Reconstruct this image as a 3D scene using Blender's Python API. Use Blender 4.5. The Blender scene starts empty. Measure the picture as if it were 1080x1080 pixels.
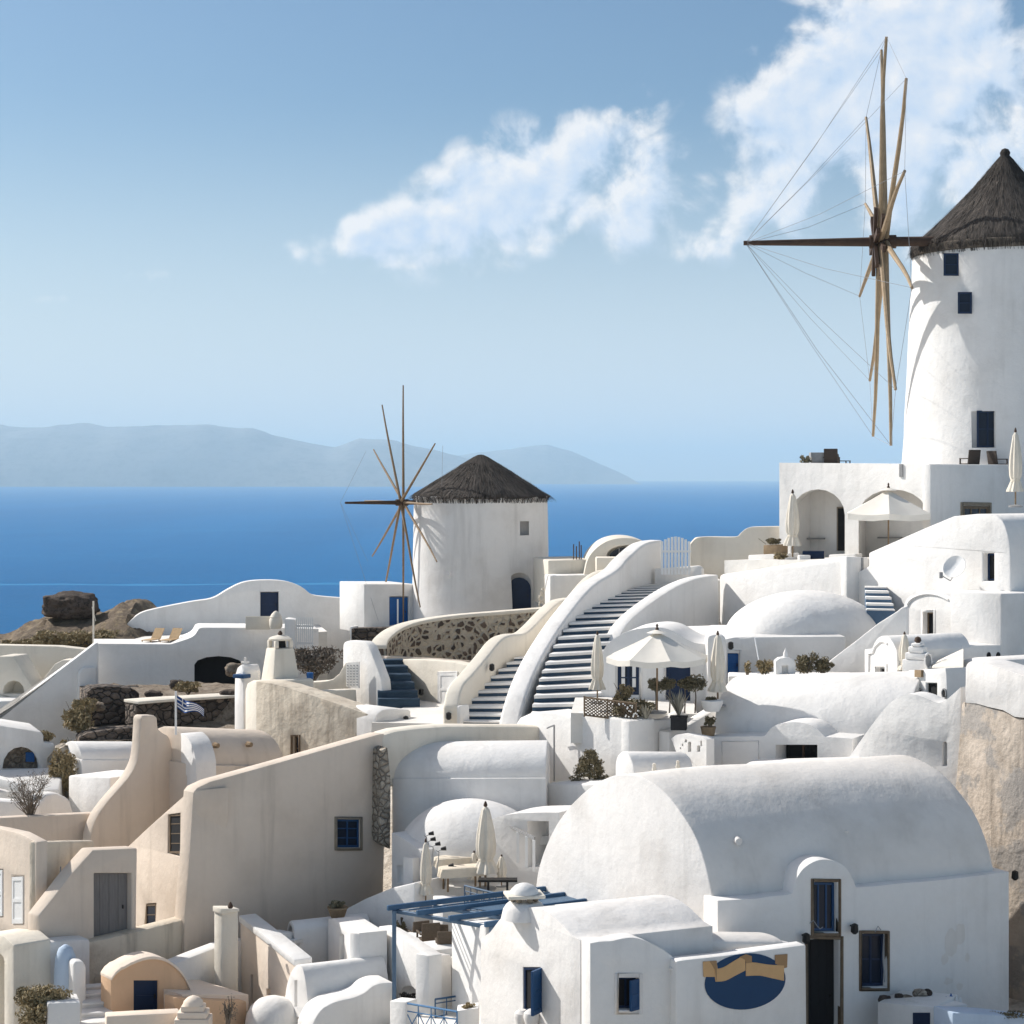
import bpy, bmesh, math, random
from mathutils import Vector, Matrix, noise as mnoise
from mathutils.geometry import tessellate_polygon
R = math.radians
rng = random.Random(7)
S = bpy.context.scene
COL = S.collection

# ------------------------------------------------------------------ camera, sun, sky, exposure
F = 2000.0 / 1080.0            # focal length in frame widths
HOR = 502.0                    # picture row of the true horizon
cam_d = bpy.data.cameras.new("camera")
cam = bpy.data.objects.new("camera", cam_d); COL.objects.link(cam)
cam.location = (0, 0, 0); cam.rotation_euler = (R(90), 0, 0)
cam_d.sensor_width = 36; cam_d.lens = 36 * F
cam_d.shift_y = (HOR - 540) / 1080.0
cam_d.clip_start = 0.5; cam_d.clip_end = 120000
S.camera = cam

SUN_EL, SUN_BACK = 37.5, 29.5                    # height; how far behind the left-hand side it stands
sun_dir = Vector((-math.cos(R(SUN_BACK)) * math.cos(R(SUN_EL)), math.sin(R(SUN_BACK)) * math.cos(R(SUN_EL)), math.sin(R(SUN_EL))))
sun_d = bpy.data.lights.new("sun", 'SUN'); sun_d.energy = 4.4; sun_d.angle = R(0.53); sun_d.color = (1.0, 0.972, 0.925)
sun = bpy.data.objects.new("sun", sun_d); COL.objects.link(sun)
sun.rotation_euler = sun_dir.to_track_quat('Z', 'Y').to_euler(); sun.location = (-60, 40, 60)

world = bpy.data.worlds.new("World"); S.world = world; world.use_nodes = True
def nd(nt, typ, **kw):
    n = nt.nodes.new(typ)
    for k, v in kw.items():
        if k.startswith('i_'): n.inputs[int(k[2:]) if k[2:].isdigit() else k[2:].replace('_', ' ')].default_value = v
        else: setattr(n, k, v)
    return n
def math_n(nt, op, a, b=None, clamp=False):
    n = nt.nodes.new('ShaderNodeMath'); n.operation = op; n.use_clamp = clamp
    for i, v in enumerate((a, b)):
        if v is None: continue
        if isinstance(v, (int, float)): n.inputs[i].default_value = v
        else: nt.links.new(v, n.inputs[i])
    return n.outputs[0]
def mixc(nt, fac, a, b):
    n = nt.nodes.new('ShaderNodeMix'); n.data_type = 'RGBA'
    for i, v in ((0, fac), (6, a), (7, b)):
        if isinstance(v, (int, float)): n.inputs[i].default_value = v
        elif isinstance(v, tuple): n.inputs[i].default_value = v if len(v) == 4 else (*v, 1)
        else: nt.links.new(v, n.inputs[i])
    return n.outputs[2]

def build_sky():
    nt = world.node_tree; nt.nodes.clear(); L = nt.links.new
    out = nd(nt, 'ShaderNodeOutputWorld'); bg = nd(nt, 'ShaderNodeBackground'); L(bg.outputs[0], out.inputs[0])
    sky = nd(nt, 'ShaderNodeTexSky'); sky.sky_type = 'NISHITA'; sky.sun_disc = False
    sky.sun_elevation = R(SUN_EL); sky.sun_rotation = math.atan2(sun_dir.x, sun_dir.y); sky.altitude = 150
    sky.air_density = 1.0; sky.dust_density = 1.6; sky.ozone_density = 1.0
    bg.inputs[1].default_value = 0.11
    tc = nd(nt, 'ShaderNodeTexCoord'); sep = nd(nt, 'ShaderNodeSeparateXYZ'); L(tc.outputs['Generated'], sep.inputs[0])
    # the bearing and the slope of the line of sight: clouds stand at fixed bearings in the sky
    ydiv = math_n(nt, 'MAXIMUM', sep.outputs[1], 0.05)
    u = math_n(nt, 'DIVIDE', sep.outputs[0], ydiv); v = math_n(nt, 'DIVIDE', sep.outputs[2], ydiv)
    comb = nd(nt, 'ShaderNodeCombineXYZ'); L(u, comb.inputs[0]); L(v, comb.inputs[1])
    def px(x): return (x - 540) / 2000.0
    def py(y): return (HOR - y) / 2000.0
    # (centre, half width, half height, tilt, weight)
    blobs = [((545, 200), 140, 66, 26, 1.0), ((432, 245), 112, 36, 12, .9), ((672, 200), 95, 80, 8, .62), ((340, 268), 66, 22, 0, .55),
             ((935, 85), 170, 100, 32, 1.2), ((1010, 180), 150, 95, 0, .85), ((810, 185), 120, 62, 24, .85), ((900, 60), 90, 70, 40, .6), ((1060, 60), 110, 90, 0, .7),
             ((640, 140), 95, 44, 30, .62), ((150, 292), 55, 13, 0, .45), ((60, 316), 40, 9, 0, .36), ((760, 250), 110, 40, 0, .55), ((480, 268), 80, 22, 4, .7), ((865, 0), 50, 14, 0, .5)]
    def density(offx, offy, tag):
        sh = nd(nt, 'ShaderNodeVectorMath', operation='ADD'); L(comb.outputs[0], sh.inputs[0]); sh.inputs[1].default_value = (offx, offy, 0)
        # broad masses
        s2 = nd(nt, 'ShaderNodeSeparateXYZ'); L(sh.outputs[0], s2.inputs[0])
        tot = None
        for (cx, cy), a, b, ang, w in blobs:
            ca, sa = math.cos(R(ang)), math.sin(R(ang))
            dx = math_n(nt, 'SUBTRACT', s2.outputs[0], px(cx)); dy = math_n(nt, 'SUBTRACT', s2.outputs[1], py(cy))
            e1 = math_n(nt, 'ADD', math_n(nt, 'MULTIPLY', dx, ca * 2000 / a), math_n(nt, 'MULTIPLY', dy, sa * 2000 / a))
            e2 = math_n(nt, 'ADD', math_n(nt, 'MULTIPLY', dx, -sa * 2000 / b), math_n(nt, 'MULTIPLY', dy, ca * 2000 / b))
            r2 = math_n(nt, 'ADD', math_n(nt, 'MULTIPLY', e1, e1), math_n(nt, 'MULTIPLY', e2, e2))
            g = math_n(nt, 'MULTIPLY', math_n(nt, 'EXPONENT', math_n(nt, 'MULTIPLY', r2, -0.9)), w)
            tot = g if tot is None else math_n(nt, 'MAXIMUM', tot, g)
        nz = nd(nt, 'ShaderNodeTexNoise'); nz.inputs['Scale'].default_value = 24; nz.inputs['Detail'].default_value = 12; nz.inputs['Roughness'].default_value = .62
        nz.inputs['Distortion'].default_value = .25
        L(sh.outputs[0], nz.inputs['Vector'])
        # heaped, cauliflower like billows on the broad masses
        wv = nd(nt, 'ShaderNodeVectorMath', operation='MULTIPLY_ADD'); L(nz.outputs['Color'], wv.inputs[0]); wv.inputs[1].default_value = (.012,) * 3; L(sh.outputs[0], wv.inputs[2])
        bil = None
        for sc_, wt_ in ((34, .6), (88, .22)):
            vo = nd(nt, 'ShaderNodeTexVoronoi', feature='SMOOTH_F1', voronoi_dimensions='2D'); vo.inputs['Scale'].default_value = sc_; vo.inputs['Smoothness'].default_value = .25; L(wv.outputs[0], vo.inputs['Vector'])
            b_ = math_n(nt, 'MULTIPLY', math_n(nt, 'SUBTRACT', .55, vo.outputs['Distance']), wt_)
            bil = b_ if bil is None else math_n(nt, 'ADD', bil, b_)
        env = nd(nt, 'ShaderNodeMapRange', interpolation_type='SMOOTHSTEP'); L(tot, env.inputs[0]); env.inputs[1].default_value = .1; env.inputs[2].default_value = .5; env.inputs[3].default_value = .15
        hgt = math_n(nt, 'MULTIPLY', math_n(nt, 'ADD', math_n(nt, 'MULTIPLY', bil, 1.05), math_n(nt, 'MULTIPLY', math_n(nt, 'SUBTRACT', nz.outputs[0], .5), 2.3)), env.outputs[0])
        d = math_n(nt, 'ADD', math_n(nt, 'MULTIPLY', tot, 1.2), hgt)
        mr = nd(nt, 'ShaderNodeMapRange', interpolation_type='SMOOTHSTEP'); L(d, mr.inputs[0]); mr.inputs[1].default_value = .40; mr.inputs[2].default_value = 1.02
        return mr.outputs[0], hgt
    (d0, n0), (d1, n1) = density(0, 0, 'a'), density(-0.006, 0.008, 'b')       # second sample: what lies between here and the sun
    lit = math_n(nt, 'ADD', math_n(nt, 'SUBTRACT', .80, math_n(nt, 'MULTIPLY', d1, .42)), math_n(nt, 'MULTIPLY', math_n(nt, 'SUBTRACT', n0, n1), .95), True)
    ccol = mixc(nt, lit, (4.5, 5.5, 6.9), (7.3, 7.25, 7.3))
    # a veil of moisture that whitens the low sky
    el = math_n(nt, 'DIVIDE', sep.outputs[2], math_n(nt, 'MAXIMUM', math_n(nt, 'SQRT', math_n(nt, 'ADD', math_n(nt, 'MULTIPLY', sep.outputs[0], sep.outputs[0]), math_n(nt, 'MULTIPLY', sep.outputs[1], sep.outputs[1]))), .001))
    hz = nd(nt, 'ShaderNodeMapRange', interpolation_type='SMOOTHSTEP'); L(el, hz.inputs[0]); hz.inputs[1].default_value = .21; hz.inputs[2].default_value = .0
    hz.inputs[3].default_value = .0; hz.inputs[4].default_value = .85
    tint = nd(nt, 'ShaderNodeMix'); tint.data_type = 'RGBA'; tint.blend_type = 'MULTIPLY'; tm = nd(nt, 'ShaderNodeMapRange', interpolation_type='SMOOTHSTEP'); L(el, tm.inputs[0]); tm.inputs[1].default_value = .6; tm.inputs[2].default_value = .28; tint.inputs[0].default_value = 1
    L(sky.outputs[0], tint.inputs[6]); L(mixc(nt, tm.outputs[0], (1.22, 1.04, .87), (.50, .635, .735)), tint.inputs[7])  # sky above the view is tinted warm, added to warm the shaded walls
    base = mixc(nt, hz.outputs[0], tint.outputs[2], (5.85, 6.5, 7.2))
    fin = mixc(nt, math_n(nt, 'MULTIPLY', d0, .9), base, ccol)
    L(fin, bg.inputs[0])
build_sky()
S.view_settings.view_transform = 'Standard'; S.view_settings.look = 'None'; S.view_settings.exposure = 0.31; S.view_settings.gamma = 1.0
S.view_settings.use_curve_mapping = False
S.cycles.use_denoising = True
S.cycles.max_bounces = 8; S.cycles.diffuse_bounces = 4; S.cycles.volume_bounces = 4
S.cycles.sample_clamp_indirect = 6

# ------------------------------------------------------------------ materials
def new_mat(name):
    m = bpy.data.materials.new(name); m.use_nodes = True
    nt = m.node_tree; b = nt.nodes['Principled BSDF']
    b.inputs['Roughness'].default_value = .9; b.inputs['Specular IOR Level'].default_value = .25
    return m, nt, b
def wpos(nt, scale=(1, 1, 1), rot=(0, 0, 0)):
    g = nd(nt, 'ShaderNodeNewGeometry'); mp = nd(nt, 'ShaderNodeMapping'); mp.inputs['Scale'].default_value = scale; mp.inputs['Rotation'].default_value = rot
    nt.links.new(g.outputs['Position'], mp.inputs[0]); return mp.outputs[0]
def noise_n(nt, vec, scale, detail=5, rough=.55, lo=None, hi=None):
    n = nd(nt, 'ShaderNodeTexNoise'); n.inputs['Scale'].default_value = scale; n.inputs['Detail'].default_value = detail; n.inputs['Roughness'].default_value = rough
    nt.links.new(vec, n.inputs['Vector']); o = n.outputs[0]
    if lo is not None:
        mr = nd(nt, 'ShaderNodeMapRange', interpolation_type='SMOOTHSTEP'); nt.links.new(o, mr.inputs[0]); mr.inputs[1].default_value = lo; mr.inputs[2].default_value = hi; o = mr.outputs[0]
    return o
def bump(nt, b, h, strength, dist):
    n = nd(nt, 'ShaderNodeBump'); n.inputs['Strength'].default_value = strength; n.inputs['Distance'].default_value = dist
    nt.links.new(h, n.inputs['Height']); nt.links.new(n.outputs[0], b.inputs['Normal'])
def plaster(name, base, dirt, amt=.5, streak=.25, rough_bump=.35, dirt_scale=.45, patch=None, patch_lo=.6):
    m, nt, b = new_mat(name)
    w = wpos(nt)
    c = mixc(nt, math_n(nt, 'MULTIPLY', noise_n(nt, w, dirt_scale, 7, .6, .42, .78), amt), base, dirt)
    st = noise_n(nt, wpos(nt, (1.9, 1.9, .16)), 1.0, 5, .6, .5, .8)
    c = mixc(nt, math_n(nt, 'MULTIPLY', st, streak), c, tuple(x * .62 for x in dirt))
    fine = noise_n(nt, w, 5.0, 6, .65, .3, .75)
    c = mixc(nt, math_n(nt, 'MULTIPLY', fine, .10), c, tuple(x * .7 for x in base))
    if patch:
        pt = noise_n(nt, w, .8, 8, .62, patch_lo, patch_lo + .07)
        c = mixc(nt, math_n(nt, 'MULTIPLY', pt, .8), c, patch)
    nt.links.new(c, b.inputs['Base Color'])
    h = math_n(nt, 'ADD', math_n(nt, 'MULTIPLY', noise_n(nt, w, 1.1, 4, .5), 1.0), math_n(nt, 'MULTIPLY', noise_n(nt, w, 6.0, 7, .62), .28))
    bump(nt, b, h, rough_bump, .16)
    return m
def rubble(name, stone_a, stone_b, mortar, scale, joint=.07, squash=1.0, bstr=.9):
    m, nt, b = new_mat(name)
    w = wpos(nt, (1, 1, squash))
    wob = nd(nt, 'ShaderNodeTexNoise'); wob.inputs['Scale'].default_value = 1.7; nt.links.new(w, wob.inputs['Vector'])
    va = nd(nt, 'ShaderNodeVectorMath', operation='MULTIPLY_ADD'); nt.links.new(wob.outputs['Color'], va.inputs[0]); va.inputs[1].default_value = (.35,) * 3; nt.links.new(w, va.inputs[2])
    v1 = nd(nt, 'ShaderNodeTexVoronoi', feature='DISTANCE_TO_EDGE'); v1.inputs['Scale'].default_value = scale; nt.links.new(va.outputs[0], v1.inputs['Vector'])
    v2 = nd(nt, 'ShaderNodeTexVoronoi'); v2.inputs['Scale'].default_value = scale; nt.links.new(va.outputs[0], v2.inputs['Vector'])
    bw = nd(nt, 'ShaderNodeRGBToBW'); nt.links.new(v2.outputs['Color'], bw.inputs[0])
    c = mixc(nt, bw.outputs[0], stone_a, stone_b)
    c = mixc(nt, math_n(nt, 'MULTIPLY', noise_n(nt, w, 9, 5, .6, .35, .75), .4), c, tuple(x * .45 for x in stone_a))
    e = nd(nt, 'ShaderNodeMapRange', interpolation_type='SMOOTHSTEP'); nt.links.new(v1.outputs['Distance'], e.inputs[0]); jn = math_n(nt, 'MULTIPLY_ADD', noise_n(nt, w, 1.4, 4, .6, .3, .7), 1.1); jn.node.inputs[2].default_value = .5
    nt.links.new(math_n(nt, 'MULTIPLY', jn, joint), e.inputs[1]); nt.links.new(math_n(nt, 'MULTIPLY', jn, joint * 1.7), e.inputs[2])
    c = mixc(nt, e.outputs[0], mortar, c)
    nt.links.new(c, b.inputs['Base Color'])
    h = math_n(nt, 'ADD', math_n(nt, 'MULTIPLY', math_n(nt, 'MINIMUM', v1.outputs['Distance'], .25), 3.0), math_n(nt, 'MULTIPLY', noise_n(nt, w, 10, 5), .5))
    bump(nt, b, h, bstr, .12)
    return m
def simple(name, col, rough=.6, var=.25, scale=6.0, spec=.3, metal=0.0, stretch=(1, 1, 1), bstr=.15):
    m, nt, b = new_mat(name); b.inputs['Roughness'].default_value = rough; b.inputs['Specular IOR Level'].default_value = spec; b.inputs['Metallic'].default_value = metal
    tc = nd(nt, 'ShaderNodeTexCoord'); mp = nd(nt, 'ShaderNodeMapping'); mp.inputs['Scale'].default_value = stretch
    nt.links.new(tc.outputs['Object'], mp.inputs[0])
    n = noise_n(nt, mp.outputs[0], scale, 6, .6, .3, .75)
    c = mixc(nt, math_n(nt, 'MULTIPLY', n, var), col, tuple(x * .4 for x in col))
    nt.links.new(c, b.inputs['Base Color'])
    if bstr: bump(nt, b, n, bstr, .02)
    return m
M = {}
M['white'] = plaster('whitewash', (.81, .79, .76), (.60, .57, .53), .5, .22)
M['whiteold'] = plaster('weathered whitewash', (.77, .745, .715), (.52, .485, .445), .6, .30, .32, patch=(.48, .46, .43), patch_lo=.70)
M['vault'] = plaster('grey vault plaster', (.76, .725, .68), (.56, .52, .47), .6, .2, .28)
M['cream'] = plaster('cream plaster', (.74, .685, .59), (.55, .48, .38), .45, .25)
M['beige'] = plaster('beige plaster', (.70, .60, .50), (.52, .43, .345), .5, .35, .3)
M['stain'] = plaster('stained plaster', (.66, .585, .475), (.36, .29, .22), .75, .75, .7, .7, (.25, .22, .185), .66)
M['ruin'] = plaster('flaking ruin plaster', (.52, .445, .37), (.30, .25, .20), 1.0, .9, 1.0, .6, (.30, .28, .26), .50)
M['peach'] = plaster('peach plaster', (.78, .57, .41), (.60, .42, .28), .35, .2)
M['peachpale'] = plaster('pale peach plaster', (.82, .70, .58), (.72, .56, .44), .3, .15)
M['orange'] = plaster('orange plaster', (.70, .47, .30), (.54, .34, .2), .4, .2)
M['blueshade'] = plaster('pale blue plaster', (.50, .60, .72), (.35, .45, .58), .4, .2)
M['pave'] = plaster('terrace screed', (.74, .715, .67), (.5, .47, .42), .5, .0, .4)
M['lava'] = rubble('dry lava stone', (.08, .065, .055), (.23, .185, .15), (.04, .034, .03), 2.3, .05, 1.5, 1.0)
M['lavawall'] = rubble('lava stones in mortar', (.045, .04, .038), (.20, .145, .11), (.54, .475, .38), 3.0, .135, 1.0, 1.0)
M['rubble'] = rubble('mixed rubble', (.15, .12, .09), (.40, .34, .27), (.22, .18, .14), 3.2, .05, 1.3, 1.0)
M['palerubble'] = rubble('pale rubble', (.34, .29, .23), (.58, .51, .42), (.22, .19, .155), 3.2, .05, 1.3, 1.0)
M['navy'] = simple('navy paint', (.006, .022, .065), .45, .3)
M['stepblue'] = simple('blue step paint', (.034, .068, .11), .65, .45, 3)
M['blue'] = simple('blue paint', (.012, .062, .165), .45, .3, 4)
M['midblue'] = simple('bright blue paint', (.012, .105, .33), .45, .3)
M['pergola'] = simple('weathered blue paint', (.04, .105, .20), .5, .35, 3)
M['steel'] = simple('slate blue paint', (.10, .165, .25), .5, .3, 3)
M['railblue'] = simple('light blue paint', (.10, .24, .44), .4, .2)
M['dark'] = simple('dark interior', (.012, .012, .014), .8, .3)  # near-black paint; in the cave and openings it stands for shade
M['black'] = simple('black metal', (.015, .014, .014), .45, .3)
M['glass'] = simple('window glass', (.008, .016, .034), .25, .1, 2, .25, bstr=0)
M['greydoor'] = simple('grey boarded door', (.20, .19, .185), .7, .4, 3, stretch=(6, 6, .6))
M['wood'] = simple('weathered timber', (.27, .185, .11), .7, .5, 3, stretch=(2, 2, 2))
M['darkwood'] = simple('dark timber', (.075, .045, .03), .7, .5, 3)
M['palewood'] = simple('sun bleached timber', (.36, .265, .165), .7, .4, 3)
M['frame'] = simple('bare wood frame', (.20, .145, .095), .75, .5, 5)
M['stoneframe'] = simple('stone frame', (.30, .25, .19), .85, .4, 5)
M['canvas'] = simple('cream canvas', (.72, .66, .56), .85, .2, 2)
M['canvaswhite'] = simple('off white canvas', (.78, .735, .655), .85, .12, 2)
M['wicker'] = simple('dark wicker', (.06, .045, .036), .7, .6, 30)
M['wickerbrown'] = simple('brown wicker', (.13, .098, .07), .7, .5, 30)
M['cloth'] = simple('white cloth', (.8, .79, .77), .85, .1)
M['creamcloth'] = simple('cream cloth', (.72, .64, .52), .85, .2)
M['whitemetal'] = simple('white painted metal', (.78, .78, .77), .5, .1)
M['grey'] = simple('grey metal', (.30, .30, .30), .5, .3)
M['terracotta'] = simple('clay pot', (.30, .215, .13), .8, .4)
M['terradark'] = simple('black planter', (.02, .02, .022), .7, .4)
M['rope'] = simple('rope', (.32, .33, .35), .9, .2)
M['leaf'] = simple('dusty leaves', (.21, .175, .10), .7, .5, 1.8)
M['scrub'] = simple('dry scrub', (.36, .285, .16), .8, .5, 1.5)
M['leafgreen'] = simple('olive leaves', (.22, .195, .125), .65, .5, 2)
M['bare'] = simple('bare twigs', (.20, .165, .13), .8, .4)
M['agave'] = simple('grey agave', (.29, .275, .225), .6, .4, 3)
M['flagblue'] = simple('flag blue', (.015, .06, .22), .8, .1)
M['signblue'] = simple('sign blue', (.004, .045, .125), .5, .12, 3)
M['ribbon'] = simple('sign ribbon', (.62, .39, .19), .6, .15, 3)
M['ribbonback'] = simple('sign ribbon fold', (.36, .22, .11), .6, .15, 3)
M['lounger'] = simple('tan canvas', (.52, .36, .2), .8, .3)

def thatch_mat(name, a, b_):
    m, nt, b = new_mat(name)
    tc = nd(nt, 'ShaderNodeTexCoord'); 
    sep = nd(nt, 'ShaderNodeSeparateXYZ'); nt.links.new(tc.outputs['Object'], sep.inputs[0])
    ang = math_n(nt, 'ARCTAN2', sep.outputs[1], sep.outputs[0])
    cb = nd(nt, 'ShaderNodeCombineXYZ'); nt.links.new(math_n(nt, 'MULTIPLY', ang, 16), cb.inputs[0]); nt.links.new(math_n(nt, 'MULTIPLY', sep.outputs[2], .9), cb.inputs[1])
    n1 = noise_n(nt, cb.outputs[0], 2.0, 8, .7, .3, .72)
    n2 = noise_n(nt, tc.outputs['Object'], 1.1, 6, .6, .35, .7)
    c = mixc(nt, n1, a, b_); c = mixc(nt, math_n(nt, 'MULTIPLY', n2, .6), c, tuple(x * .45 for x in a))
    nt.links.new(c, b.inputs['Base Color']); bump(nt, b, n1, 1.0, .12)
    return m
M['thatch'] = thatch_mat('old thatch', (.05, .043, .039), (.17, .145, .125))
M['thatchpale'] = thatch_mat('straw eaves', (.17, .14, .11), (.34, .29, .235))

def ground_mat(name, cols, scale):
    m, nt, b = new_mat(name); w = wpos(nt)
    c = mixc(nt, noise_n(nt, w, scale, 8, .65, .35, .68), cols[0], cols[1])
    c = mixc(nt, noise_n(nt, w, scale * 5, 8, .7, .48, .62), c, cols[2])
    c = mixc(nt, math_n(nt, 'MULTIPLY', noise_n(nt, w, scale * 17, 6, .7, .45, .7), .5), c, tuple(x * .4 for x in cols[0]))
    nt.links.new(c, b.inputs['Base Color'])
    bump(nt, b, noise_n(nt, w, scale * 6, 9, .7), 1.0, .3)
    return m
M['rock'] = ground_mat('volcanic headland', ((.15, .115, .085), (.24, .185, .13), (.30, .235, .15)), .4)
M['dirt'] = ground_mat('dry earth', ((.30, .24, .18), (.40, .34, .27), (.20, .155, .115)), .5)
M['ground'] = ground_mat('pale stony ground', ((.60, .54, .46), (.68, .63, .56), (.45, .40, .33)), .3)
M['boulder'] = ground_mat('dark boulder', ((.10, .078, .064), (.19, .145, .115), (.065, .052, .045)), .6)
M['island'] = ground_mat('far island', ((.26, .27, .27), (.32, .31, .29), (.22, .23, .22)), .0006)
def sea_mat():
    m, nt, b = new_mat('sea water'); w = wpos(nt)
    n = noise_n(nt, wpos(nt, (.0016, .0002, 1)), 1.0, 6, .6, .3, .7)
    c = mixc(nt, n, (.001, .155, .42), (.002, .185, .48))
    n2 = noise_n(nt, wpos(nt, (.0006, .003, 1)), 1.0, 4, .5, .5, .75)
    c = mixc(nt, math_n(nt, 'MULTIPLY', n2, .3), c, (.012, .225, .52))
    n3 = noise_n(nt, wpos(nt, (.012, .03, 1)), 1.0, 9, .75, .35, .7); c = mixc(nt, math_n(nt, 'MULTIPLY', n3, .22), c, (.002, .10, .30))
    nt.links.new(c, b.inputs['Base Color']); b.inputs['Roughness'].default_value = .45; b.inputs['Specular IOR Level'].default_value = .05; b.inputs['IOR'].default_value = 1.33
    bump(nt, b, noise_n(nt, wpos(nt, (.02, .05, 1)), 1.0, 10, .75), 1.0, 12.0)
    return m
M['sea'] = sea_mat()
M['wake'] = simple('sea wake', (.010, .20, .45), .5, .3, .02, .05, bstr=0)

# ------------------------------------------------------------------ geometry helpers
WL = {}                                        # world position of every object's origin
def P(px, py, d): return Vector(((px - 540) / 2000.0 * d, d, (HOR - py) / 2000.0 * d))
class Plane:
    """upright plane through two picture columns at their distances"""
    def __init__(s, A, B):
        s.a = P(A[0], HOR, A[1]); s.b = P(B[0], HOR, B[1]); s.u = (s.b - s.a).normalized()
        s.n = Vector((-s.u.y, s.u.x, 0))       # pointing away from the camera
        if s.n.y < 0: s.n = -s.n
    def pt(s, px, py, off=0.0):
        rx, rz = (px - 540) / 2000.0, (HOR - py) / 2000.0
        e = s.b - s.a; a = s.a
        d = (a.x * e.y - a.y * e.x) / (rx * e.y - e.x)
        return Vector((rx * d, d, rz * d)) + s.n * off
def sm(pts, n=5, closed=False):
    """round a polyline (Catmull-Rom)"""
    out = []; N = len(pts)
    for i in range(N - 1):
        p0, p1, p2, p3 = pts[max(i - 1, 0)], pts[i], pts[i + 1], pts[min(i + 2, N - 1)]
        for k in range(n):
            t = k / n
            out.append(tuple(.5 * (2 * b + (c - a) * t + (2 * a - 5 * b + 4 * c - d) * t * t + (3 * b - a - 3 * c + d) * t ** 3) for a, b, c, d in zip(p0, p1, p2, p3)))
    out.append(tuple(pts[-1])); return out
def props(o, label=None, cat=None, group=None, kind=None):
    if label: o['label'] = label
    if cat: o['category'] = cat
    if group: o['group'] = group
    if kind: o['kind'] = kind
    return o
def fin(bm, name, mat, parent=None, label=None, cat=None, group=None, kind=None, smooth=38, bev=0, seg=2, origin=None, mods=None):
    if isinstance(mat, str): mat = M[mat]
    bmesh.ops.remove_doubles(bm, verts=bm.verts, dist=1e-4)
    bmesh.ops.recalc_face_normals(bm, faces=bm.faces)
    if bev:
        es = [e for e in bm.edges if len(e.link_faces) == 2 and e.calc_face_angle(0) > R(32)]
        if es: bmesh.ops.bevel(bm, geom=es, offset=bev, offset_type='OFFSET', segments=seg, profile=.5, affect='EDGES', clamp_overlap=True)
    if origin is None:
        mn = Vector((1e9,) * 3); mx = Vector((-1e9,) * 3)
        for v in bm.verts:
            for i in range(3): mn[i] = min(mn[i], v.co[i]); mx[i] = max(mx[i], v.co[i])
        origin = Vector(((mn.x + mx.x) / 2, (mn.y + mx.y) / 2, mn.z))
    for v in bm.verts: v.co -= origin
    me = bpy.data.meshes.new(name); bm.to_mesh(me); bm.free()
    if isinstance(mat, (list, tuple)):
        for m_ in mat: me.materials.append(M[m_] if isinstance(m_, str) else m_)
    else: me.materials.append(mat)
    if smooth:
        for p in me.polygons: p.use_smooth = True
        me.set_sharp_from_angle(angle=R(smooth))
    o = bpy.data.objects.new(name, me); COL.objects.link(o)
    WL[o] = Vector(origin)
    if parent is not None: o.parent = parent; o.location = Vector(origin) - WL[parent]
    else: o.location = origin
    return props(o, label, cat, group, kind)
def thing(name, label, cat, loc, group=None):
    o = bpy.data.objects.new(name, None); COL.objects.link(o); o.location = loc; WL[o] = Vector(loc); o.empty_display_size = .3
    return props(o, label, cat, group)
def prism_bm(loop, vec, holes=(), bm=None):
    """closed body: the outline 'loop' pushed along vec; holes = [(loop, depth)] are recesses in the front"""
    bm = bm or bmesh.new()
    allp = [list(loop)] + [list(h[0]) for h in holes]
    fv = [[bm.verts.new(p) for p in l] for l in allp]
    flat = [v for l in fv for v in l]
    if holes:
        for t in tessellate_polygon(allp):
            try: bm.faces.new([flat[i] for i in t])
            except ValueError: pass
    else: bm.faces.new(fv[0])
    bv = [bm.verts.new(Vector(p) + vec) for p in loop]; bm.faces.new(list(reversed(bv)))
    n = len(loop)
    for i in range(n): bm.faces.new((fv[0][i], bv[i], bv[(i + 1) % n], fv[0][(i + 1) % n]))
    for (h, dep), hv in zip(holes, fv[1:]):
        dv = vec.normalized() * dep if not isinstance(dep, Vector) else dep
        hb = [bm.verts.new(Vector(p) + dv) for p in h]; bm.faces.new(hb); k = len(h)
        for i in range(k): bm.faces.new((hv[i], hb[i], hb[(i + 1) % k], hv[(i + 1) % k]))
    return bm
def rect(x0, y0, x1, y1): return [(x0, y0), (x1, y0), (x1, y1), (x0, y1)]
def archpx(x0, y0, x1, y1, n=8, k=None):
    """round-headed opening in picture units: y0 crown, y1 sill"""
    r = (x1 - x0) / 2; c = (x0 + x1) / 2; h = k or r
    return [(x0, y1)] + [(c - r * math.cos(math.pi * i / n), y0 + h - h * math.sin(math.pi * i / n)) for i in range(n + 1)] + [(x1, y1)]
def W(name, A, B, outline, t, mat, holes=(), vec=None, bev=.07, parent=None, label=None, cat=None, group=None, kind=None):
    """a wall or a block: outline in picture units on the upright plane A-B, t metres thick"""
    pl = Plane(A, B); vec = Vector(vec) if vec is not None else pl.n * t
    loop = [pl.pt(*q) for q in outline]
    bm = prism_bm(loop, vec, [([pl.pt(*q) for q in h[0]], (h[1] if isinstance(h[1], Vector) else pl.n * h[1])) for h in holes])
    o = fin(bm, name, mat, parent, label, cat, group, kind, bev=bev)
    o_pl[o] = pl
    return o
o_pl = {}
def box(bm, c, u, v, w):
    """box from corner c and three edge vectors"""
    c, u, v, w = map(Vector, (c, u, v, w))
    vs = [bm.verts.new(c + u * i + v * j + w * k) for k in (0, 1) for j in (0, 1) for i in (0, 1)]
    for f in ((0, 2, 3, 1), (4, 5, 7, 6), (0, 1, 5, 4), (2, 6, 7, 3), (0, 4, 6, 2), (1, 3, 7, 5)): bm.faces.new([vs[i] for i in f])
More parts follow.
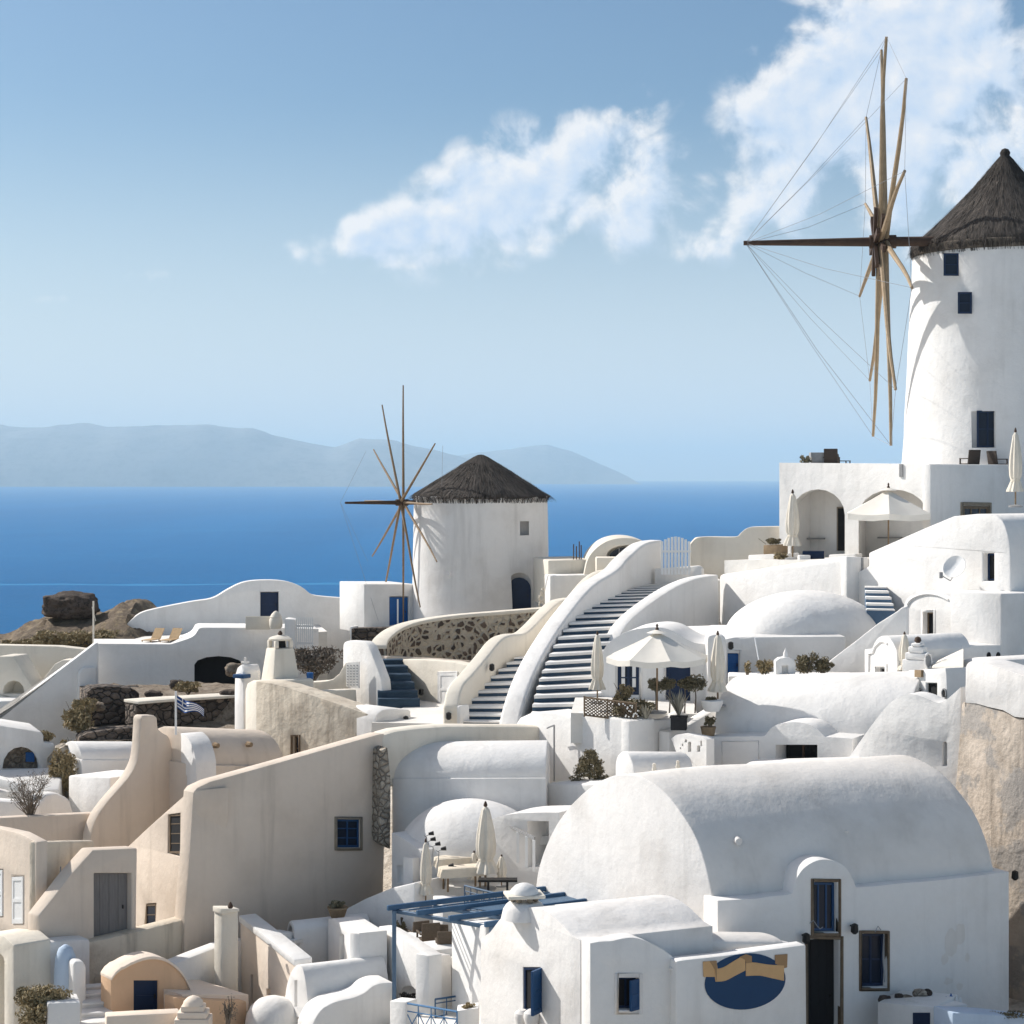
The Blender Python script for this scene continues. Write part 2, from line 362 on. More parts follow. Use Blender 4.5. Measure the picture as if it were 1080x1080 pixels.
def cbox(bm, c, s, rz=0.0):
    m = Matrix.Rotation(rz, 3, 'Z'); u, v, w = m @ Vector((s[0], 0, 0)), m @ Vector((0, s[1], 0)), Vector((0, 0, s[2]))
    box(bm, Vector(c) - u / 2 - v / 2 - w / 2, u, v, w)
def tube(bm, pts, r, n=8, cap=True):
    pts = [Vector(p) for p in pts]; rs = r if isinstance(r, (list, tuple)) else [r] * len(pts); rings = []
    for i, p in enumerate(pts):
        t = (pts[min(i + 1, len(pts) - 1)] - pts[max(i - 1, 0)]).normalized()
        a = t.cross(Vector((0, 0, 1)) if abs(t.z) < .9 else Vector((1, 0, 0))).normalized(); b = t.cross(a)
        rings.append([bm.verts.new(p + (a * math.cos(2 * math.pi * k / n) + b * math.sin(2 * math.pi * k / n)) * rs[i]) for k in range(n)])
    for q, s in zip(rings, rings[1:]):
        for k in range(n): bm.faces.new((q[k], q[(k + 1) % n], s[(k + 1) % n], s[k]))
    if cap: bm.faces.new(list(reversed(rings[0]))); bm.faces.new(rings[-1])
def lathe(bm, prof, c=(0, 0, 0), n=32, fr=None):
    """prof = [(r, z)], fr(angle, i) scales the radius"""
    c = Vector(c); rings = []
    for i, (r, z) in enumerate(prof):
        rings.append([bm.verts.new(c + Vector((math.cos(2 * math.pi * k / n), math.sin(2 * math.pi * k / n), 0)) * r * (fr(2 * math.pi * k / n, i) if fr else 1) + Vector((0, 0, z))) for k in range(n)])
    for q, s in zip(rings, rings[1:]):
        for k in range(n): bm.faces.new((q[k], q[(k + 1) % n], s[(k + 1) % n], s[k]))
    bm.faces.new(list(reversed(rings[0]))); bm.faces.new(rings[-1])
def perp(u):
    v = Vector((-u.y, u.x, 0)).normalized()
    return v if v.y > 0 else -v
def block(name, A, B, w, down, mat, bev=.08, back=None, **kw):
    """body whose front top edge runs from A to B (px, py, d); w metres deep, 'down' metres high"""
    a, b = P(*A), P(*B); u = b - a; v = Vector(back) if back is not None else perp(u) * w
    bm = bmesh.new(); lo = min(a.z, b.z) - down
    vs = [bm.verts.new(q) for q in (a, b, b + v, a + v)]; ws = [bm.verts.new((q.x, q.y, lo)) for q in (a, b, b + v, a + v)]
    bm.faces.new(vs); bm.faces.new(list(reversed(ws)))
    for i in range(4): bm.faces.new((vs[i], ws[i], ws[(i + 1) % 4], vs[(i + 1) % 4]))
    return fin(bm, name, mat, bev=bev, **kw)
def barrel(name, A, B, w, h, down, mat, n=14, bev=.08, back=None, pw=1.0, **kw):
    """barrel vault; front springing line A to B (px, py, d), w across, h high, walls 'down' below"""
    a, b = P(*A), P(*B); b.z = a.z + (b.z - a.z); u = b - a; v = Vector(back).normalized() if back is not None else perp(u)
    prof = [a + v * (w / 2 * (1 - math.copysign(abs(math.cos(math.pi * i / n)) ** pw, math.cos(math.pi * i / n)))) + Vector((0, 0, h * math.sin(math.pi * i / n) ** pw)) for i in range(n + 1)]
    loop = [Vector((a.x, a.y, a.z - down))] + prof + [Vector(((a + v * w).x, (a + v * w).y, a.z - down))]
    return fin(prism_bm(loop, u), name, mat, bev=bev, **kw)
def ribbon(name, st, t, mat, n=5, bev=.08, side=1, seg=2, **kw):
    """wall along a curved path: stations (px, py_top, py_foot, d); t metres thick, growing away from the camera (side=1)"""
    st = sm(st, n) if n > 1 else [tuple(map(float, s)) for s in st]
    top = [P(a, b, d) for a, b, c, d in st]; bot = [P(a, c, d) for a, b, c, d in st]; N = len(st); bm = bmesh.new(); rows = []
    for i in range(N):
        e = top[min(i + 1, N - 1)] - top[max(i - 1, 0)]; e.z = 0
        v = Vector((-e.y, e.x, 0)).normalized() * t * side
        rows.append([bm.verts.new(q) for q in (top[i], bot[i], bot[i] + v, top[i] + v)])
    for q, s in zip(rows, rows[1:]):
        for k in range(4): bm.faces.new((q[k], s[k], s[(k + 1) % 4], q[(k + 1) % 4]))
    bm.faces.new(list(reversed(rows[0]))); bm.faces.new(rows[-1])
    return fin(bm, name, mat, bev=bev, seg=seg, **kw)
def polyat(line, t):
    k = t * (len(line) - 1); i = min(int(k), len(line) - 2); f = k - i
    return Vector(line[i]).lerp(Vector(line[i + 1]), f)
def stairs(root, left, right, n, riser='stepblue', tread='white', down=1.2, nose=.0):
    """flight between two edges (px, py, d), bottom first"""
    l = [P(*q) for q in sm(left, 6)]; r = [P(*q) for q in sm(right, 6)]
    for i in range(n):
        a0, b0 = polyat(l, i / n), polyat(r, i / n); a1, b1 = polyat(l, (i + 1) / n), polyat(r, (i + 1) / n)
        zt = (a1.z + b1.z) / 2; z0 = (a0.z + b0.z) / 2
        a2, b2 = polyat(l, min(1, (i + 1.25) / n)), polyat(r, min(1, (i + 1.25) / n))
        dv = (a1 + b1 - a0 - b0) * .5; dv.z = 0; dv = dv.normalized(); h = (zt - z0)
        for nm, mt, top, lo, pr in (('riser', riser, zt - h * .45, z0 - down, 0), ('step', tread, zt, zt - h * .45, .025)):
            bm = bmesh.new()
            q = [bm.verts.new((p.x - dv.x * k, p.y - dv.y * k, top)) for p, k in ((a0, pr), (b0, pr), (b2, 0), (a2, 0))]
            w = [bm.verts.new((p.x - dv.x * k, p.y - dv.y * k, lo)) for p, k in ((a0, pr), (b0, pr), (b2, 0), (a2, 0))]
            bm.faces.new(q); bm.faces.new(list(reversed(w)))
            for k in range(4): bm.faces.new((q[k], w[k], w[(k + 1) % 4], q[(k + 1) % 4]))
            fin(bm, nm, mt, root, bev=.01)
def leaves(bm, c, rad, n, size, r=None, up=0.0, shell=.35):
    r = r or rng; c = Vector(c)
    for _ in range(n):
        d = Vector((r.gauss(0, 1), r.gauss(0, 1), r.gauss(0, 1))).normalized()
        q = (shell + (1 - shell) * r.random()) ** .6
        p = c + Vector((d.x * rad[0], d.y * rad[1], d.z * rad[2])) * q
        a = Vector((r.gauss(0, 1), r.gauss(0, 1), r.gauss(0, 1) + up)).normalized(); b = a.cross(Vector((r.gauss(0, 1), r.gauss(0, 1), r.gauss(0, 1)))).normalized()
        s = size * (.6 + .8 * r.random())
        vs = [bm.verts.new(x) for x in (p - a * s, p + b * s * .38, p + a * s, p - b * s * .38)]; bm.faces.new(vs)
def clump(bm, c, rad, lumps, n, size, seed=1, lump=.5, flat=False):
    r = random.Random(seed); c = Vector(c); lumps *= 2
    leaves(bm, c - Vector((0, 0, rad[2] * .15)), tuple(x * .62 for x in rad), n // 3, size, r, shell=.1)
    for k in range(lumps):
        d = Vector((r.uniform(-1, 1), r.uniform(-1, 1), r.uniform(-.8, 1)))
        if d.length > 1: d.normalize()
        p = c + Vector((d.x * rad[0], d.y * rad[1], d.z * rad[2])) * (1 - lump * .35) * (.55 + .45 * r.random())
        s = lump * (.28 + .75 * r.random())
        leaves(bm, p, (rad[0] * s, rad[1] * s, rad[2] * s), n // lumps, size, r)
def window(parent, pl, x0, y0, x1, y1, dep=.22, fr=None, pane='glass', cols=2, rows=2, fm='navy', bar=.05, name='window', sill=None, curtain=False):
    """a window sunk 'dep' metres into its opening: frame (with bars) and one pane mesh"""
    a, b, c = pl.pt(x0, y1, dep), pl.pt(x1, y1, dep), pl.pt(x0, y0, dep)
    u, w = b - a, Vector((0, 0, c.z - a.z)); L, H = u.length, w.z; un = u.normalized(); n = pl.n; bm = bmesh.new(); z = Vector((0, 0, 1))
    def bx(s0, s1, h0, h1, th=.05, o=0): box(bm, a + un * s0 + z * h0 - n * th + n * o, un * (s1 - s0), n * th, z * (h1 - h0))
    g = .004
    bx(g, bar * 1.3, g, H - g); bx(L - bar * 1.3, L - g, g, H - g); bx(bar * 1.3, L - bar * 1.3, g, bar * 1.3); bx(bar * 1.3, L - bar * 1.3, H - bar * 1.3, H - g)
    for i in range(1, cols): bx(L * i / cols - bar / 2, L * i / cols + bar / 2, bar * 1.3, H - bar * 1.3, .04)
    for j in range(1, rows):
        for i in range(cols):
            bx(max(L * i / cols + bar / 2, bar * 1.3), min(L * (i + 1) / cols - bar / 2, L - bar * 1.3), H * j / rows - bar * .3, H * j / rows + bar * .3, .03)
    o = fin(bm, name, fm, parent)
    bm = bmesh.new(); box(bm, a + un * bar * 1.3 + z * bar * 1.3 - n * .018, un * (L - bar * 2.6), n * .01, z * (H - bar * 2.6)); fin(bm, 'pane', pane, o)
    if curtain:
        bm = bmesh.new()
        for i in range(cols): box(bm, a + un * (L * i / cols + bar * 1.6) + z * (H * .22) - n * .026, un * (L / cols - bar * 3.2), n * .004, z * (H * .62))
        fin(bm, 'curtain', 'cloth', o)
    return o
def surround(parent, pl, x0, y0, x1, y1, wd, mat, th=.06, name='frame', bottom=True, into=.12):
    """raised border round an opening"""
    a, b, c = pl.pt(x0, y1), pl.pt(x1, y1), pl.pt(x0, y0); un = (b - a).normalized(); L = (b - a).length; H = c.z - a.z; z = Vector((0, 0, 1)); bm = bmesh.new(); n = pl.n
    def bx(s0, s1, h0, h1): box(bm, a + un * s0 + z * h0 - n * th, un * (s1 - s0), n * (th + into), z * (h1 - h0))
    lo = -wd if bottom else 0
    bx(-wd, -.003, lo, H + wd); bx(L + .003, L + wd, lo, H + wd); bx(-.003, L + .003, H + .003, H + wd)
    if bottom: bx(-.003, L + .003, -wd, -.003)
    return fin(bm, name, mat, parent, bev=.008, seg=1)
def panel(parent, pl, x0, y0, x1, y1, dep, mat, name='door', th=.06, boards=0, handle=True, arch=False):
    a, b, c = pl.pt(x0, y1, dep), pl.pt(x1, y1, dep), pl.pt(x0, y0, dep); un = (b - a).normalized(); L = (b - a).length; H = c.z - a.z; n = pl.n; bm = bmesh.new(); z = Vector((0, 0, 1))
    if arch:
        loop = [a] + [a + un * (L / 2 - L / 2 * math.cos(math.pi * i / 8)) + z * (H - L / 2 + L / 2 * math.sin(math.pi * i / 8)) for i in range(9)] + [b]
        prism_bm([p - n * th for p in loop], n * th, bm=bm)
    elif boards:
        for i in range(boards): box(bm, a + un * (L * i / boards + .006) - n * th, un * (L / boards - .012), n * th, z * H)
        box(bm, a - n * th * .4, un * L, n * th * .4, z * H)
    else:
        box(bm, a - n * th * .6, un * L, n * th * .6, z * H)
        for (s0, s1, h0, h1) in ((0, .12, 0, 1), (.88, 1, 0, 1), (.12, .88, 0, .1), (.12, .88, .46, .54), (.12, .88, .92, 1)):
            box(bm, a + un * L * s0 + z * H * h0 - n * th, un * L * (s1 - s0), n * th * .4, z * H * (h1 - h0))
    o = fin(bm, name, mat, parent)
    if handle:
        bm = bmesh.new(); box(bm, a + un * L * .86 + z * H * .47 - n * (th + .05), un * .03, n * .05, z * .12); fin(bm, 'handle', 'black', o)
    return o
def px_tube(bm, A, B, r, n=6): tube(bm, [P(*A), P(*B)], r, n)

# ------------------------------------------------------------------ sea, islands, hillside, air
SEA = -128.0
bm = bmesh.new()
ys = [60, 120, 200, 400, 800, 1600, 3200, 6400, 12800, 25000, 47000]
rows = [[bm.verts.new((x * (400 + y * .42), y, SEA)) for x in (-1, -.5, 0, .5, 1)] for y in ys]
for q, s in zip(rows, rows[1:]):
    for k in range(4): bm.faces.new((q[k], q[k + 1], s[k + 1], s[k]))
fin(bm, 'sea', 'sea', kind='structure', smooth=0)

bm = bmesh.new(); a_ = [P(x, 616.3 + .6 * math.sin(x * .013), 128 * 2000 / (616.3 + .6 * math.sin(x * .013) - HOR)) for x in range(-60, 640, 20)]
lo_ = [bm.verts.new((p.x, p.y - 16 - 8 * math.sin(i * .7), SEA + .08)) for i, p in enumerate(a_)]; hi_ = [bm.verts.new((p.x, p.y + 16 + 7 * math.sin(i * 1.3), SEA + .08)) for i, p in enumerate(a_)]
for i in range(len(a_) - 1): bm.faces.new((lo_[i], lo_[i + 1], hi_[i + 1], hi_[i]))
fin(bm, 'sea_wake', 'wake', kind='structure', smooth=0)
def island(name, ridge, d, depth, seed):
    bm = bmesh.new(); N = 150; Mm = 22; rows = []
    x0, x1 = ridge[0][0], ridge[-1][0]
    for j in range(Mm + 1):
        v = j / Mm; row = []
        for i in range(N + 1):
            p = x0 + (x1 - x0) * i / N
            for (a, ya), (b, yb) in zip(ridge, ridge[1:]):
                if a <= p <= b: yy = ya + (yb - ya) * (p - a) / (b - a); break
            dd = d + (v - .4) * depth
            h = max(0, (HOR - yy) / 2000.0 * d - SEA)
            prof = math.sin(math.pi * v) ** .8
            X = (p - 540) / 2000.0 * d
            nz = 1 + .16 * mnoise.fractal(Vector((X / 1500.0, dd / 1500.0, seed)), 1.0, 2.0, 4) * (1 if abs(v - .5) > .04 else .35)
            row.append(bm.verts.new((X, dd, SEA - 5 + h * prof * nz)))
        rows.append(row)
    for q, s in zip(rows, rows[1:]):
        for i in range(N): bm.faces.new((q[i], q[i + 1], s[i + 1], s[i]))
    fin(bm, name, 'island', kind='structure', smooth=60)
island('island_hills', [(-420, 500), (-260, 470), (-90, 450), (0, 448), (40, 450), (84, 446.5), (110, 450), (160, 447), (214, 446), (266, 452), (311, 463), (350, 470), (376, 459.5), (415, 463), (440, 471), (480, 480), (520, 492), (560, 507)], 24000, 3500, 1.0)
island('island_hills', [(400, 509), (440, 490), (480, 483), (518, 478), (535, 474), (551, 470), (577, 467), (603, 474), (635, 489), (650, 496), (664, 503), (672, 509)], 31000, 3500, 5.0)

GP = [(0, 1100, 58), (250, 1100, 57), (540, 1130, 50), (800, 1150, 46), (1080, 1110, 52), (100, 1000, 62), (300, 1010, 62), (300, 975, 66), (450, 930, 66), (560, 900, 66),
      (1000, 1010, 58), (700, 850, 66), (900, 850, 68), (640, 800, 68), (800, 740, 76), (950, 730, 74), (1070, 740, 70), (480, 780, 72), (440, 760, 76), (350, 760, 80), (250, 790, 80),
      (60, 880, 80), (0, 850, 84), (200, 770, 88), (100, 780, 90), (0, 760, 96), (300, 700, 98), (150, 720, 104), (450, 680, 96), (520, 668, 100), (600, 650, 98), (700, 625, 90),
      (820, 605, 88), (950, 575, 90), (1080, 510, 96), (1180, 500, 92), (1260, 500, 100), (1160, 600, 80), (1170, 690, 72), (1180, 760, 66), (1300, 560, 90), (1320, 700, 72), (560, 650, 110), (300, 690, 112), (100, 690, 115), (800, 560, 110), (-300, 800, 90), (-250, 1000, 60), (1400, 520, 96), (1500, 900, 60), (1300, 1100, 45), (-200, 1200, 45), (540, 1500, 36), (1300, 560, 112), (-300, 700, 114)]
GPW = [P(*g) for g in GP]
def ground_z(x, y):
    sw = sz = 0
    for g in GPW:
        w = 1 / (((g.x - x) ** 2 + (g.y - y) ** 2) ** 1.6 + .5); sw += w; sz += w * g.z
    return sz / sw
bm = bmesh.new(); NX, NY = 110, 110; rows = []
for j in range(NY + 1):
    y = 4 + 124 * j / NY; row = []
    for i in range(NX + 1):
        x = -62 + 124 * i / NX; z = ground_z(x, min(y, 114)) - 1.5 - max(0, 34 - y) * .12
        z += .35 * mnoise.noise(Vector((x / 3, y / 3, 0)))
        if y > 114: z -= (y - 114) ** 1.6 * .55
        row.append(bm.verts.new((x, y, z)))
    rows.append(row)
far = [bm.verts.new((v.co.x * 1.2, 210, SEA - 4)) for v in rows[-1]]; rows.append(far)
for q, s in zip(rows, rows[1:]):
    for i in range(NX): bm.faces.new((q[i], q[i + 1], s[i + 1], s[i]))
fin(bm, 'terrain', 'ground', kind='structure', smooth=60)

# the dark headland at the left, one boulder on top of it
def rockmesh(name, c, rad, seed, mat, sub=4, rough=.3, cut=None, **kw):
    bm = bmesh.new(); bmesh.ops.create_icosphere(bm, subdivisions=sub, radius=1)
    for v in bm.verts:
        p = v.co.copy(); q = max(abs(p.x), abs(p.y), abs(p.z)); p = p.lerp(p / q * .86, .35)
        k = 1 + rough * mnoise.fractal(p * 1.3 + Vector((seed, 0, 0)), .9, 2.0, 5)
        v.co = Vector((p.x * rad[0], p.y * rad[1], p.z * rad[2])) * k + Vector(c)
    return fin(bm, name, mat, smooth=50, **kw)
bm = bmesh.new(); rows = []
HT = [(-160, 690), (-60, 684), (0, 674), (15, 667), (30, 660), (45, 654), (62, 650), (100, 648), (112, 646), (125, 640), (138, 634), (150, 633), (158, 640), (175, 652), (200, 668), (240, 700)]
for j in range(25):
    v = j / 24; row = []
    for i in range(121):
        p = -160 + 400 * i / 120
        for (a, ya), (b, yb) in zip(HT, HT[1:]):
            if a <= p <= b: yy = ya + (yb - ya) * (p - a) / (b - a); break
        d = 101 + 14 * v; top = (HOR - yy) / 2000.0 * 108
        X = (p - 540) / 2000.0 * 108
        z = -10.6 + (top + 10.6) * math.sin(math.pi * min(1, .12 + v * .8)) ** .7
        z += .38 * mnoise.fractal(Vector((X / 1.3, d / 1.3, 3)), .75, 2.1, 7)
        if v > .8: z -= (v - .8) * 60
        row.append(bm.verts.new((X, d, z)))
    rows.append(row)
for q, s in zip(rows, rows[1:]):
    for i in range(120): bm.faces.new((q[i], q[i + 1], s[i + 1], s[i]))
fin(bm, 'headland', 'rock', kind='structure', smooth=35)
c = P(74, 639, 106)
rockmesh('boulder', c, (1.6, 1.4, .80), 7.4, 'boulder', 5, .19, label='big dark boulder perched on the headland above the sea', cat='boulder')

# air between here and the islands
bm = bmesh.new(); cbox(bm, (0, 23000, 285), (46000, 50000, 840))
hz = bpy.data.materials.new('haze'); hz.use_nodes = True; nt = hz.node_tree; nt.nodes.clear()
ho = nd(nt, 'ShaderNodeOutputMaterial'); pv = nd(nt, 'ShaderNodeVolumePrincipled'); nt.links.new(pv.outputs[0], ho.inputs['Volume'])
pv.inputs['Color'].default_value = (.66, .88, 1.0, 1); pv.inputs['Density'].default_value = 5.0e-5; pv.inputs['Anisotropy'].default_value = .0
fin(bm, 'haze', hz, kind='stuff', smooth=0)

# ------------------------------------------------------------------ windmills
def tower_cut(o, cutters):
    """take real recesses out of a round tower"""
    bm = bmesh.new()
    for c in cutters: prism_bm(*c, bm=bm)
    bmesh.ops.recalc_face_normals(bm, faces=bm.faces)
    me = bpy.data.meshes.new('cut'); bm.to_mesh(me); bm.free(); c = bpy.data.objects.new('cut', me); COL.objects.link(c)
    keep = o.matrix_basis.copy(); par = o.parent; o.parent = None; o.location = WL[o]
    md = o.modifiers.new('cut', 'BOOLEAN'); md.object = c; md.operation = 'DIFFERENCE'; md.solver = 'EXACT'
    bpy.context.view_layer.update()
    ev = o.evaluated_get(bpy.context.evaluated_depsgraph_get()); nm = bpy.data.meshes.new_from_object(ev)
    o.modifiers.clear(); old = o.data; o.data = nm; nm.name = old.name
    for p in nm.polygons: p.use_smooth = True
    nm.set_sharp_from_angle(angle=R(38))
    o.parent = par; o.matrix_basis = keep
    bpy.data.objects.remove(c); bpy.data.meshes.remove(me)
def frontal(px0, px1, d): return Plane((px0, d), (px1, d))
def thatch(parent, c, prof, n, seed, mat='thatch', rough=.05, strands=900, eave=None):
    r = random.Random(seed); bm = bmesh.new()
    def fr(a, i): return 1 + rough * mnoise.noise(Vector((math.cos(a) * 4, math.sin(a) * 4, i * .6 + seed))) + rough * .6 * mnoise.noise(Vector((math.cos(a) * 14, math.sin(a) * 14, i + seed)))
    lathe(bm, prof, c, n, fr)
    # loose straw lying on the cap and hanging over the eaves
    R0 = max(p[0] for p in prof); zs = prof
    for k in range(strands):
        a = r.uniform(0, 2 * math.pi); t = (1 - r.random() ** .6) * .66; i = t * (len(zs) - 1.001); i0 = int(i); f = i - i0
        rr = zs[i0][0] * (1 - f) + zs[i0 + 1][0] * f; z = zs[i0][1] * (1 - f) + zs[i0 + 1][1] * f
        dr = zs[i0][0] - zs[i0 + 1][0]; dz = zs[i0][1] - zs[i0 + 1][1]; l = math.hypot(dr, dz) or 1; L = r.uniform(.25, .6)
        ca, sa = math.cos(a), math.sin(a); o = Vector((ca, sa, 0))
        p = Vector(c) + o * (rr * 1.01 + .03) + Vector((0, 0, z)); q = p + (o * dr / l + Vector((0, 0, dz / l))) * L + o * .04 + Vector((-sa, ca, 0)) * r.uniform(-.08, .08)
        s = Vector((-sa, ca, 0)) * .016
        bm.faces.new([bm.verts.new(x) for x in (p - s, p + s, q + s * .4, q - s * .4)])
    return fin(bm, 'thatched_cap', mat, parent, smooth=60, origin=Vector(c))
def sail_wheel(root, hub, axle, R0, phis, lens, r0, bow_out, bow_in, bend=.0, mat='palewood', ring=True, stays=True, hubboards=0, rope_r=.012, seed=1):
    """spars of a bare windmill wheel: axle = unit vector from the cap outwards"""
    r = random.Random(seed); z = Vector((0, 0, 1)); b = axle.cross(z).normalized()
    bm = bmesh.new(); tube(bm, [hub - axle * bow_in, hub - axle * .1, hub + axle * bow_out * .5, hub + axle * bow_out], [r0 * 1.9, r0 * 1.9, r0 * 1.4, r0 * .9], 10); fin(bm, 'axle', 'darkwood', root)
    bm = bmesh.new(); tube(bm, [hub - axle * r0 * 5, hub + axle * r0 * 5], r0 * 2.6, 12); fin(bm, 'hub', 'darkwood', root)
    tips = []
    for k, (ph, ln) in enumerate(zip(phis, lens)):
        off = axle * ((k % 2) - .5) * r0 * 2.2
        d = z * math.cos(R(ph)) + b * math.sin(R(ph)); t = hub + off + d * R0 * ln
        sag = Vector((r.uniform(-1, 1), r.uniform(-1, 1), r.uniform(-1, 1))) * bend + axle * bend * r.uniform(-1, 1)
        bm = bmesh.new(); pts = [hub + off + d * R0 * ln * f + sag * math.sin(math.pi * f * .5) ** 2 * (1 if f > 0 else 0) * (4 * f * (1 - f) + .4 * f) for f in (0, .2, .4, .6, .8, 1)]
        tube(bm, pts, [r0 * 1.15, r0 * 1.05, r0 * .95, r0 * .85, r0 * .7, r0 * .55], 7); fin(bm, 'sail_arm', mat, root); tips.append(pts[-1])
        if hubboards:
            bm = bmesh.new(); w = d.cross(axle).normalized(); e = hub + off + axle * r0 * 1.3
            box(bm, e - w * r0 * 1.2 - d * .1, d * hubboards, w * r0 * 2.4, axle * r0 * 1.3); fin(bm, 'arm_brace', 'darkwood', root)
    bow = hub + axle * bow_out * .985
    if stays:
        bm = bmesh.new()
        for i, t in enumerate(tips): 
            m = (t + bow) / 2 - z * r.uniform(.05, .35); tube(bm, [bow, bow * .45 + t * .55 - z * .25, t] if 0 else [bow, m, t], rope_r, 4)
        fin(bm, 'stay_rope', 'rope', root)
    if ring:
        bm = bmesh.new()
        for i in range(len(tips)):
            if abs(((phis[(i + 1) % len(phis)] - phis[i] + 180) % 360) - 180) < 50: tube(bm, [tips[i], tips[(i + 1) % len(tips)]], rope_r, 4)
        fin(bm, 'rim_rope', 'rope', root)
    return tips
def windmill(name, label, cx, d, r_top, r_base, y_top, y_base, cap, seed, cuts, capmat='thatch', strands=900, rough=.05):
    c = P(cx, y_base, d); zt = (HOR - y_top) / 2000.0 * d
    root = thing(name, label, 'windmill', c)
    bm = bmesh.new(); H = zt - c.z; n = 56
    prof = [(r_base, -1.5)] + [(r_base + (r_top - r_base) * (i / 12) ** .9, H * i / 12) for i in range(13)]
    lathe(bm, prof, c, n, lambda a, i: 1 + .006 * mnoise.noise(Vector((math.cos(a) * 2, math.sin(a) * 2, i * .5 + seed))))
    t = fin(bm, 'tower', 'white' if seed == 2 else 'whiteold', root, origin=c)
    tower_cut(t, cuts)
    thatch(root, (c.x, c.y, zt), cap, 96, seed, rough=rough, strands=strands, mat=capmat)
    return root, c, zt
# small mill
DM = 100.0
def front_y(cx, d, rr, px):                   # distance of a round tower's near face at a picture column
    X = (px - 540) / 2000 * d - (cx - 540) / 2000 * d
    return d - math.sqrt(max(.01, rr * rr - X * X))
r_ = 3.58
dd = front_y(507, DM, r_, 547); pd = frontal(530, 560, dd - .25)
k = (dd) / DM
cut_door = ([pd.pt(*q) for q in archpx(534, 604, 561, 652)], Vector((0, .75, 0)))
dw = front_y(507, DM, r_, 553); pw = frontal(530, 560, dw - .4)
cut_win = ([pw.pt(*q) for q in rect(548.5, 550, 558, 565)], Vector((0, 1.3, 0)))
mill, mc, mz = windmill('windmill', 'smaller white windmill with a dark conical thatched cap standing above the stone retaining wall', 507, DM, 3.52, 3.66, 523, 668,
    [(3.54, -.12), (3.60, .0), (3.42, .14), (2.55, .70), (1.6, 1.30), (.9, 1.74), (.40, 2.05), (.16, 2.16), (.03, 2.18)], 1, [cut_door, cut_win], strands=2400, rough=.07)
pd2 = frontal(530, 560, dd + .3)
panel(mill, pd2, 535, 609, 560, 648, .0, 'navy', arch=True)
def dir_axle(deg): return Vector((-math.cos(R(deg)), -math.sin(R(deg)), 0))
ax = dir_axle(22.5); hub = P(424, 530, DM - 1.2)
sail_wheel(mill, hub, ax, 6.1, [0, 30, 60, -60, -120, -150, 180, 150, 120, 90, -90], [1, .98, .92, .98, .95, 1.0, 1.02, 1.02, .98, 1.0, .7], .066, 3.1, 2.4, .06, 'wood', ring=False, stays=False, rope_r=.008)
bm = bmesh.new()
for a, b in (((359, 530), (386, 476)), ((359, 530), (388, 592)), ((359, 530), (399, 655)), ((467, 470), (466, 512))): tube(bm, [P(*a, 99 if a[0] < 400 else 98), P(*b, 98)], .008, 4)
fin(bm, 'stay_rope', 'rope', mill, kind='stuff')

# large mill
DB = 92.0
rb = 4.85; cxb = 1060
def cutw(x0, y0, x1, y1):
    f = front_y(cxb, DB, rb - .25, (x0 + x1) / 2); p = frontal(1000, 1060, f - .5); return ([p.pt(*q) for q in rect(x0, y0, x1, y1)], Vector((0, 1.05, 0))), frontal(1000, 1060, f + .32)
wins = [(995, 267, 1011, 291), (1010, 308, 1025, 331), (1030, 433, 1053, 472)]
cw = [cutw(*w) for w in wins]
big, bc, bz = windmill('windmill', 'larger white windmill with a tall pointed thatched cap and twelve bare sail arms', cxb, DB, 4.38, 4.95, 262, 500,
    [(4.42, -.28), (4.5, -.1), (4.36, .22), (3.62, .90), (2.80, 1.66), (2.02, 2.42), (1.34, 3.15), (.78, 3.82), (.40, 4.30), (.22, 4.50), (.25, 4.64), (.16, 4.80), (.02, 4.86)], 2, [c for c, p in cw], strands=2600)
thb = bmesh.new(); lathe(thb, [(4.40, -.42), (4.47, -.38), (4.49, -.02), (4.42, .02)], (bc.x, bc.y, bz), 72, lambda a, i: 1 + .012 * mnoise.noise(Vector((math.cos(a) * 9, math.sin(a) * 9, i)))); fin(thb, 'eave_straw', 'thatchpale', big, origin=Vector((bc.x, bc.y, bz)))
for (c_, p_), w_ in zip(cw, wins): window(big, p_, *w_, dep=0, cols=1 if w_[1] < 400 else 2, rows=2, fm='navy', bar=.07)
ax2 = dir_axle(-4.4); hub2 = P(931, 255, DB - 1.5)
ph = [11 - 30 * i for i in range(12)]
sail_wheel(big, hub2, ax2, 9.75, ph, [1, .98, .98, 1.0, .98, 1.0, 1.02, 1.0, .98, .95, .97, .96], .125, 6.6, 2.6, .10, 'palewood', hubboards=1.75, rope_r=.010, seed=4)

# ------------------------------------------------------------------ behind: walls and houses at the left
o = W('garden_wall', (100, 103), (390, 106), sm([(104, 684), (112, 676), (122, 668), (135, 657), (148, 647), (165, 642), (200, 635), (224, 631), (240, 622), (256, 614.5), (275, 612), (300, 613), (318, 619), (330, 627.5), (350, 630)], 4) + [(388, 633), (388, 720), (104, 720)],
      .85, 'white', [(rect(274.5, 624, 294, 652), .4)], label='long white wavy topped wall with a dark blue door behind the sun loungers', cat='wall')
panel(o, o_pl[o], 275, 625, 293.5, 652, .22, 'navy')
o = W('terrace_wall', (98, 95), (340, 97.5), [(99, 679), (180, 679.5)] + sm([(187, 677.5), (200, 673), (206, 669), (210, 663), (216, 662)], 3) + [(300, 662.5), (336, 663.5), (336, 740), (99, 745)],
      3.0, 'white', [(archpx(205, 692, 256, 724, 6, 9), 2.2)], label='white terrace wall with a wide dark cave opening below the sun loungers', cat='wall')
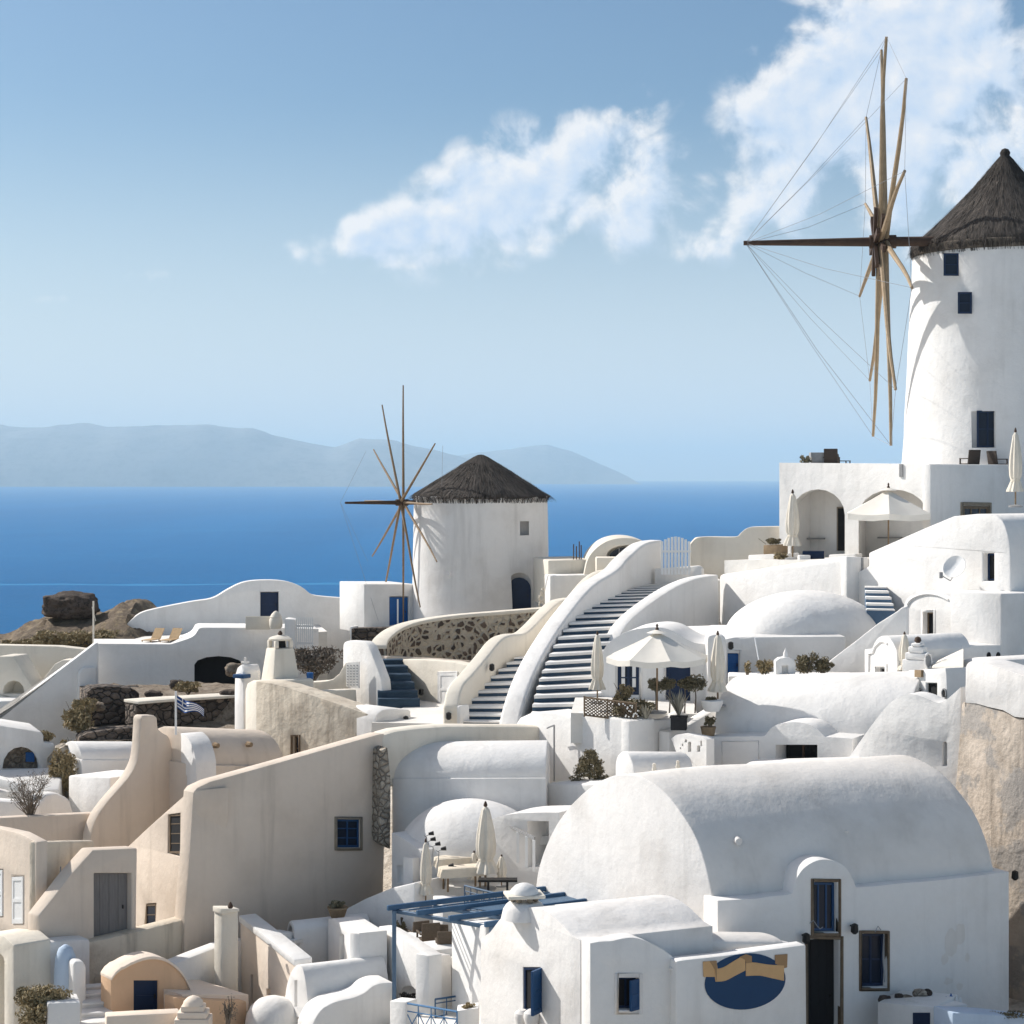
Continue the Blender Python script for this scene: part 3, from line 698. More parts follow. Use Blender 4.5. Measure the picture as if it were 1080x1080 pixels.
bm = bmesh.new(); pl = o_pl[o]; box(bm, pl.pt(205, 726, .8), pl.pt(256, 726, .8) - pl.pt(205, 726, .8), pl.n * .1, (0, 0, 1.9)); fin(bm, 'cave_shade', 'dark', o)  # near-black panel close behind the mouth paints in the cave's shade
block('terrace', (101, 681.5, 98.3), (345, 666, 100.6), 6.0, 2, 'pave', bev=0, kind='structure')
# sun loungers
def lounger(px, py, d, rz, label, src=[None]):
    if src[0] is None:
        t = thing('sun_lounger', label, 'sun lounger', P(px, py, d), 'sun loungers on the terrace')
        src[0] = t; z0 = WL[t]
        bm = bmesh.new(); cbox(bm, z0 + Vector((0, .35, .30)), (.68, 1.25, .05)); fin(bm, 'seat', 'lounger', t, bev=.01)
        bm = bmesh.new(); m = Matrix.Rotation(R(50), 3, 'X'); bmesh.ops.create_cube(bm, size=1)
        for v in bm.verts: v.co = m @ Vector((v.co.x * .68, v.co.y * .85, v.co.z * .05)) + z0 + Vector((0, 1.22, .62))
        fin(bm, 'backrest', 'lounger', t)
        for sx in (-.3, .3):
            for sy in (-.2, .85):
                bm = bmesh.new(); cbox(bm, z0 + Vector((sx, sy, .14)), (.05, .05, .28)); fin(bm, 'leg', 'palewood', t)
    else:
        s = src[0]; t = s.copy(); COL.objects.link(t); t.location = P(px, py, d); t['label'] = label
        for c in list(s.children):
            k = c.copy(); COL.objects.link(k); k.parent = t
    t.rotation_euler.z = R(rz); t.scale = (.8, .8, .8); return t
lounger(156, 680, 96.8, -20, 'left one of two tan sun loungers on the white terrace')
lounger(175, 680, 96.9, -20, 'right one of two tan sun loungers on the white terrace')
# fence and pot by the blue door
o = W('screen_panel', (258, 96), (286, 96.2), [(259, 650), (285, 650), (285, 664), (259, 664)], .08, 'cream', bev=.01, label='pale panel screen on the terrace edge below the blue door', cat='screen')
def picket(name, A, B, top, bot, n, d, label, mat='whitemetal', arch=0, gap=.5):
    t = thing(name, label, 'fence' if 'gate' not in name else 'gate', P((A + B) / 2, bot, d)); w = (B - A) / n
    for i in range(n):
        x = A + w * i; yt = top - arch * math.sin(math.pi * (i + .5) / n)
        bm = bmesh.new(); a, b = P(x, yt, d), P(x + w * gap, bot, d); box(bm, (a.x, a.y, b.z), (b.x - a.x, 0, 0), (0, .05, 0), (0, 0, a.z - b.z)); fin(bm, 'picket', mat, t)
    for f in (.25, .8):
        bm = bmesh.new(); y = top + (bot - top) * f; a, b = P(A, y, d + .055), P(B, y, d + .055); box(bm, a, b - a, (0, .04, 0), (0, 0, -.1)); fin(bm, 'rail', mat, t)
    return t
picket('picket_fence', 312, 331, 651, 684, 9, 95.6, 'small white picket fence at the right end of the loungers terrace', gap=.6)
block('white_post', (300, 652, 95.5), (312, 653, 95.5), .8, 2.5, 'white', label='white rounded pier left of the small picket fence', cat='pier', bev=.12)
bm = bmesh.new(); lathe(bm, [(.26, 0), (.33, .12), (.34, .45), (.28, .55), (.31, .58), (.22, .74), (.1, .86), (.02, .9)], P(291, 663, 95.8), 16); fin(bm, 'chimney_pot', 'cream', label='round cream chimney pot standing in front of the pale screen panel', cat='chimney pot')

# sloping wall and enclosure at the far left
W('enclosure_wall', (-60, 99), (100, 97), [(-60, 679), (60, 681.5), (100, 686), (100, 780), (-60, 780)], .7, 'cream', label='cream enclosure wall at the left edge below the dark headland', cat='wall')
W('ramp_wall', (-70, 91), (102, 93.5), [(-70, 812), (-2, 757), (24, 736), (60, 709), (84, 691), (101, 678), (104, 678), (104, 790), (-70, 800)], .55, 'white', label='white wall sloping down to the left from the terrace corner', cat='wall')
W('parapet_end', (82, 92.8), (103, 93.2), [(83, 742), (83, 712), (86, 706), (90, 704), (102, 704), (102, 742)], .5, 'white', bev=.1, label='short white stepped parapet against the sloping wall', cat='parapet')
W('buttress', (-30, 95.5), (36, 94.5), [(-30, 720), (-2, 692), (14, 692), (36, 728), (36, 745), (-30, 745)], 1.4, 'cream', holes=[(archpx(3, 718, 25, 732, 6), 1.0)], label='cream sloped buttress with a dark arched hollow at the left edge', cat='buttress')
W('low_buttress', (34, 95.2), (80, 94.8), [(30, 735), (58, 700), (66, 696), (76, 696), (82, 700), (82, 745), (30, 745)], .9, 'cream', label='low cream sloped buttress between the hollow and the sloping wall', cat='buttress')
block('flat_roof', (-30, 741, 93), (28, 738, 93.4), 4, 2, 'white', label='flat white roof slab below the buttress at the left edge', cat='roof')

# blue doored hut beside the small mill and the stone step under it
o = W('white_hut', (384, 98), (438, 99.5), [(384, 616), (438, 616), (438, 668), (384, 668)], 3.0, 'white', [(rect(411, 629, 431, 661), .3)], label='small flat roofed white hut with a bright blue door left of the windmill', cat='hut', bev=.05)
panel(o, o_pl[o], 411.5, 630, 430.5, 661, .12, 'midblue')
bm = bmesh.new(); px_tube(bm, (419.5, 632, 96.2), (419.5, 668, 96.2), .045); fin(bm, 'post', 'whitemetal', label='thin white post standing in front of the blue hut door', cat='post')
W('lava_wall', (370, 95), (420, 95.5), [(371, 663), (420, 662), (420, 690), (371, 690)], .8, 'lava', label='low dark lava stone wall below the blue doored hut', cat='wall', bev=.03)
W('white_pier', (363, 95.2), (371, 95.1), [(369, 661), (372, 661), (372, 690), (369, 690)], .9, 'white', label='narrow white pier at the end of the low lava wall', cat='pier', bev=.04)
block('mill_terrace', (380, 668, 96.0), (600, 640, 96.5), 9.5, 3.2, 'pave', bev=0, kind='structure')
# pierced stone screen beside the mill door
t = thing('stone_screen', 'low pierced screen of rounded pale stones right of the mill door', 'screen', P(583, 643, 94))
for row in range(3):
    for k in range(4 - (row == 2)):
        bm = bmesh.new(); a = P(571.5 + k * 6 + (2.5 if row == 2 else 0), 641 - row * 7, 94)
        tube(bm, [a + Vector((.15 * math.cos(u), 0, .16 * math.sin(u) + .16)) for u in [math.pi * 2 * i / 10 for i in range(11)]], .055, 6); fin(bm, 'stone_ring', 'cream', t)

# cream house with a round vault beyond the stairs, walls along the ridge
o = thing('vaulted_house', 'cream house with a rounded vault and a wide arched window beyond the stairs', 'house', P(650, 600, 92))
barrel('vault', (618, 590, 93), (690, 590, 92.5), 3.2, 1.2, 1.5, 'cream', parent=o) if 0 else None
W('vault', (612, 92), (690, 92), sm([(616, 606), (620, 590), (628, 579), (640, 571), (655, 567.5), (672, 569), (688, 576), (698, 588)], 4) + [(700, 606)], 5, 'cream', [(archpx(640, 575, 684, 592, 8, 10), .6)], parent=o, bev=.06)
W('front_wall', (628, 90.5), (672, 90.5), [(629, 588), (672, 588), (672, 612), (629, 612)], 1.2, 'cream', parent=o)
pl = frontal(630, 680, 92.3); bm = bmesh.new(); prism_bm([pl.pt(*q) for q in archpx(643, 577, 683, 590, 8, 9)], Vector((0, .05, 0)), bm=bm); fin(bm, 'window', 'glass', o)
bm = bmesh.new()
for x in (653, 663, 673): px_tube(bm, (x, 577, 92.25), (x, 590, 92.25), .03)
fin(bm, 'window_bar', 'grey', o, kind='stuff')
t = thing('flat_house', 'low cream flat roofed house between the mill and the vaulted house', 'house', P(605, 612, 93))
W('wall', (578, 93), (640, 93.5), [(578, 591), (624, 590), (624, 640), (578, 640)], 4, 'cream', parent=t); W('porch', (580, 91.5), (640, 92), [(580, 607), (626, 606), (626, 640), (580, 640)], 1.3, 'white', parent=t)
for i, x in enumerate((605, 608, 611, 613)):
    bm = bmesh.new(); px_tube(bm, (x, 590, 93.4), (x, (574, 576, 571, 575)[i], 93.4), .03, 5); fin(bm, 'rebar', 'darkwood', t)
ribbon('ridge_wall', [(728, 574, 625, 90), (734, 568, 625, 90), (745, 566, 625, 90), (775, 566, 622, 89.5), (781, 562, 622, 89.4), (788, 557, 622, 89.3), (798, 555.5, 622, 89.2), (830, 555, 620, 89)], .5, 'cream', n=4, label='cream wall along the ridge right of the picket gate', cat='wall')
picket('picket_gate', 697, 729, 572, 606, 9, 88, 'white picket gate with an arched top at the head of the long stairs', arch=6, gap=.72)
for x, pl_, lab in ((702, 95, 0),): pass

# ------------------------------------------------------------------ left hand side of the village
SD = Vector((.90, .43, 0)).normalized()          # the way the shaded long walls run
def drain(parent, pl, x, y, r=.09):
    bm = bmesh.new(); p = pl.pt(x, y, .05); tube(bm, [p, p - pl.n * .22], [r, r * .8], 8); return fin(bm, 'spout', 'terracotta', parent)
def lamp(label, px, y, d, group='wall lanterns', out=(-.3, -.9, 0)):
    p = P(px, y, d); t = thing('wall_lantern', label, 'lamp', p, group); o = Vector(out).normalized()
    bm = bmesh.new(); tube(bm, [p + o * -.05, p + o * .16, p + o * .2 + Vector((0, 0, .06))], .025, 6); fin(bm, 'bracket', 'black', t)
    bm = bmesh.new(); lathe(bm, [(.03, .10), (.10, .06), (.11, -.14), (.05, -.2)], p + o * .2, 8); fin(bm, 'cage', 'black', t)
    bm = bmesh.new(); lathe(bm, [(.03, .02), (.075, 0), (.075, -.11), (.03, -.13)], p + o * .2 - Vector((0, 0, .012)), 8); fin(bm, 'glass_bulb', 'grey', t)
    return t
def plant(name, label, cat, px, py, d, rx, h, mat, n, size, seed, lumps=7, group=None, stems=5, stem_mat='bare', lump=.5, base=None):
    """px, py = foot of the plant; rx, h in metres"""
    c = P(px, py, d); t = thing(name, label, cat, c, group); r = random.Random(seed)
    bm = bmesh.new(); clump(bm, c + Vector((0, 0, h * .47)), (rx, rx * .8, h * .53), lumps, n, size, seed, lump)
    fin(bm, 'foliage', mat, t, smooth=0)
    if stems:
        bm = bmesh.new()
        for i in range(stems):
            a = r.uniform(0, 6.28); q = c + Vector((math.cos(a) * rx * .7, math.sin(a) * rx * .5, h * r.uniform(.5, .95)))
            tube(bm, [c + Vector((r.uniform(-.05, .05), 0, -.1)), c.lerp(q, .5) + Vector((r.uniform(-.1, .1), 0, .08)), q], [.03, .02, .008], 5)
        fin(bm, 'stem', stem_mat, t)
    return t
# stone terraces of the ruin
W('ruined_wall', (92, 84), (147, 85), [(92, 730), (98, 725), (118, 724), (140, 726), (147, 731), (147, 775), (92, 775)], 1.3, 'lava', label='dark dry stone ruin wall with a pale cap, beside the scrub', cat='wall', bev=.05)
W('ruined_wall', (144, 82.5), (252, 86), [(144, 742), (170, 740), (200, 738), (252, 735), (252, 800), (144, 800)], 1.0, 'lava', label='long dark dry stone wall behind the striped flag', cat='wall', bev=.05)
W('wall_coping', (144, 82.3), (252, 85.8), [(146, 740), (170, 738), (200, 736.3), (252, 733.2), (252, 736), (200, 739), (170, 741), (146, 743)], 1.25, 'cream', label='thin pale coping on the long dark stone wall', cat='coping', bev=.02)
W('ruined_wall', (84, 79.5), (148, 80.5), [(84, 778), (92, 773), (120, 769), (148, 767), (148, 800), (84, 800)], 1.0, 'lava', label='low dark stone wall above the small white vaulted store', cat='wall', bev=.05)
bm = bmesh.new(); rows = []
for j in range(25):
    row = []
    for i in range(31):
        p = P(84 + 180 * i / 30, 500, 79.5 + 15 * j / 24); zz = (-10.05 - .035 * (p.y - 85)) if p.y > 85.5 else -11.1
        p.z = zz + .14 * mnoise.fractal(Vector((p.x, p.y, 1)), .9, 2.0, 5) + .2 * max(0, mnoise.noise(Vector((p.x * .5, p.y * .5, 9)))); row.append(bm.verts.new(p))
    rows.append(row)
for q, s in zip(rows, rows[1:]):
    for i in range(30): bm.faces.new((q[i], q[i + 1], s[i + 1], s[i]))
fin(bm, 'dirt_terrace', 'dirt', kind='structure', smooth=50)
r = random.Random(3)
for i, (x, y, d, s, lab) in enumerate([(163, 735, 86, .42, 'dark round rock lying at the left of the dirt terrace'), (240, 733, 86, .36, 'dark rock at the right end of the dirt terrace near the bell post'), (187, 722, 89, .34, 'small brown rock beside the low dry shrub'), (262, 712, 88, .5, 'pale rock behind the bell post with the cross'), (247, 706, 90, .45, 'pale rock left of the small white cross'), (104, 745, 83.4, .3, 'fallen stone at the foot of the ruined wall')]):
    rockmesh('rock', P(x, y, d), (s, s * .9, s * .7), i * 3.3, 'boulder' if i < 4 else 'dirt', 3, .35, label=lab, cat='rock')
plant('shrub', 'low dry brown shrub on the dirt terrace right of the cave wall foot', 'shrub', 198, 731, 87, .75, .6, 'scrub', 700, .09, 31, group='dry shrubs of the ruin')
plant('shrub', 'tall dry olive brown shrub growing left of the ruined wall', 'shrub', 84, 775, 81, .85, 1.75, 'scrub', 2200, .10, 32, group='dry shrubs of the ruin', lumps=9)
plant('shrub', 'dry brown shrub between the white wall and the pale rubble strip', 'shrub', 67, 838, 76.5, .62, 2.1, 'scrub', 2400, .09, 33, group='dry shrubs of the ruin', lumps=10)
plant('shrub', 'dry brown shrub at the corner of the sloping wall above the tall olive one', 'shrub', 92, 752, 83, .5, .8, 'scrub', 900, .09, 35, group='dry shrubs of the ruin')
plant('shrub', 'dry shrub half hidden between the two taller scrub bushes by the rubble', 'shrub', 74, 800, 78.5, .5, .9, 'scrub', 900, .09, 36, group='dry shrubs of the ruin')
plant('shrub', 'small dry shrub on the ledge left of the ruined wall', 'shrub', 50, 782, 79, .42, .45, 'scrub', 500, .07, 34, group='dry shrubs of the ruin')
for i, (x, y, w, h) in enumerate([(18, 684, 1.5, .55), (52, 683, 1.7, 1.0), (78, 684, 1.5, .9), (100, 680, 1.3, .9), (118, 668, 1.0, .8)]):
    plant('scrub_bush', ('low dry scrub on the headland at the far left', 'dry scrub bush below the dark boulder', 'dry scrub bush left of the thin pole', 'dry scrub bush right of the thin pole', 'dry scrub bush against the wavy wall end')[i], 'bush', x, y, 101.5 if i < 4 else 104.5, w, h, 'scrub', 1000, .11, 40 + i, group='scrub on the headland', stems=3)
bm = bmesh.new(); px_tube(bm, (98.5, 634, 98), (98.5, 682, 98), .05); px_tube(bm, (97, 640, 98), (101, 655, 98), .02); fin(bm, 'pole', 'cream', label='thin pale pole standing at the corner of the loungers terrace', cat='pole')
# arched house at the left edge
o = W('arched_house', (-40, 77), (60, 78.5), [(-40, 764), (0, 765), (44, 772), (46, 776), (46, 783), (58, 784.5), (57, 792), (50, 800), (52, 850), (-40, 850)], 3, 'white', [(archpx(3, 788, 42, 812, 8, 22), .9)],
      label='white house at the left edge with an arch half filled by dark stones', cat='house')
pl = o_pl[o]; bm = bmesh.new(); prism_bm([pl.pt(x, y, .5) for x, y in rect(4, 789, 41.5, 812)], pl.n * .3, bm=bm); fin(bm, 'stone_infill', 'rubble', o)
bm = bmesh.new(); prism_bm([pl.pt(x, y, .42) for x, y in rect(29, 795, 38, 805)], pl.n * .1, bm=bm); fin(bm, 'shutter', 'midblue', o)
block('flat_roof', (-40, 838, 73), (62, 832, 74.5), 3.6, 2.0, 'white', label='pale flat roof in front of the stone filled arch', cat='roof', back=(-.6, 3.5, .35))
block('roof_kerb', (-30, 815, 74.5), (22, 826, 72.6), .25, .35, 'white', label='thin white kerb running across the pale flat roof', cat='kerb', bev=.05)
W('low_wall', (40, 72), (78, 73.5), [(40, 850), (48, 838), (60, 836), (74, 842), (78, 856), (78, 880), (40, 880)], .8, 'white', label='low rounded white wall right of the bare shrub', cat='wall', bev=.15)
W('low_wall', (-30, 71), (42, 71.5), [(-30, 842), (20, 846), (42, 850), (42, 880), (-30, 880)], .7, 'white', label='low white wall behind the bare shrub at the left edge', cat='wall', bev=.12)
W('rubble_wall', (60, 77.5), (87, 78), [(63, 789), (70, 786), (87, 785), (87, 830), (60, 830)], .8, 'palerubble', label='upright strip of pale rubble masonry beside the small white store', cat='wall', bev=.05)
t = thing('vaulted_store', 'small white store with a rounded parapet in front of the dark stone wall', 'house', P(118, 845, 78))
barrel('vault', (86, 801, 76.6), (152, 801, 78.2), 2.0, .62, .05, 'white', parent=t); block('wall', (86, 801.5, 76.5), (152, 801.5, 78.1), 2.2, 3, 'white', parent=t, bev=.04)
W('white_block', (72, 75), (116, 72.8), [(72, 818), (116, 820), (116, 880), (72, 880)], 2.2, 'white', label='plain white block below the small store, left of the curved wall', cat='block')
# bare shrub
t = thing('bare_shrub', 'bare grey shrub with fine twigs in front of the low white wall', 'shrub', P(32, 860, 69.5)); r = random.Random(5); bm = bmesh.new(); lb = bmesh.new(); c0 = P(32, 862, 69.5)
for i in range(60):
    a = r.uniform(0, 6.28); l = r.uniform(.5, 1.55); q = c0 + Vector((math.cos(a) * .85 * r.random() ** .5, math.sin(a) * .6, l)); m = c0.lerp(q, .5) + Vector((r.uniform(-.2, .2), 0, .1))
    tube(bm, [c0 + Vector((r.uniform(-.1, .1), 0, 0)), m, q], [.018, .012, .005], 4)
    for k in range(6):
        f = r.uniform(.4, 1); b_ = m.lerp(q, f); tube(bm, [b_, b_ + Vector((r.uniform(-.3, .3), r.uniform(-.2, .2), r.uniform(.05, .3)))], [.008, .003], 3)
    leaves(lb, q, (.14, .14, .14), 7, .03, r)
fin(bm, 'twigs', 'bare', t); fin(lb, 'foliage', 'bare', t, smooth=0)

# curved wall and what stands beside it
W('curved_wall', (95, 69.5), (184, 72.5), sm([(95, 893), (96.5, 878), (102, 862), (112, 847), (124, 833), (136, 819), (144, 804), (147, 788), (148.3, 770), (149, 757)], 4) + [(151, 754.5), (163, 754.5)] + sm([(166, 757), (167, 768), (172, 773), (178, 777), (181, 786), (183, 800)], 4) + [(184, 910), (95, 915)],
  .5, 'beige', bev=.12, label='tall beige wall with an S curved rounded top and a square upstand', cat='wall')
W('beige_wall', (-30, 68), (106, 70.5), [(-30, 864), (99, 857.5), (106, 858), (106, 920), (-30, 920)], .4, 'beige', label='plain beige wall running in from the left edge behind the shuttered house', cat='wall')
t = thing('vaulted_house', 'beige vaulted house with a lit white gable right of the curved wall', 'house', P(240, 850, 72))
g = W('gable', (179.5, 73), (207, 70.8), sm([(180, 800), (181, 788), (185, 778), (190, 773.5), (195, 775), (201, 783), (205, 795), (207, 806)], 3) + [(207, 860), (180, 860)], .8, 'white', [(rect(183, 818, 197, 850), .3)], parent=t)
panel(g, o_pl[g], 183.3, 818.3, 196.7, 850, .15, 'navy')
barrel('vault', (203, 806, 71.6), (300, 808, 75.0), 3.0, 1.3, .1, 'beige', parent=t)
block('wall', (206, 806.5, 71.3), (300, 808.5, 74.7), 3.2, 4, 'beige', parent=t, bev=.05)
pv_ = Plane((203, 71.8), (300, 75.2)); [drain(t, pv_, x, y, .12) for x, y in ((227, 786), (262, 785))]; drain(t, pv_, 209, 806, .1)
# flag
t = thing('flag', 'blue and white striped flag with a cross on a white pole', 'flag', P(185.5, 772, 71.5))
bm = bmesh.new(); px_tube(bm, (185.5, 729, 71.5), (185.5, 775, 71.5), .04, 8); fin(bm, 'pole', 'whitemetal', t)
def flagpt(u, v): return P(186.3 + 28 * u, 733 + 14 * u + 14.5 * v * (1 - .45 * u) + 2.2 * math.sin(u * 7) , 71.5) + Vector((0, .22 * math.sin(u * 8 + v), 0))
bw, bb = bmesh.new(), bmesh.new()
for i in range(24):
    for j in range(18):
        u0, u1, v0, v1 = i / 24, (i + 1) / 24, j / 18, (j + 1) / 18; um, vm = (u0 + u1) / 2, (v0 + v1) / 2
        if um < .37 and vm < 5 / 9: bl = not (abs(um - .185) < .035 or abs(vm - 2.5 / 9) < .055)
        else: bl = int(vm * 9) % 2 == 0
        bm_ = bb if bl else bw; qs = [flagpt(u0, v0), flagpt(u1, v0), flagpt(u1, v1), flagpt(u0, v1)]
        bm_.faces.new([bm_.verts.new(q) for q in qs])
cl = fin(bw, 'flag_cloth', 'cloth', t); 
me2 = cl.data; bm = bmesh.new(); bm.from_mesh(me2); n0 = len(bm.faces); off = WL[cl]
for f in bb.faces: nf = bm.faces.new([bm.verts.new(v.co - off) for v in f.verts]); nf.material_index = 1; nf.smooth = True
me2.materials.append(M['flagblue']); bmesh.ops.remove_doubles(bm, verts=bm.verts, dist=1e-3); bm.to_mesh(me2); bm.free(); bb.free()
# stained house
t = thing('stained_house', 'house with a streaky stained sand coloured wall and one narrow window', 'house', P(330, 820, 77))
W('end_wall', (257, 80.5), (271, 78.6), [(258, 726), (260, 720), (264, 717.5), (271, 718), (271, 820), (258, 820)], 2.5, 'cream', parent=t, bev=.15)
g = W('wall', (270, 78.6), (398, 74.6), [(270, 718.5), (285, 720.5), (300, 724), (330, 733.5), (360, 743.5), (398, 757), (398, 840), (270, 840)], 1.1, 'stain', [(rect(308.5, 776.5, 315.5, 803), .3)], parent=t, bev=.12)
window(g, o_pl[g], 308.5, 776.5, 315.5, 803, .2, cols=1, rows=2, fm='frame', bar=.05); surround(g, o_pl[g], 308.5, 776.5, 315.5, 803, .06, 'frame')
W('white_block', (396, 74.5), (436, 76), sm([(396, 760), (399, 752), (407, 747.5), (420, 747)], 3) + [(434, 748.5), (436, 810), (396, 810)], 2.5, 'white', label='white block with a rounded corner at the end of the stained wall', cat='block', bev=.12)
lamp('round wall lantern on the white block beside the landing', 430, 757, 75.6)
# chimneys
def chimney(label, px, yb, yt, d, wb, wt, mat, cap='arches', rz=32, name='chimney'):
    c = P(px, yb, d); H = (yb - yt) / 2000.0 * d; t = thing(name, label, 'chimney', c)
    def fr(rw, z): return (rw * .7071, z)
    bm = bmesh.new(); m = Matrix.Rotation(R(rz), 3, 'Z'); rows = []
    for w, z in ((wb, -.6), (wb, 0), (wt, H)):
        rows.append([bm.verts.new(c + m @ Vector((sx * w / 2, sy * w / 2, z))) for sx, sy in ((-1, -1), (1, -1), (1, 1), (-1, 1))])
    for q, s in zip(rows, rows[1:]):
        for k in range(4): bm.faces.new((q[k], q[(k + 1) % 4], s[(k + 1) % 4], s[k]))
    bm.faces.new(list(reversed(rows[0]))); bm.faces.new(rows[-1]); fin(bm, 'stack', mat, t, bev=.07)
    if cap == 'arches':
        w = wt * .92; h = wt * .36
        for i, (sx, sy) in enumerate(((-1, -1), (1, -1), (1, 1), (-1, 1))):
            bm = bmesh.new(); q = c + m @ Vector((sx * w / 2 * .8, sy * w / 2 * .8, H)); cbox(bm, q + Vector((0, 0, h / 2)), (w * .2, w * .2, h), R(rz)); fin(bm, 'cap_pier', mat, t, bev=.03)
        bm = bmesh.new(); lathe(bm, [(w * .58, h), (w * .60, h + .07), (w * .45, h + .14), (w * .2, h + .2), (.03, h + .22)], c + Vector((0, 0, H)), 12); fin(bm, 'cap', mat, t)
        bm = bmesh.new(); lathe(bm, [(w * .3, .0), (w * .25, h)], c + Vector((0, 0, H + .01)), 10); fin(bm, 'flue', 'dark', t)
        bm = bmesh.new(); lathe(bm, [(.07, h + .2), (.11, h + .28), (.05, h + .38), (.01, h + .4)], c + Vector((0, 0, H)), 8); fin(bm, 'finial', 'darkwood', t)
    return t
chimney('big tapering cream chimney with an arched cap above the stained wall', 295.5, 723, 683, 80.5, 1.3, .9, 'cream')
o = W('bell_post', (246, 82), (257, 80.8), [(247, 730), (247.5, 712), (250, 704), (254, 700.5), (256.5, 708), (257, 790), (247, 790)], .8, 'white', label='narrow white post with blue shaded side and a small white cross on top', cat='post', bev=.08)
bm = bmesh.new(); p = P(258.5, 694, 81.3); cbox(bm, p + Vector((0, 0, -.33)), (.09, .09, .72)); cbox(bm, p + Vector((0, 0, -.18)), (.34, .085, .09)); fin(bm, 'cross', 'white', o)
bm = bmesh.new(); p = P(255, 713, 80.9); cbox(bm, p, (.6, .5, .16), R(-30)); fin(bm, 'blue_cap', 'blue', o, bev=.03)
# white house by the short dark stairs
t = thing('white_house', 'white house with a sloped stair flank and lattice panel left of the short dark stairs', 'house', P(382, 745, 81))
W('flank_wall', (360, 82.5), (403, 79.8), [(361, 680), (363, 676.5), (368, 675.5), (383, 676.5), (388, 681), (395, 698), (402, 717), (403.5, 732), (400, 755), (361, 755)], .5, 'white', parent=t, bev=.12)
W('low_wall', (305, 83), (367, 82), [(305, 721), (345, 718), (351, 716), (357, 711), (364, 699), (367, 698), (367, 750), (305, 750)], .6, 'cream', parent=t, bev=.08)
W('front_wall', (330, 79), (378, 80.5), [(330, 729), (376, 727), (378, 760), (330, 760)], .5, 'cream', parent=t, bev=.06)
pl = Plane((364, 81.2), (379, 80.6)); lt = bmesh.new(); prism_bm([pl.pt(*q) for q in ((365, 699), (378.5, 698), (378.5, 726), (365, 724))], pl.n * .06, bm=lt); lp = fin(lt, 'lattice_panel', 'white', t)
bm = bmesh.new()
for i in range(4):
    for j in range(8):
        p = pl.pt(367 + i * 3.3, 702 + j * 2.9, -.012); cbox(bm, p, (.05, .02, .05))
fin(bm, 'lattice_hole', 'grey', t, kind='stuff')
plant('dead_thicket', 'tangle of dry grey branches between the big chimney and the white house', 'thicket', 332, 716, 88, 1.5, 1.6, 'bare', 1500, .10, 51, stems=14, lumps=8)
bm = bmesh.new(); cbox(bm, P(327, 713, 85), (.28, .28, .3)); fin(bm, 'crate', 'midblue', label='small bright blue crate in front of the dry thicket', cat='crate', bev=.02)
# short dark flight and its wall
t = thing('staircase', 'short flight of dark blue steps between two white walls', 'stairs', P(420, 742, 80))
stairs(t, [(399, 742, 79.2), (397, 718, 81), (394, 695, 83.4)], [(443, 741, 79.4), (434, 718, 81.2), (424, 694, 83.6)], 6, tread='stepblue')
o = W('stair_wall', (423, 83), (497, 79), [(423, 695.5), (445, 695.5), (475, 697.5), (497, 702), (497, 765), (446, 765), (436, 730)], .6, 'cream', label='cream wall with a plain white door right of the short dark stairs', cat='wall', bev=.07)
panel(o, o_pl[o], 463.5, 710, 482, 744, 0, 'white'); surround(o, o_pl[o], 463.5, 710, 482, 744, .07, 'white', bottom=False)
lamp('round wall lantern on the cream wall right of the short dark stairs', 446, 728, 81.2)
block('landing', (392, 762, 74.4), (556, 765, 73.2), 8.5, 2.5, 'pave', bev=0, kind='structure')

# long beige house
t = thing('beige_house', 'long beige house with a sloping roof wall and one blue shuttered window', 'house', P(280, 985, 64))
g = W('end_wall', (136, 66.2), (205, 61.5), sm([(134, 894), (150, 879), (162, 868), (180, 852), (197, 837.5), (205, 834)], 3) + [(204.5, 860), (200, 900), (195, 960), (194, 1010), (134, 1010)], 1.2, 'beige',
      [([(177, 859), (190.5, 857), (190, 904), (176.5, 900)], .14), ([(154, 953), (165, 952), (164, 976), (152, 978)], .12)], parent=t, bev=.18)
pl = o_pl[g]; w_ = window(g, pl, 177.5, 859, 190, 900, .08, cols=1, rows=4, fm='frame', bar=.05, pane='dark')
window(g, pl, 153.5, 954, 164, 976, .06, cols=1, rows=2, fm='frame', bar=.04)
g = W('long_wall', (204, 61.5), (405, 66.6), [(204, 836), (208, 831), (222, 824.5), (285, 807), (350, 788.5), (382, 779.5), (400, 774.5), (405, 774), (405, 900), (402, 1010), (194, 1015), (195, 960), (200, 900)], .6, 'beige', [(rect(355, 864, 379.5, 894), .2)], parent=t, bev=.13)
pl = o_pl[g]; window(g, pl, 355, 864, 379.5, 894, .1, cols=2, rows=3, fm='blue', bar=.06); surround(g, pl, 355, 864, 379.5, 894, .09, 'stoneframe')
W('rear_wall', (403, 66.5), (580, 70.5), [(403, 775), (419, 770.5), (444, 767.5), (473, 765.5), (579, 766), (580, 830), (403, 830)], .9, 'cream', parent=t, bev=.14)

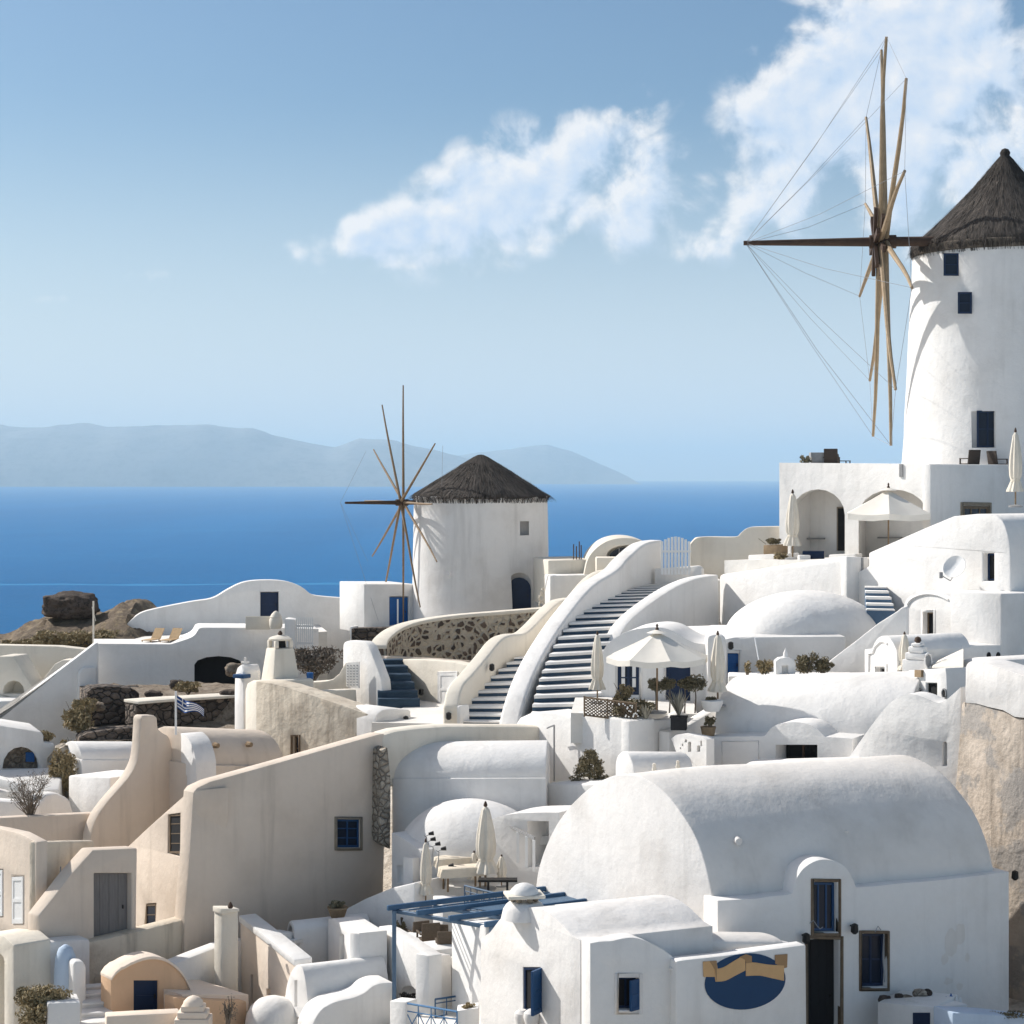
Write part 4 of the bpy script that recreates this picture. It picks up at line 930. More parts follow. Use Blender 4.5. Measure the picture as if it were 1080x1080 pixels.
# cube house with white shutters, door wall
t = thing('cube_house', 'small beige cube house with two white shuttered windows at the left edge', 'house', P(40, 1000, 60))
g = W('lit_wall', (-30, 62.5), (38, 58.6), [(-30, 869), (0, 874), (20, 878.5), (38, 888), (37, 1010), (-30, 1010)], .4, 'beige', [(rect(12.5, 924, 25, 974), .12), (rect(-7, 917, 3, 966), .12)], parent=t, bev=.07)
for q in ((13, 925, 24.5, 974), (-6.5, 918, 2.8, 966)): panel(g, o_pl[g], *q, .04, 'whitemetal', name='shutter', handle=False)
W('side_wall', (37.8, 58.62), (100, 61.2), [(38, 888), (70, 887), (100, 886.5), (100, 1010), (38, 1010)], .3, 'stain', parent=t, bev=.08)
bm = bmesh.new(); px_tube(bm, (64, 914, 58.9), (61, 960, 58.7), .02); fin(bm, 'drain_pipe', 'grey', t)
o = W('door_wall', (41, 57.6), (147, 60.4), [(41, 966), (55, 948), (75, 922), (98, 896.5), (145, 894.5), (143.5, 1010), (41, 1010)], .6, 'beige', [(rect(99.5, 921, 139, 992), .35)], label='beige wall with a slanted top and a wide grey boarded door', cat='wall', bev=.05)
panel(o, o_pl[o], 99.8, 921.3, 138.5, 992, .28, 'greydoor', boards=4)
# lower left corner
o = W('yard_wall', (14, 56.4), (96, 58), [(14, 998), (45, 994), (76, 991), (96, 990), (96, 1110), (14, 1110)], .7, 'whiteold', label='pale yard wall below the grey door with a rounded corner', cat='wall', bev=.12)
W('corner_wall', (-20, 58.2), (15, 56.3), [(-20, 985), (3, 987), (14, 997), (15, 1110), (-20, 1110)], 1.2, 'cream', [(archpx(-14, 1005, 4, 1108, 6), .8)], label='cream corner wall with a dark arched opening at the left edge', cat='wall', bev=.12)
W('stained_wall', (84, 58.2), (242, 63), [(84, 1002), (90, 994), (113, 990), (150, 981), (206, 966.5), (215, 970), (242, 985), (242, 1080), (84, 1080)], .6, 'stain', label='low stained retaining wall rising to the corner of the long beige house', cat='wall', bev=.09)
W('slope_wall', (178, 58.8), (258, 61.2), [(178, 1019), (205, 1008), (234, 997), (258, 990), (258, 1080), (178, 1080)], .6, 'white', label='pale wall sloping up to the tall cream chimney post', cat='wall', bev=.07)
t = thing('chimney_post', 'tall square cream chimney post with a small dark finial', 'chimney', P(243, 1045, 59))
block('post', (234, 961, 59.2), (252, 961, 59.6), .5, 3.2, 'cream', parent=t, bev=.07); block('cap', (233, 958.5, 59.1), (253, 958.5, 59.5), .56, .09, 'cream', parent=t, bev=.03)
bm = bmesh.new(); lathe(bm, [(.06, 0), (.09, .06), (.05, .15), (.02, .2)], P(243, 958, 59), 8); fin(bm, 'finial', 'darkwood', t)
bm = bmesh.new(); lathe(bm, [(.34, -1.2), (.34, .2), (.3, .75), (.2, 1.0), (.06, 1.1), (.01, 1.11)], P(69, 1035, 56.9), 20); fin(bm, 'round_chimney', 'blueshade', label='rounded pale blue chimney leaning on the yard wall', cat='chimney')
W('gate_pier', (77, 56.2), (91, 56.4), [(77, 1017), (80, 1013.5), (88, 1014), (91, 1020), (91, 1110), (77, 1110)], .5, 'white', label='small white gate pier at the head of the white steps', cat='pier', bev=.07)
t = thing('staircase', 'narrow white steps beside the orange arched house', 'stairs', P(100, 1080, 56)); stairs(t, [(84, 1098, 54.2), (88, 1037, 57.4)], [(120, 1098, 54.4), (117, 1037, 57.6)], 7, riser='whiteold', tread='white')
t = thing('planter', 'white planter box overflowing with dry brown plants', 'planter', P(62, 1080, 54))
block('box', (50, 1058, 54), (85, 1057, 54.3), 1.0, 1.6, 'white', parent=t, bev=.05)
bm = bmesh.new(); clump(bm, P(50, 1052, 54.6), (.85, .6, .38), 9, 2400, .06, 61, .5); clump(bm, P(36, 1072, 54.2), (.5, .5, .6), 6, 1500, .06, 62, .5); fin(bm, 'foliage', 'scrub', t, smooth=0)
bm = bmesh.new(); clump(bm, P(28, 1050, 56), (.4, .3, .32), 4, 600, .06, 63, .5); fin(bm, 'dark_shrub', 'leaf', label='small dark shrub against the pale yard wall', cat='shrub', smooth=0)
t = thing('orange_house', 'small orange house with an arched gable and a dark blue door', 'house', P(158, 1080, 56.5))
arch_o = [(117, 1034), (121, 1028), (127, 1023), (130, 1022)] + sm([(137, 1018), (150, 1013), (163, 1011.5), (176, 1015), (188, 1024), (196, 1035), (201, 1047)], 3)
g = W('gable', (116, 55.8), (203, 57.4), arch_o + [(202, 1110), (117, 1110)], .7, 'orange', [(rect(141, 1034, 167, 1069), .25)], parent=t, bev=.05)
panel(g, o_pl[g], 141.3, 1034.3, 166.7, 1069, .12, 'navy')
pl = o_pl[g]; lp = [pl.pt(x, y, -.06) for x, y in arch_o] + [pl.pt(x + 1.5 * (1 if x > 160 else -1) * 0, y - 3.2, -.06) for x, y in reversed(arch_o)]
fin(prism_bm(lp, pl.n * .8), 'coping', 'peachpale', t, bev=.02)
W('terrace_wall', (112, 54.4), (192, 55), [(112, 1072), (150, 1070), (190, 1068), (190, 1120), (112, 1120)], .5, 'peachpale', label='pale peach terrace wall in front of the orange house', cat='wall', bev=.04)
W('terrace_wall', (183, 55.6), (262, 57.6), [(184, 1052), (230, 1055), (260, 1056), (260, 1120), (184, 1120)], .5, 'orange', label='orange terrace wall right of the arched orange house', cat='wall', bev=.03)
block('peach_terrace', (192, 1049, 56.2), (262, 1049, 58), 3.6, .5, 'peachpale', bev=0, kind='structure')
t = thing('dome_chimney', 'stepped peach chimney with a small dome on the orange terrace wall', 'chimney', P(204, 1080, 54.6)); c = P(204, 1080, 54.6)
for i, (w, h0, h1) in enumerate(((1.0, -.4, .22), (.85, .22, .4), (.66, .4, .56))):
    bm = bmesh.new(); cbox(bm, c + Vector((0, 0, (h0 + h1) / 2)), (w, w * .7, h1 - h0)); fin(bm, 'tier', 'peachpale', t, bev=.03)
bm = bmesh.new(); lathe(bm, [(.3, .56), (.28, .66), (.18, .76), (.05, .82), (.01, .83)], c, 14); fin(bm, 'dome', 'peachpale', t)
plant('bare_shrub', 'thin bare twigs growing in front of the orange terrace wall', 'shrub', 240, 1078, 55.4, .35, .8, 'bare', 250, .03, 66, stems=12)
o = W('pink_wall', (253, 61.2), (312, 57.4), [(253.5, 972), (262, 979), (285, 997), (303, 1012), (312, 1019), (312, 1120), (253.5, 1120)], .5, 'peachpale', [(rect(264, 1028, 266.5, 1058), .3), (rect(281, 1043, 285, 1050), .3)], label='pale pink house wall with a stepped white coping and narrow dark slits', cat='wall', bev=.04)
pl = o_pl[o]; bm = bmesh.new(); prism_bm([pl.pt(x, y, -.05) for x, y in ((253, 965), (262, 972), (285, 990), (303, 1004.5), (312, 1012), (312, 1019.2), (303, 1012.2), (285, 997.2), (262, 979.2), (253, 972.2))], pl.n * .6, bm=bm); fin(bm, 'coping', 'white', o, bev=.04)
W('white_pier', (293, 60), (313, 60.8), [(294, 985), (312, 983), (313, 1120), (294, 1120)], .7, 'white', label='pale square pier behind the pink wall coping', cat='pier', bev=.05)
# white vaults low down, left of the blue pergola
t = thing('vaulted_house', 'small white vaulted house with an arched gable above the lower white vault', 'house', P(330, 1010, 61))
W('gable', (301, 62), (311, 60.4), archpx(302, 971, 310.5, 1040, 8, 16), 2.8, 'white', [(archpx(303.5, 976, 308.5, 1001, 6, 10), .3)], vec=SD * 2.6, parent=t, bev=.04)
W('front_wall', (310, 60.2), (352, 62), [(310, 992), (352, 985), (352, 1040), (310, 1040)], .3, 'white', [(rect(312, 995, 324, 1012), .05), (rect(328.5, 988, 346, 1011), .05)], parent=t, bev=.02)
t = thing('vaulted_house', 'lower white vaulted house with a round gable and narrow slit window', 'house', P(330, 1085, 57))
g = W('gable', (298.5, 57.8), (326.5, 55.9), sm([(300, 1062), (302, 1042), (306, 1028), (311, 1019.5), (315, 1017.5), (319, 1021), (322.5, 1037), (325, 1060)], 3) + [(326.5, 1063), (326.5, 1120), (299, 1120)], 2, 'white', [(rect(310.5, 1034, 313.5, 1062), .2), (rect(303, 1067, 308, 1090), .2), (rect(310, 1073, 322, 1095), .2)], vec=SD * 2.6, parent=t, bev=.05)
t = thing('white_stair_block', 'tall white block with a stepped coping between the small vaults and the pergola', 'house', P(375, 1060, 59))
g = W('lit_wall', (345, 60.6), (378.5, 57.4), [(346, 969), (352, 969), (374, 983.5), (378.5, 984), (378.5, 1110), (346, 1110)], .9, 'white', [(archpx(358, 985, 363, 1012, 6), .25)], parent=t, bev=.05)
W('shaded_wall', (378.5, 57.4), (409, 58.8), [(378.5, 984.5), (402, 983.5), (406, 1000), (409, 1040), (409, 1110), (378.5, 1110)], .35, 'white', parent=t, bev=.05)
W('wave_wall', (326, 54.8), (416, 56.2), sm([(328, 1085), (333, 1073), (341, 1063), (355, 1056), (372, 1052), (384, 1047), (393, 1040), (403, 1036.5), (416, 1036)], 4) + [(416, 1120), (328, 1120)], 1.0, 'white', label='low white wave topped wall in front of the lower vault', cat='wall', bev=.1)
bm = bmesh.new(); lathe(bm, [(.85, -1.2), (.85, 0), (.81, .27), (.69, .53), (.46, .73), (.17, .83), (.01, .84)], P(288, 1080, 57.2), 28); fin(bm, 'white_dome', 'white', label='white rounded dome at the foot of the pink wall', cat='dome')

# ------------------------------------------------------------------ middle: stone wall, flights of steps
t = thing('retaining_wall', 'curved retaining wall of dark lava stones in pale mortar below the small mill', 'wall', P(495, 700, 90))
st = [(408, 684, 700, 86), (411, 676, 702, 86.8), (425, 665, 704, 88.4), (447, 657.5, 706, 89.5), (482, 652, 706, 90.2), (530, 648, 708, 90.6), (580, 644, 706, 91)]
ribbon('stone_face', st, .6, 'lavawall', parent=t, bev=0); ribbon('coping', [(a, b - 3.2, b + .8, d - .06) for a, b, c, d in st], .75, 'cream', parent=t, bev=.05)
W('stone_foot', (408, 85.5), (515, 89), [(408, 692), (470, 695), (515, 698), (515, 712), (408, 705)], .5, 'beige', parent=t, bev=.05)
t = thing('staircase', 'middle flight of steps with dark blue risers beside the cream parapet', 'stairs', P(512, 765, 74))
stairs(t, [(479, 764, 73.3), (497, 741, 75.2), (523, 714, 77.4), (548, 692, 79.6)], [(543, 765, 73.0), (552, 738, 75.4), (561, 712, 78), (571, 692, 79.8)], 10, down=.8)
t = thing('stair_parapet', 'cream rounded parapet climbing left of the middle flight of steps', 'parapet', P(520, 765, 76))
ribbon('parapet', [(484, 745, 775, 73.2), (486.5, 730, 768, 73.8), (491, 719.5, 760, 74.4), (500, 710, 752, 75.2), (516, 691, 735, 76.8), (529, 675, 715, 78.4), (540, 669.5, 705, 79.3), (554, 668, 698, 80.2), (564, 660.5, 690, 81.2), (579, 645, 680, 83), (592, 634, 668, 85), (606, 630.5, 662, 86.5)], .62, 'cream', parent=t, bev=.2, seg=3, n=4)
W('newel', (469, 73.6), (486, 73.1), [(470, 746), (485, 744), (486, 780), (470, 780)], .6, 'white', parent=t, bev=.08)
lamp('round wall lantern set on the cream stair parapet', 520.5, 702, 76.6); lamp('round wall lantern at the foot of the cream stair parapet', 475, 753, 73.2)
ribbon('upper_parapet', [(606, 632, 660, 86.2), (612, 624, 655, 87), (622, 612, 648, 88), (634, 603, 640, 89), (650, 600, 634, 90), (664, 599, 630, 90.5)], .5, 'cream', bev=.15, label='upper cream curved parapet between the mill yard and the long stairs', cat='parapet', n=4)
t = thing('staircase', 'long wide flight of steps with dark blue risers climbing to the picket gate', 'stairs', P(620, 755, 78))
stairs(t, [(560, 752, 71.8), (567, 728, 73.6), (579, 697, 76.2), (597, 664, 79.6), (622, 640, 83), (650, 626, 85.6), (674, 619, 87.8)], [(642, 760, 72), (642, 722, 74.8), (648, 692, 77.8), (658, 665, 81), (676, 643, 84), (695, 629, 86.3), (714, 619, 88)], 21)
t = thing('stair_parapet', 'broad white rounded parapet sweeping up left of the long stairs', 'parapet', P(600, 790, 78))
ribbon('parapet', [(547, 768, 800, 71.6), (551, 748, 785, 72.4), (559, 722, 762, 73.8), (570, 697, 740, 75.6), (585, 671, 718, 78), (603, 645, 690, 80.6), (626, 618, 668, 83.2), (652, 601, 648, 85.6), (665, 587, 640, 87.2), (682, 573, 630, 88.8), (700, 569.5, 620, 90)], .8, 'white', parent=t, bev=.24, seg=3, n=4)
W('landing_wall', (690, 89), (740, 88), [(690, 600), (736, 596.5), (740, 600), (740, 640), (690, 640)], .4, 'white', label='low white wall at the top of the long stairs below the picket gate', cat='wall', bev=.06)
block('upper_landing', (650, 620, 88.2), (760, 612, 88), 4, 2, 'pave', bev=0, kind='structure')
t = thing('stair_wall', 'big white curved wall right of the long stairs, one side shaded and one sunlit', 'wall', P(770, 690, 82))
W('shaded_side', (651, 79), (760, 86), sm([(652, 676), (656, 666), (664, 655), (676, 644), (690, 633.5), (705, 623.5), (720, 615.5), (737, 609.5), (758, 606)], 4) + [(760, 720), (652, 720)], .7, 'white', parent=t, bev=.15)
W('sunlit_side', (758, 86.1), (897, 79.2), [(758, 606), (800, 600), (840, 593.5), (880, 587.5), (892, 586.5), (897, 591), (898, 720), (758, 720)], .7, 'white', parent=t, bev=.15)

# house under the white parasol
t = thing('terrace_house', 'white house with a wavy gable, blue window and blue door behind the open parasol', 'house', P(695, 745, 73))
g = W('gable', (633, 73.4), (764, 72.2), sm([(634, 700), (638, 683), (651, 671.5), (667, 664.5), (690, 661.5), (706, 664), (720, 672), (733, 678), (748, 679.5)], 4) + [(764, 680), (764, 765), (634, 765)], 3.0, 'white', [(rect(651, 697, 674, 733), .35), (rect(702, 699, 728, 742), .35)], parent=t, bev=.1)
pl = o_pl[g]; window(g, pl, 651, 697, 674, 733, .12, cols=2, rows=2, fm='navy', bar=.09, curtain=True); surround(g, pl, 650.5, 696.5, 674.5, 733.5, .1, 'white', th=.03); panel(g, pl, 702.3, 699.3, 727.7, 742, .15, 'navy'); surround(g, pl, 701.5, 698.5, 728.5, 742, .1, 'white', th=.03, bottom=False)
W('pillar', (745, 71.7), (768, 71.7), sm([(746, 690), (746, 674), (749, 670), (756, 669), (763, 670.5), (766, 676), (767, 690)], 3) + [(767, 765), (746, 765)], .9, 'white', parent=t, bev=.1)
block('flat_roof', (702, 671, 76.2), (800, 668, 76.8), 4.5, 3, 'white', parent=t, bev=.1)
t = thing('domed_house', 'white house with a long rounded dome and a small blue door', 'house', P(840, 720, 74))
g = W('wall', (762, 73.0), (892, 73.2), [(764, 674), (775, 672), (892, 671), (892, 740), (764, 740)], 6, 'white', [(rect(766.5, 689, 779, 715), .3)], parent=t, bev=.06)
panel(g, o_pl[g], 766.8, 689.3, 778.7, 715, .12, 'midblue'); surround(g, o_pl[g], 766.3, 688.7, 779.2, 715, .12, 'white', th=.05, bottom=False)
bm = bmesh.new(); bmesh.ops.create_uvsphere(bm, u_segments=48, v_segments=32, radius=1); c = P(848, 670, 76.6); m = Matrix.Rotation(R(14), 3, 'Z')
for v in bm.verts:
    p = v.co.copy(); s = lambda q, e: math.copysign(abs(q) ** e, q)
    nrm = (abs(p.x) ** 2.6 + abs(p.y) ** 2.2) ** (1 / 2.4) if (p.x or p.y) else 0; hr = math.hypot(p.x, p.y)
    k = 1 + .10 * abs(math.sin(2 * math.atan2(p.y, p.x))) * hr
    v.co = m @ Vector((p.x * 3.05 * k, p.y * 2.5 * k, max(p.z, -.25) * 1.82 * (1 + .04 * p.x))) + c
fin(bm, 'dome', 'white', t, smooth=80)
W('stair_flank', (860, 71.6), (956, 70.2), [(862, 707), (880, 693), (900, 678), (926, 657.5), (945, 645.5), (952, 640), (956, 641), (956, 740), (862, 740)], .5, 'white', label='white stair flank wall rising diagonally right of the long dome', cat='wall', bev=.05)
t = thing('staircase', 'few narrow steps in the gap above the diagonal flank wall', 'stairs', P(925, 640, 77)); stairs(t, [(914, 648, 75.5), (912, 618, 78.2)], [(944, 644, 75.2), (934, 618, 78)], 5, riser='steel', tread='white')
# terrace in front with its walls
block('terrace', (602, 752, 68.2), (735, 753, 68.6), 3, 1, 'pave', bev=0, kind='structure', back=(.4, 6, 0))
t = thing('terrace_walls', 'tall white terrace walls with a sharp sunlit corner under the parasol terrace', 'wall', P(664, 840, 67))
W('sunlit_wall', (543, 71.4), (664, 66.2), [(541, 768), (548, 757), (560, 751.5), (575, 750), (595, 754), (603, 756.5), (610, 750.5), (622, 751), (645, 756), (664, 760.5), (664, 870), (541, 870)], 1.2, 'white', parent=t, bev=.08)
W('shaded_wall', (664, 66.2), (724, 68.4), [(664, 760.5), (690, 759.5), (706, 758.5), (716, 752), (724, 749), (724, 850), (664, 850)], .4, 'white', parent=t, bev=.06)
W('curved_rail_wall', (705, 66.8), (762, 69), sm([(706, 772), (718, 769), (728, 764), (740, 757), (755, 748), (762, 744)], 3) + [(762, 830), (706, 830)], .5, 'white', label='small white wall curving up right of the black planter', cat='wall', bev=.06)
bm = bmesh.new(); px_tube(bm, (584.5, 765, 68.9), (584.5, 824, 68.8), .035); tube(bm, [P(577, 768, 69.3), P(581, 766, 69.1), P(584.5, 765, 68.9)], .03); fin(bm, 'drain_pipe', 'grey', label='thin grey drain pipe on the sunlit terrace wall', cat='pipe')
o = W('pierced_wall', (707, 66), (745, 64.4), [(708, 779), (713, 775), (722, 773.5), (742, 777.5), (745, 780), (745, 850), (718, 850), (714, 795)], .35, 'white', [(archpx(x0, y0, x1, y1, 5), .3) for x0, y0, x1, y1 in ((725.5, 782, 729, 793), (735, 786, 738.5, 793), (719, 784, 720.7, 787), (722, 779.5, 724.5, 783), (738.5, 781, 740.5, 787), (717, 788, 718.5, 790))], label='low white wall pierced by small oval holes', cat='wall', bev=.02)
t = thing('small_vault', 'small white barrel vault in front of the terrace corner', 'vault', P(700, 815, 63)); barrel('vault', (668, 815, 62.8), (732, 815, 63.8), 1.3, .62, 2.5, 'white', parent=t, bev=.1)
for x, y in ((690, 815), (715, 812)):
    bm = bmesh.new(); lathe(bm, [(.07, 0), (.08, .12), (.05, .2), (.06, .3), (.01, .32)], P(x, y, 62.6), 8); fin(bm, 'vent_pot', 'cream', t)
t = thing('fir_shrub', 'cone shaped brown green fir shrub in front of the sunlit terrace wall', 'shrub', P(622, 826, 66.4)); r = random.Random(9)
bm = bmesh.new(); c = P(622, 827, 66.4)
for i in range(70):
    f = r.random() ** 1.2; a = r.uniform(0, 6.28); rr = (.62 * (1 - f) ** .8 + .06) * r.uniform(.5, 1.0); p = c + Vector((math.cos(a) * rr, math.sin(a) * rr, .1 + 1.0 * f))
    leaves(bm, p + Vector((0, 0, .04)), (.17, .17, .15), 75, .045, r, up=.9, shell=.1)
fin(bm, 'foliage', 'leaf', t, smooth=0); bm = bmesh.new(); tube(bm, [c - Vector((0, 0, .3)), c + Vector((0, 0, 1.0))], [.05, .015], 6); fin(bm, 'trunk', 'darkwood', t)
W('white_bank', (566, 66.5), (640, 64), [(568, 880), (568, 836), (571, 829), (578, 826), (600, 826.5), (640, 827), (642, 880)], 2.0, 'white', label='white rounded bank left of the big grey vault', cat='wall', bev=.12)
# vault with the shadowed dormer
t = thing('vaulted_house', 'wide white barrel vaulted house with a small arched dormer over a dark opening', 'house', P(850, 825, 65))
barrel('vault', (752, 781, 67.6), (958, 780, 64.0), 4.6, 2.12, .3, 'white', parent=t, bev=.06, pw=.92)
g = W('front_wall', (745, 66.4), (905, 63.6), [(746, 777), (806, 776.5)] + sm([(809, 773), (815, 766.5), (826, 762.5), (840, 761.5), (853, 764), (863, 770), (870, 777)], 3) + [(899, 779), (899, 850), (746, 850)], 1.9, 'white', [(rect(818, 785.5, 862, 808), 1.1)], parent=t, bev=.05)
pl = o_pl[g]; bm = bmesh.new(); prism_bm([pl.pt(x, y, .9) for x, y in rect(819, 786, 861, 808)], pl.n * .05, bm=bm); fin(bm, 'opening_shade', 'dark', t)  # near-black sheet: shade inside the opening done by colour
bm = bmesh.new(); prism_bm([pl.pt(x, y, .7) for x, y in rect(838, 786, 840, 808)], pl.n * .05, bm=bm); fin(bm, 'post', 'darkwood', t)
surround(g, pl, 762, 783, 800, 812, .05, 'white', th=.02, name='panel_moulding')
block('ledge', (785, 806, 63.4), (900, 803, 62.0), 1.2, .6, 'white', label='low white ledge in front of the dark opening', cat='ledge', bev=.06)

# vault house over the restaurant terrace
t = thing('vaulted_house', 'white house with a plain barrel roof and rubble edged end beside the long beige wall', 'house', P(500, 915, 66))
barrel('vault', (412, 820.5, 66.8), (576, 820, 65.0), 3.0, 1.05, .1, 'white', back=(.06, 1, 0), parent=t, bev=.06)
block('wall', (413.5, 821, 66.7), (576, 820.5, 64.9), 3.2, 5, 'white', back=(.19, 3.2, 0), parent=t, bev=.05)
W('rubble_edge', (399.5, 65.7), (413, 65.95), [(402, 791), (409, 788), (412.5, 822), (412, 896), (400, 888)], 1.6, 'palerubble', parent=t, bev=.05)
bm = bmesh.new(); px_tube(bm, (424, 848, 67.4), (424, 880, 67.3), .025); px_tube(bm, (426.5, 848, 67.35), (426.5, 880, 67.25), .025); fin(bm, 'pipes', 'grey', t)
t = thing('cave_house', 'white half round domed house with a shaded arched front above the restaurant tables', 'house', P(500, 915, 63))
bm = bmesh.new(); bmesh.ops.create_uvsphere(bm, u_segments=48, v_segments=32, radius=1); c = P(498, 908, 64.6); m = Matrix.Rotation(R(-20), 3, 'Z')
for v in bm.verts:
    p = v.co; v.co = m @ Vector((p.x * 2.7, p.y * 2.0, max(p.z, -.8) * 2.1)) + c
fin(bm, 'dome', 'white', t, smooth=80)
g = W('front_wall', (470, 63.9), (592, 61.4), sm([(474, 914), (482, 896), (494, 880), (510, 868), (526, 861.5), (544, 858), (566, 857), (590, 857)], 4) + [(592, 940), (474, 940)], 1.6, 'white', [(rect(556, 866, 579, 915), 1.2)], parent=t, bev=.1)

# ------------------------------------------------------------------ right: the block under the large mill
t = thing('restaurant_block', 'white block with two deep arches and a roof terrace below the large mill', 'house', P(900, 600, 86))
RV = Vector((.30, .95, 0)) * 2.6
g = W('arched_wall', (821, 88.6), (981, 82.2), [(822, 488), (980, 489.5), (980.5, 640), (822, 625)], 6.5, 'white', [(archpx(834, 516, 891, 605, 10, 27), RV), (archpx(905.5, 516, 978, 605, 10, 27), RV)], parent=t, bev=.06)
pl = o_pl[g]
def inner(name, x0, y0, x1, y1, mat, par, k=.97, th=.08):
    bm = bmesh.new(); prism_bm([pl.pt(x, y) + RV * k for x, y in rect(x0, y0, x1, y1)], RV.normalized() * th, bm=bm); return fin(bm, name, mat, par)
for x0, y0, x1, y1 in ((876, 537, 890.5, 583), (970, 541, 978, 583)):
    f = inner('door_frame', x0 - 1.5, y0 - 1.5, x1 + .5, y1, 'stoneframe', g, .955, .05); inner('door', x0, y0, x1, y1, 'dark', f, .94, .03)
W('side_wall', (981.5, 82.05), (1130, 89.3), [(981.5, 490), (1260, 490), (1260, 640), (981.5, 640)], .42, 'white', [([(1015, 533.5), (1043, 532), (1043, 560), (1015, 560)], .07)], parent=t, bev=.05)
s_ = [c for c in t.children if c.name.startswith('side_wall')][0]; pl = o_pl[s_]; window(s_, pl, 1015.5, 533.5, 1042.5, 560, .05, cols=3, rows=1, fm='frame', bar=.1); surround(s_, pl, 1015, 533, 1043, 560, .14, 'stoneframe')
block('roof_terrace', (850, 493, 91), (1290, 493, 93), 12, 3.2, 'pave', bev=0, kind='structure', back=(4, 12, 0))
bm = bmesh.new(); pl = o_pl[g]; prism_bm([pl.pt(x, y, -.05) for x, y in rect(949, 489.5, 952.5, 503)], pl.n * .06, bm=bm); fin(bm, 'drain_slot', 'grey', t)
for x0, x1, y in ((843, 862, 570), (919, 945, 569)): inner('shelf', x0, y - 1, x1, y + .6, 'grey', t, .88, .25)
block('terrace', (764, 591, 87.0), (897, 590, 80.1), 8, 2, 'pave', bev=0, kind='structure', back=(6, 5, 0))
ribbon('terrace_rail', [(893, 587, 640, 79.0), (905, 587.5, 640, 79.3), (916, 588, 640, 79.6)], .4, 'white', n=1, label='short white parapet between the sunlit stair wall and the dish house', cat='parapet', bev=.05)
# planter, boxes and a blue chest on the terrace
t = thing('planter', 'tan planter box with dry plants on the white ledge left of the arches', 'planter', P(815, 584, 84)); block('ledge', (789, 585.5, 87.2), (832, 583.5, 85.6), .8, 1.6, 'white', parent=t, bev=.04); block('box', (805, 575, 86.8), (824, 574, 86.2), .6, .42, 'terracotta', parent=t, bev=.03)
bm = bmesh.new(); clump(bm, P(815, 571, 86.7), (.45, .3, .2), 5, 420, .06, 71, .5); tube(bm, [P(808, 574, 86.7), P(800, 568, 86.6)], .012, 4); fin(bm, 'foliage', 'leaf', t, smooth=0)
plant('shrub', 'low dry bush in front of the white ledge by the arches', 'shrub', 824, 592, 85.0, .5, .45, 'scrub', 500, .06, 72)
bm = bmesh.new(); cbox(bm, P(858, 587, 84.0), (.95, .5, .5), R(-12)); fin(bm, 'blue_chest', 'navy', label='dark blue chest standing before the left arch', cat='chest', bev=.03)
bm = bmesh.new(); cbox(bm, P(848, 589, 83.6), (.5, .5, .3)); fin(bm, 'white_box', 'white', label='small white box left of the dark blue chest', cat='box', bev=.03)
block('white_table_block', (874, 585, 82.9), (902, 584, 82.0), .6, 1.0, 'white', label='low white masonry table in front of the left arch', cat='table', bev=.04)
bm = bmesh.new(); px_tube(bm, (909.5, 588, 79.4), (909.5, 606, 79.4), .06); fin(bm, 'drain_pipe', 'grey', label='short grey drain pipe at the corner by the narrow steps', cat='pipe')

# house with the satellite dish
VS = Vector((.87, .5, 0)) * 5.5
t = thing('dish_house', 'large sunlit white house with a rising wall line and a satellite dish', 'house', P(1000, 720, 76))
g = W('sunlit_wall', (887, 80.2), (1066, 72.4), [(889, 612), (893, 608), (907, 602), (916, 597), (916, 583), (940, 572.5), (975, 557), (1005, 544.5), (1030, 542), (1050, 543.5)] + sm([(1057, 549), (1061, 558), (1064.5, 575), (1065.5, 600)], 3) + [(1066, 760), (889, 760)], 4, 'white', [(rect(1036.5, 583.5, 1048, 613), .45)], vec=VS, parent=t, bev=.09)
pl = o_pl[g]; window(g, pl, 1036.5, 583.5, 1048, 613, .32, cols=1, rows=1, fm='navy', bar=.07, pane='dark')
bm = bmesh.new(); px_tube(bm, (1020.6, 648, 73.9), (1020.6, 692, 73.9), .035); fin(bm, 'drain_pipe', 'grey', t)
W('shaded_annex', (1056, 70.2), (1120, 73.2), [(1056, 626), (1120, 624), (1120, 760), (1056, 760)], 2.2, 'white', parent=t, bev=.06)
d_ = thing('satellite_dish', 'white satellite dish on the sunlit wall left of the dark window', 'dish', P(1008, 603, 73.7))
bm = bmesh.new(); lathe(bm, [(.02, .0), (.25, .04), (.42, .12), (.47, .17), (.46, .19), (.41, .14), (.24, .06), (.01, .02)], (0, 0, 0), 28)
rot = Vector((-.55, -.62, .42)).normalized().to_track_quat('Z', 'Y').to_matrix(); cc = P(1008.5, 599.5, 73.6)
for v in bm.verts: v.co = rot @ v.co + cc
fin(bm, 'reflector', 'whitemetal', d_)
bm = bmesh.new(); tube(bm, [cc - rot @ Vector((0, .45, -.12)), cc + rot @ Vector((0, -.62, .2)), cc + rot @ Vector((-.25, -.55, .55))], .022, 6); fin(bm, 'feed_arm', 'grey', d_)
bm = bmesh.new(); p = cc + rot @ Vector((-.25, -.55, .55)); cbox(bm, p, (.13, .13, .24)); fin(bm, 'receiver', 'grey', d_, bev=.02)
bm = bmesh.new(); tube(bm, [cc, cc + Vector((.25, .5, -.15))], .04, 6); fin(bm, 'mount', 'grey', d_)
t = thing('arched_facade', 'white arched house front with a narrow window below the satellite dish', 'house', P(985, 720, 73))
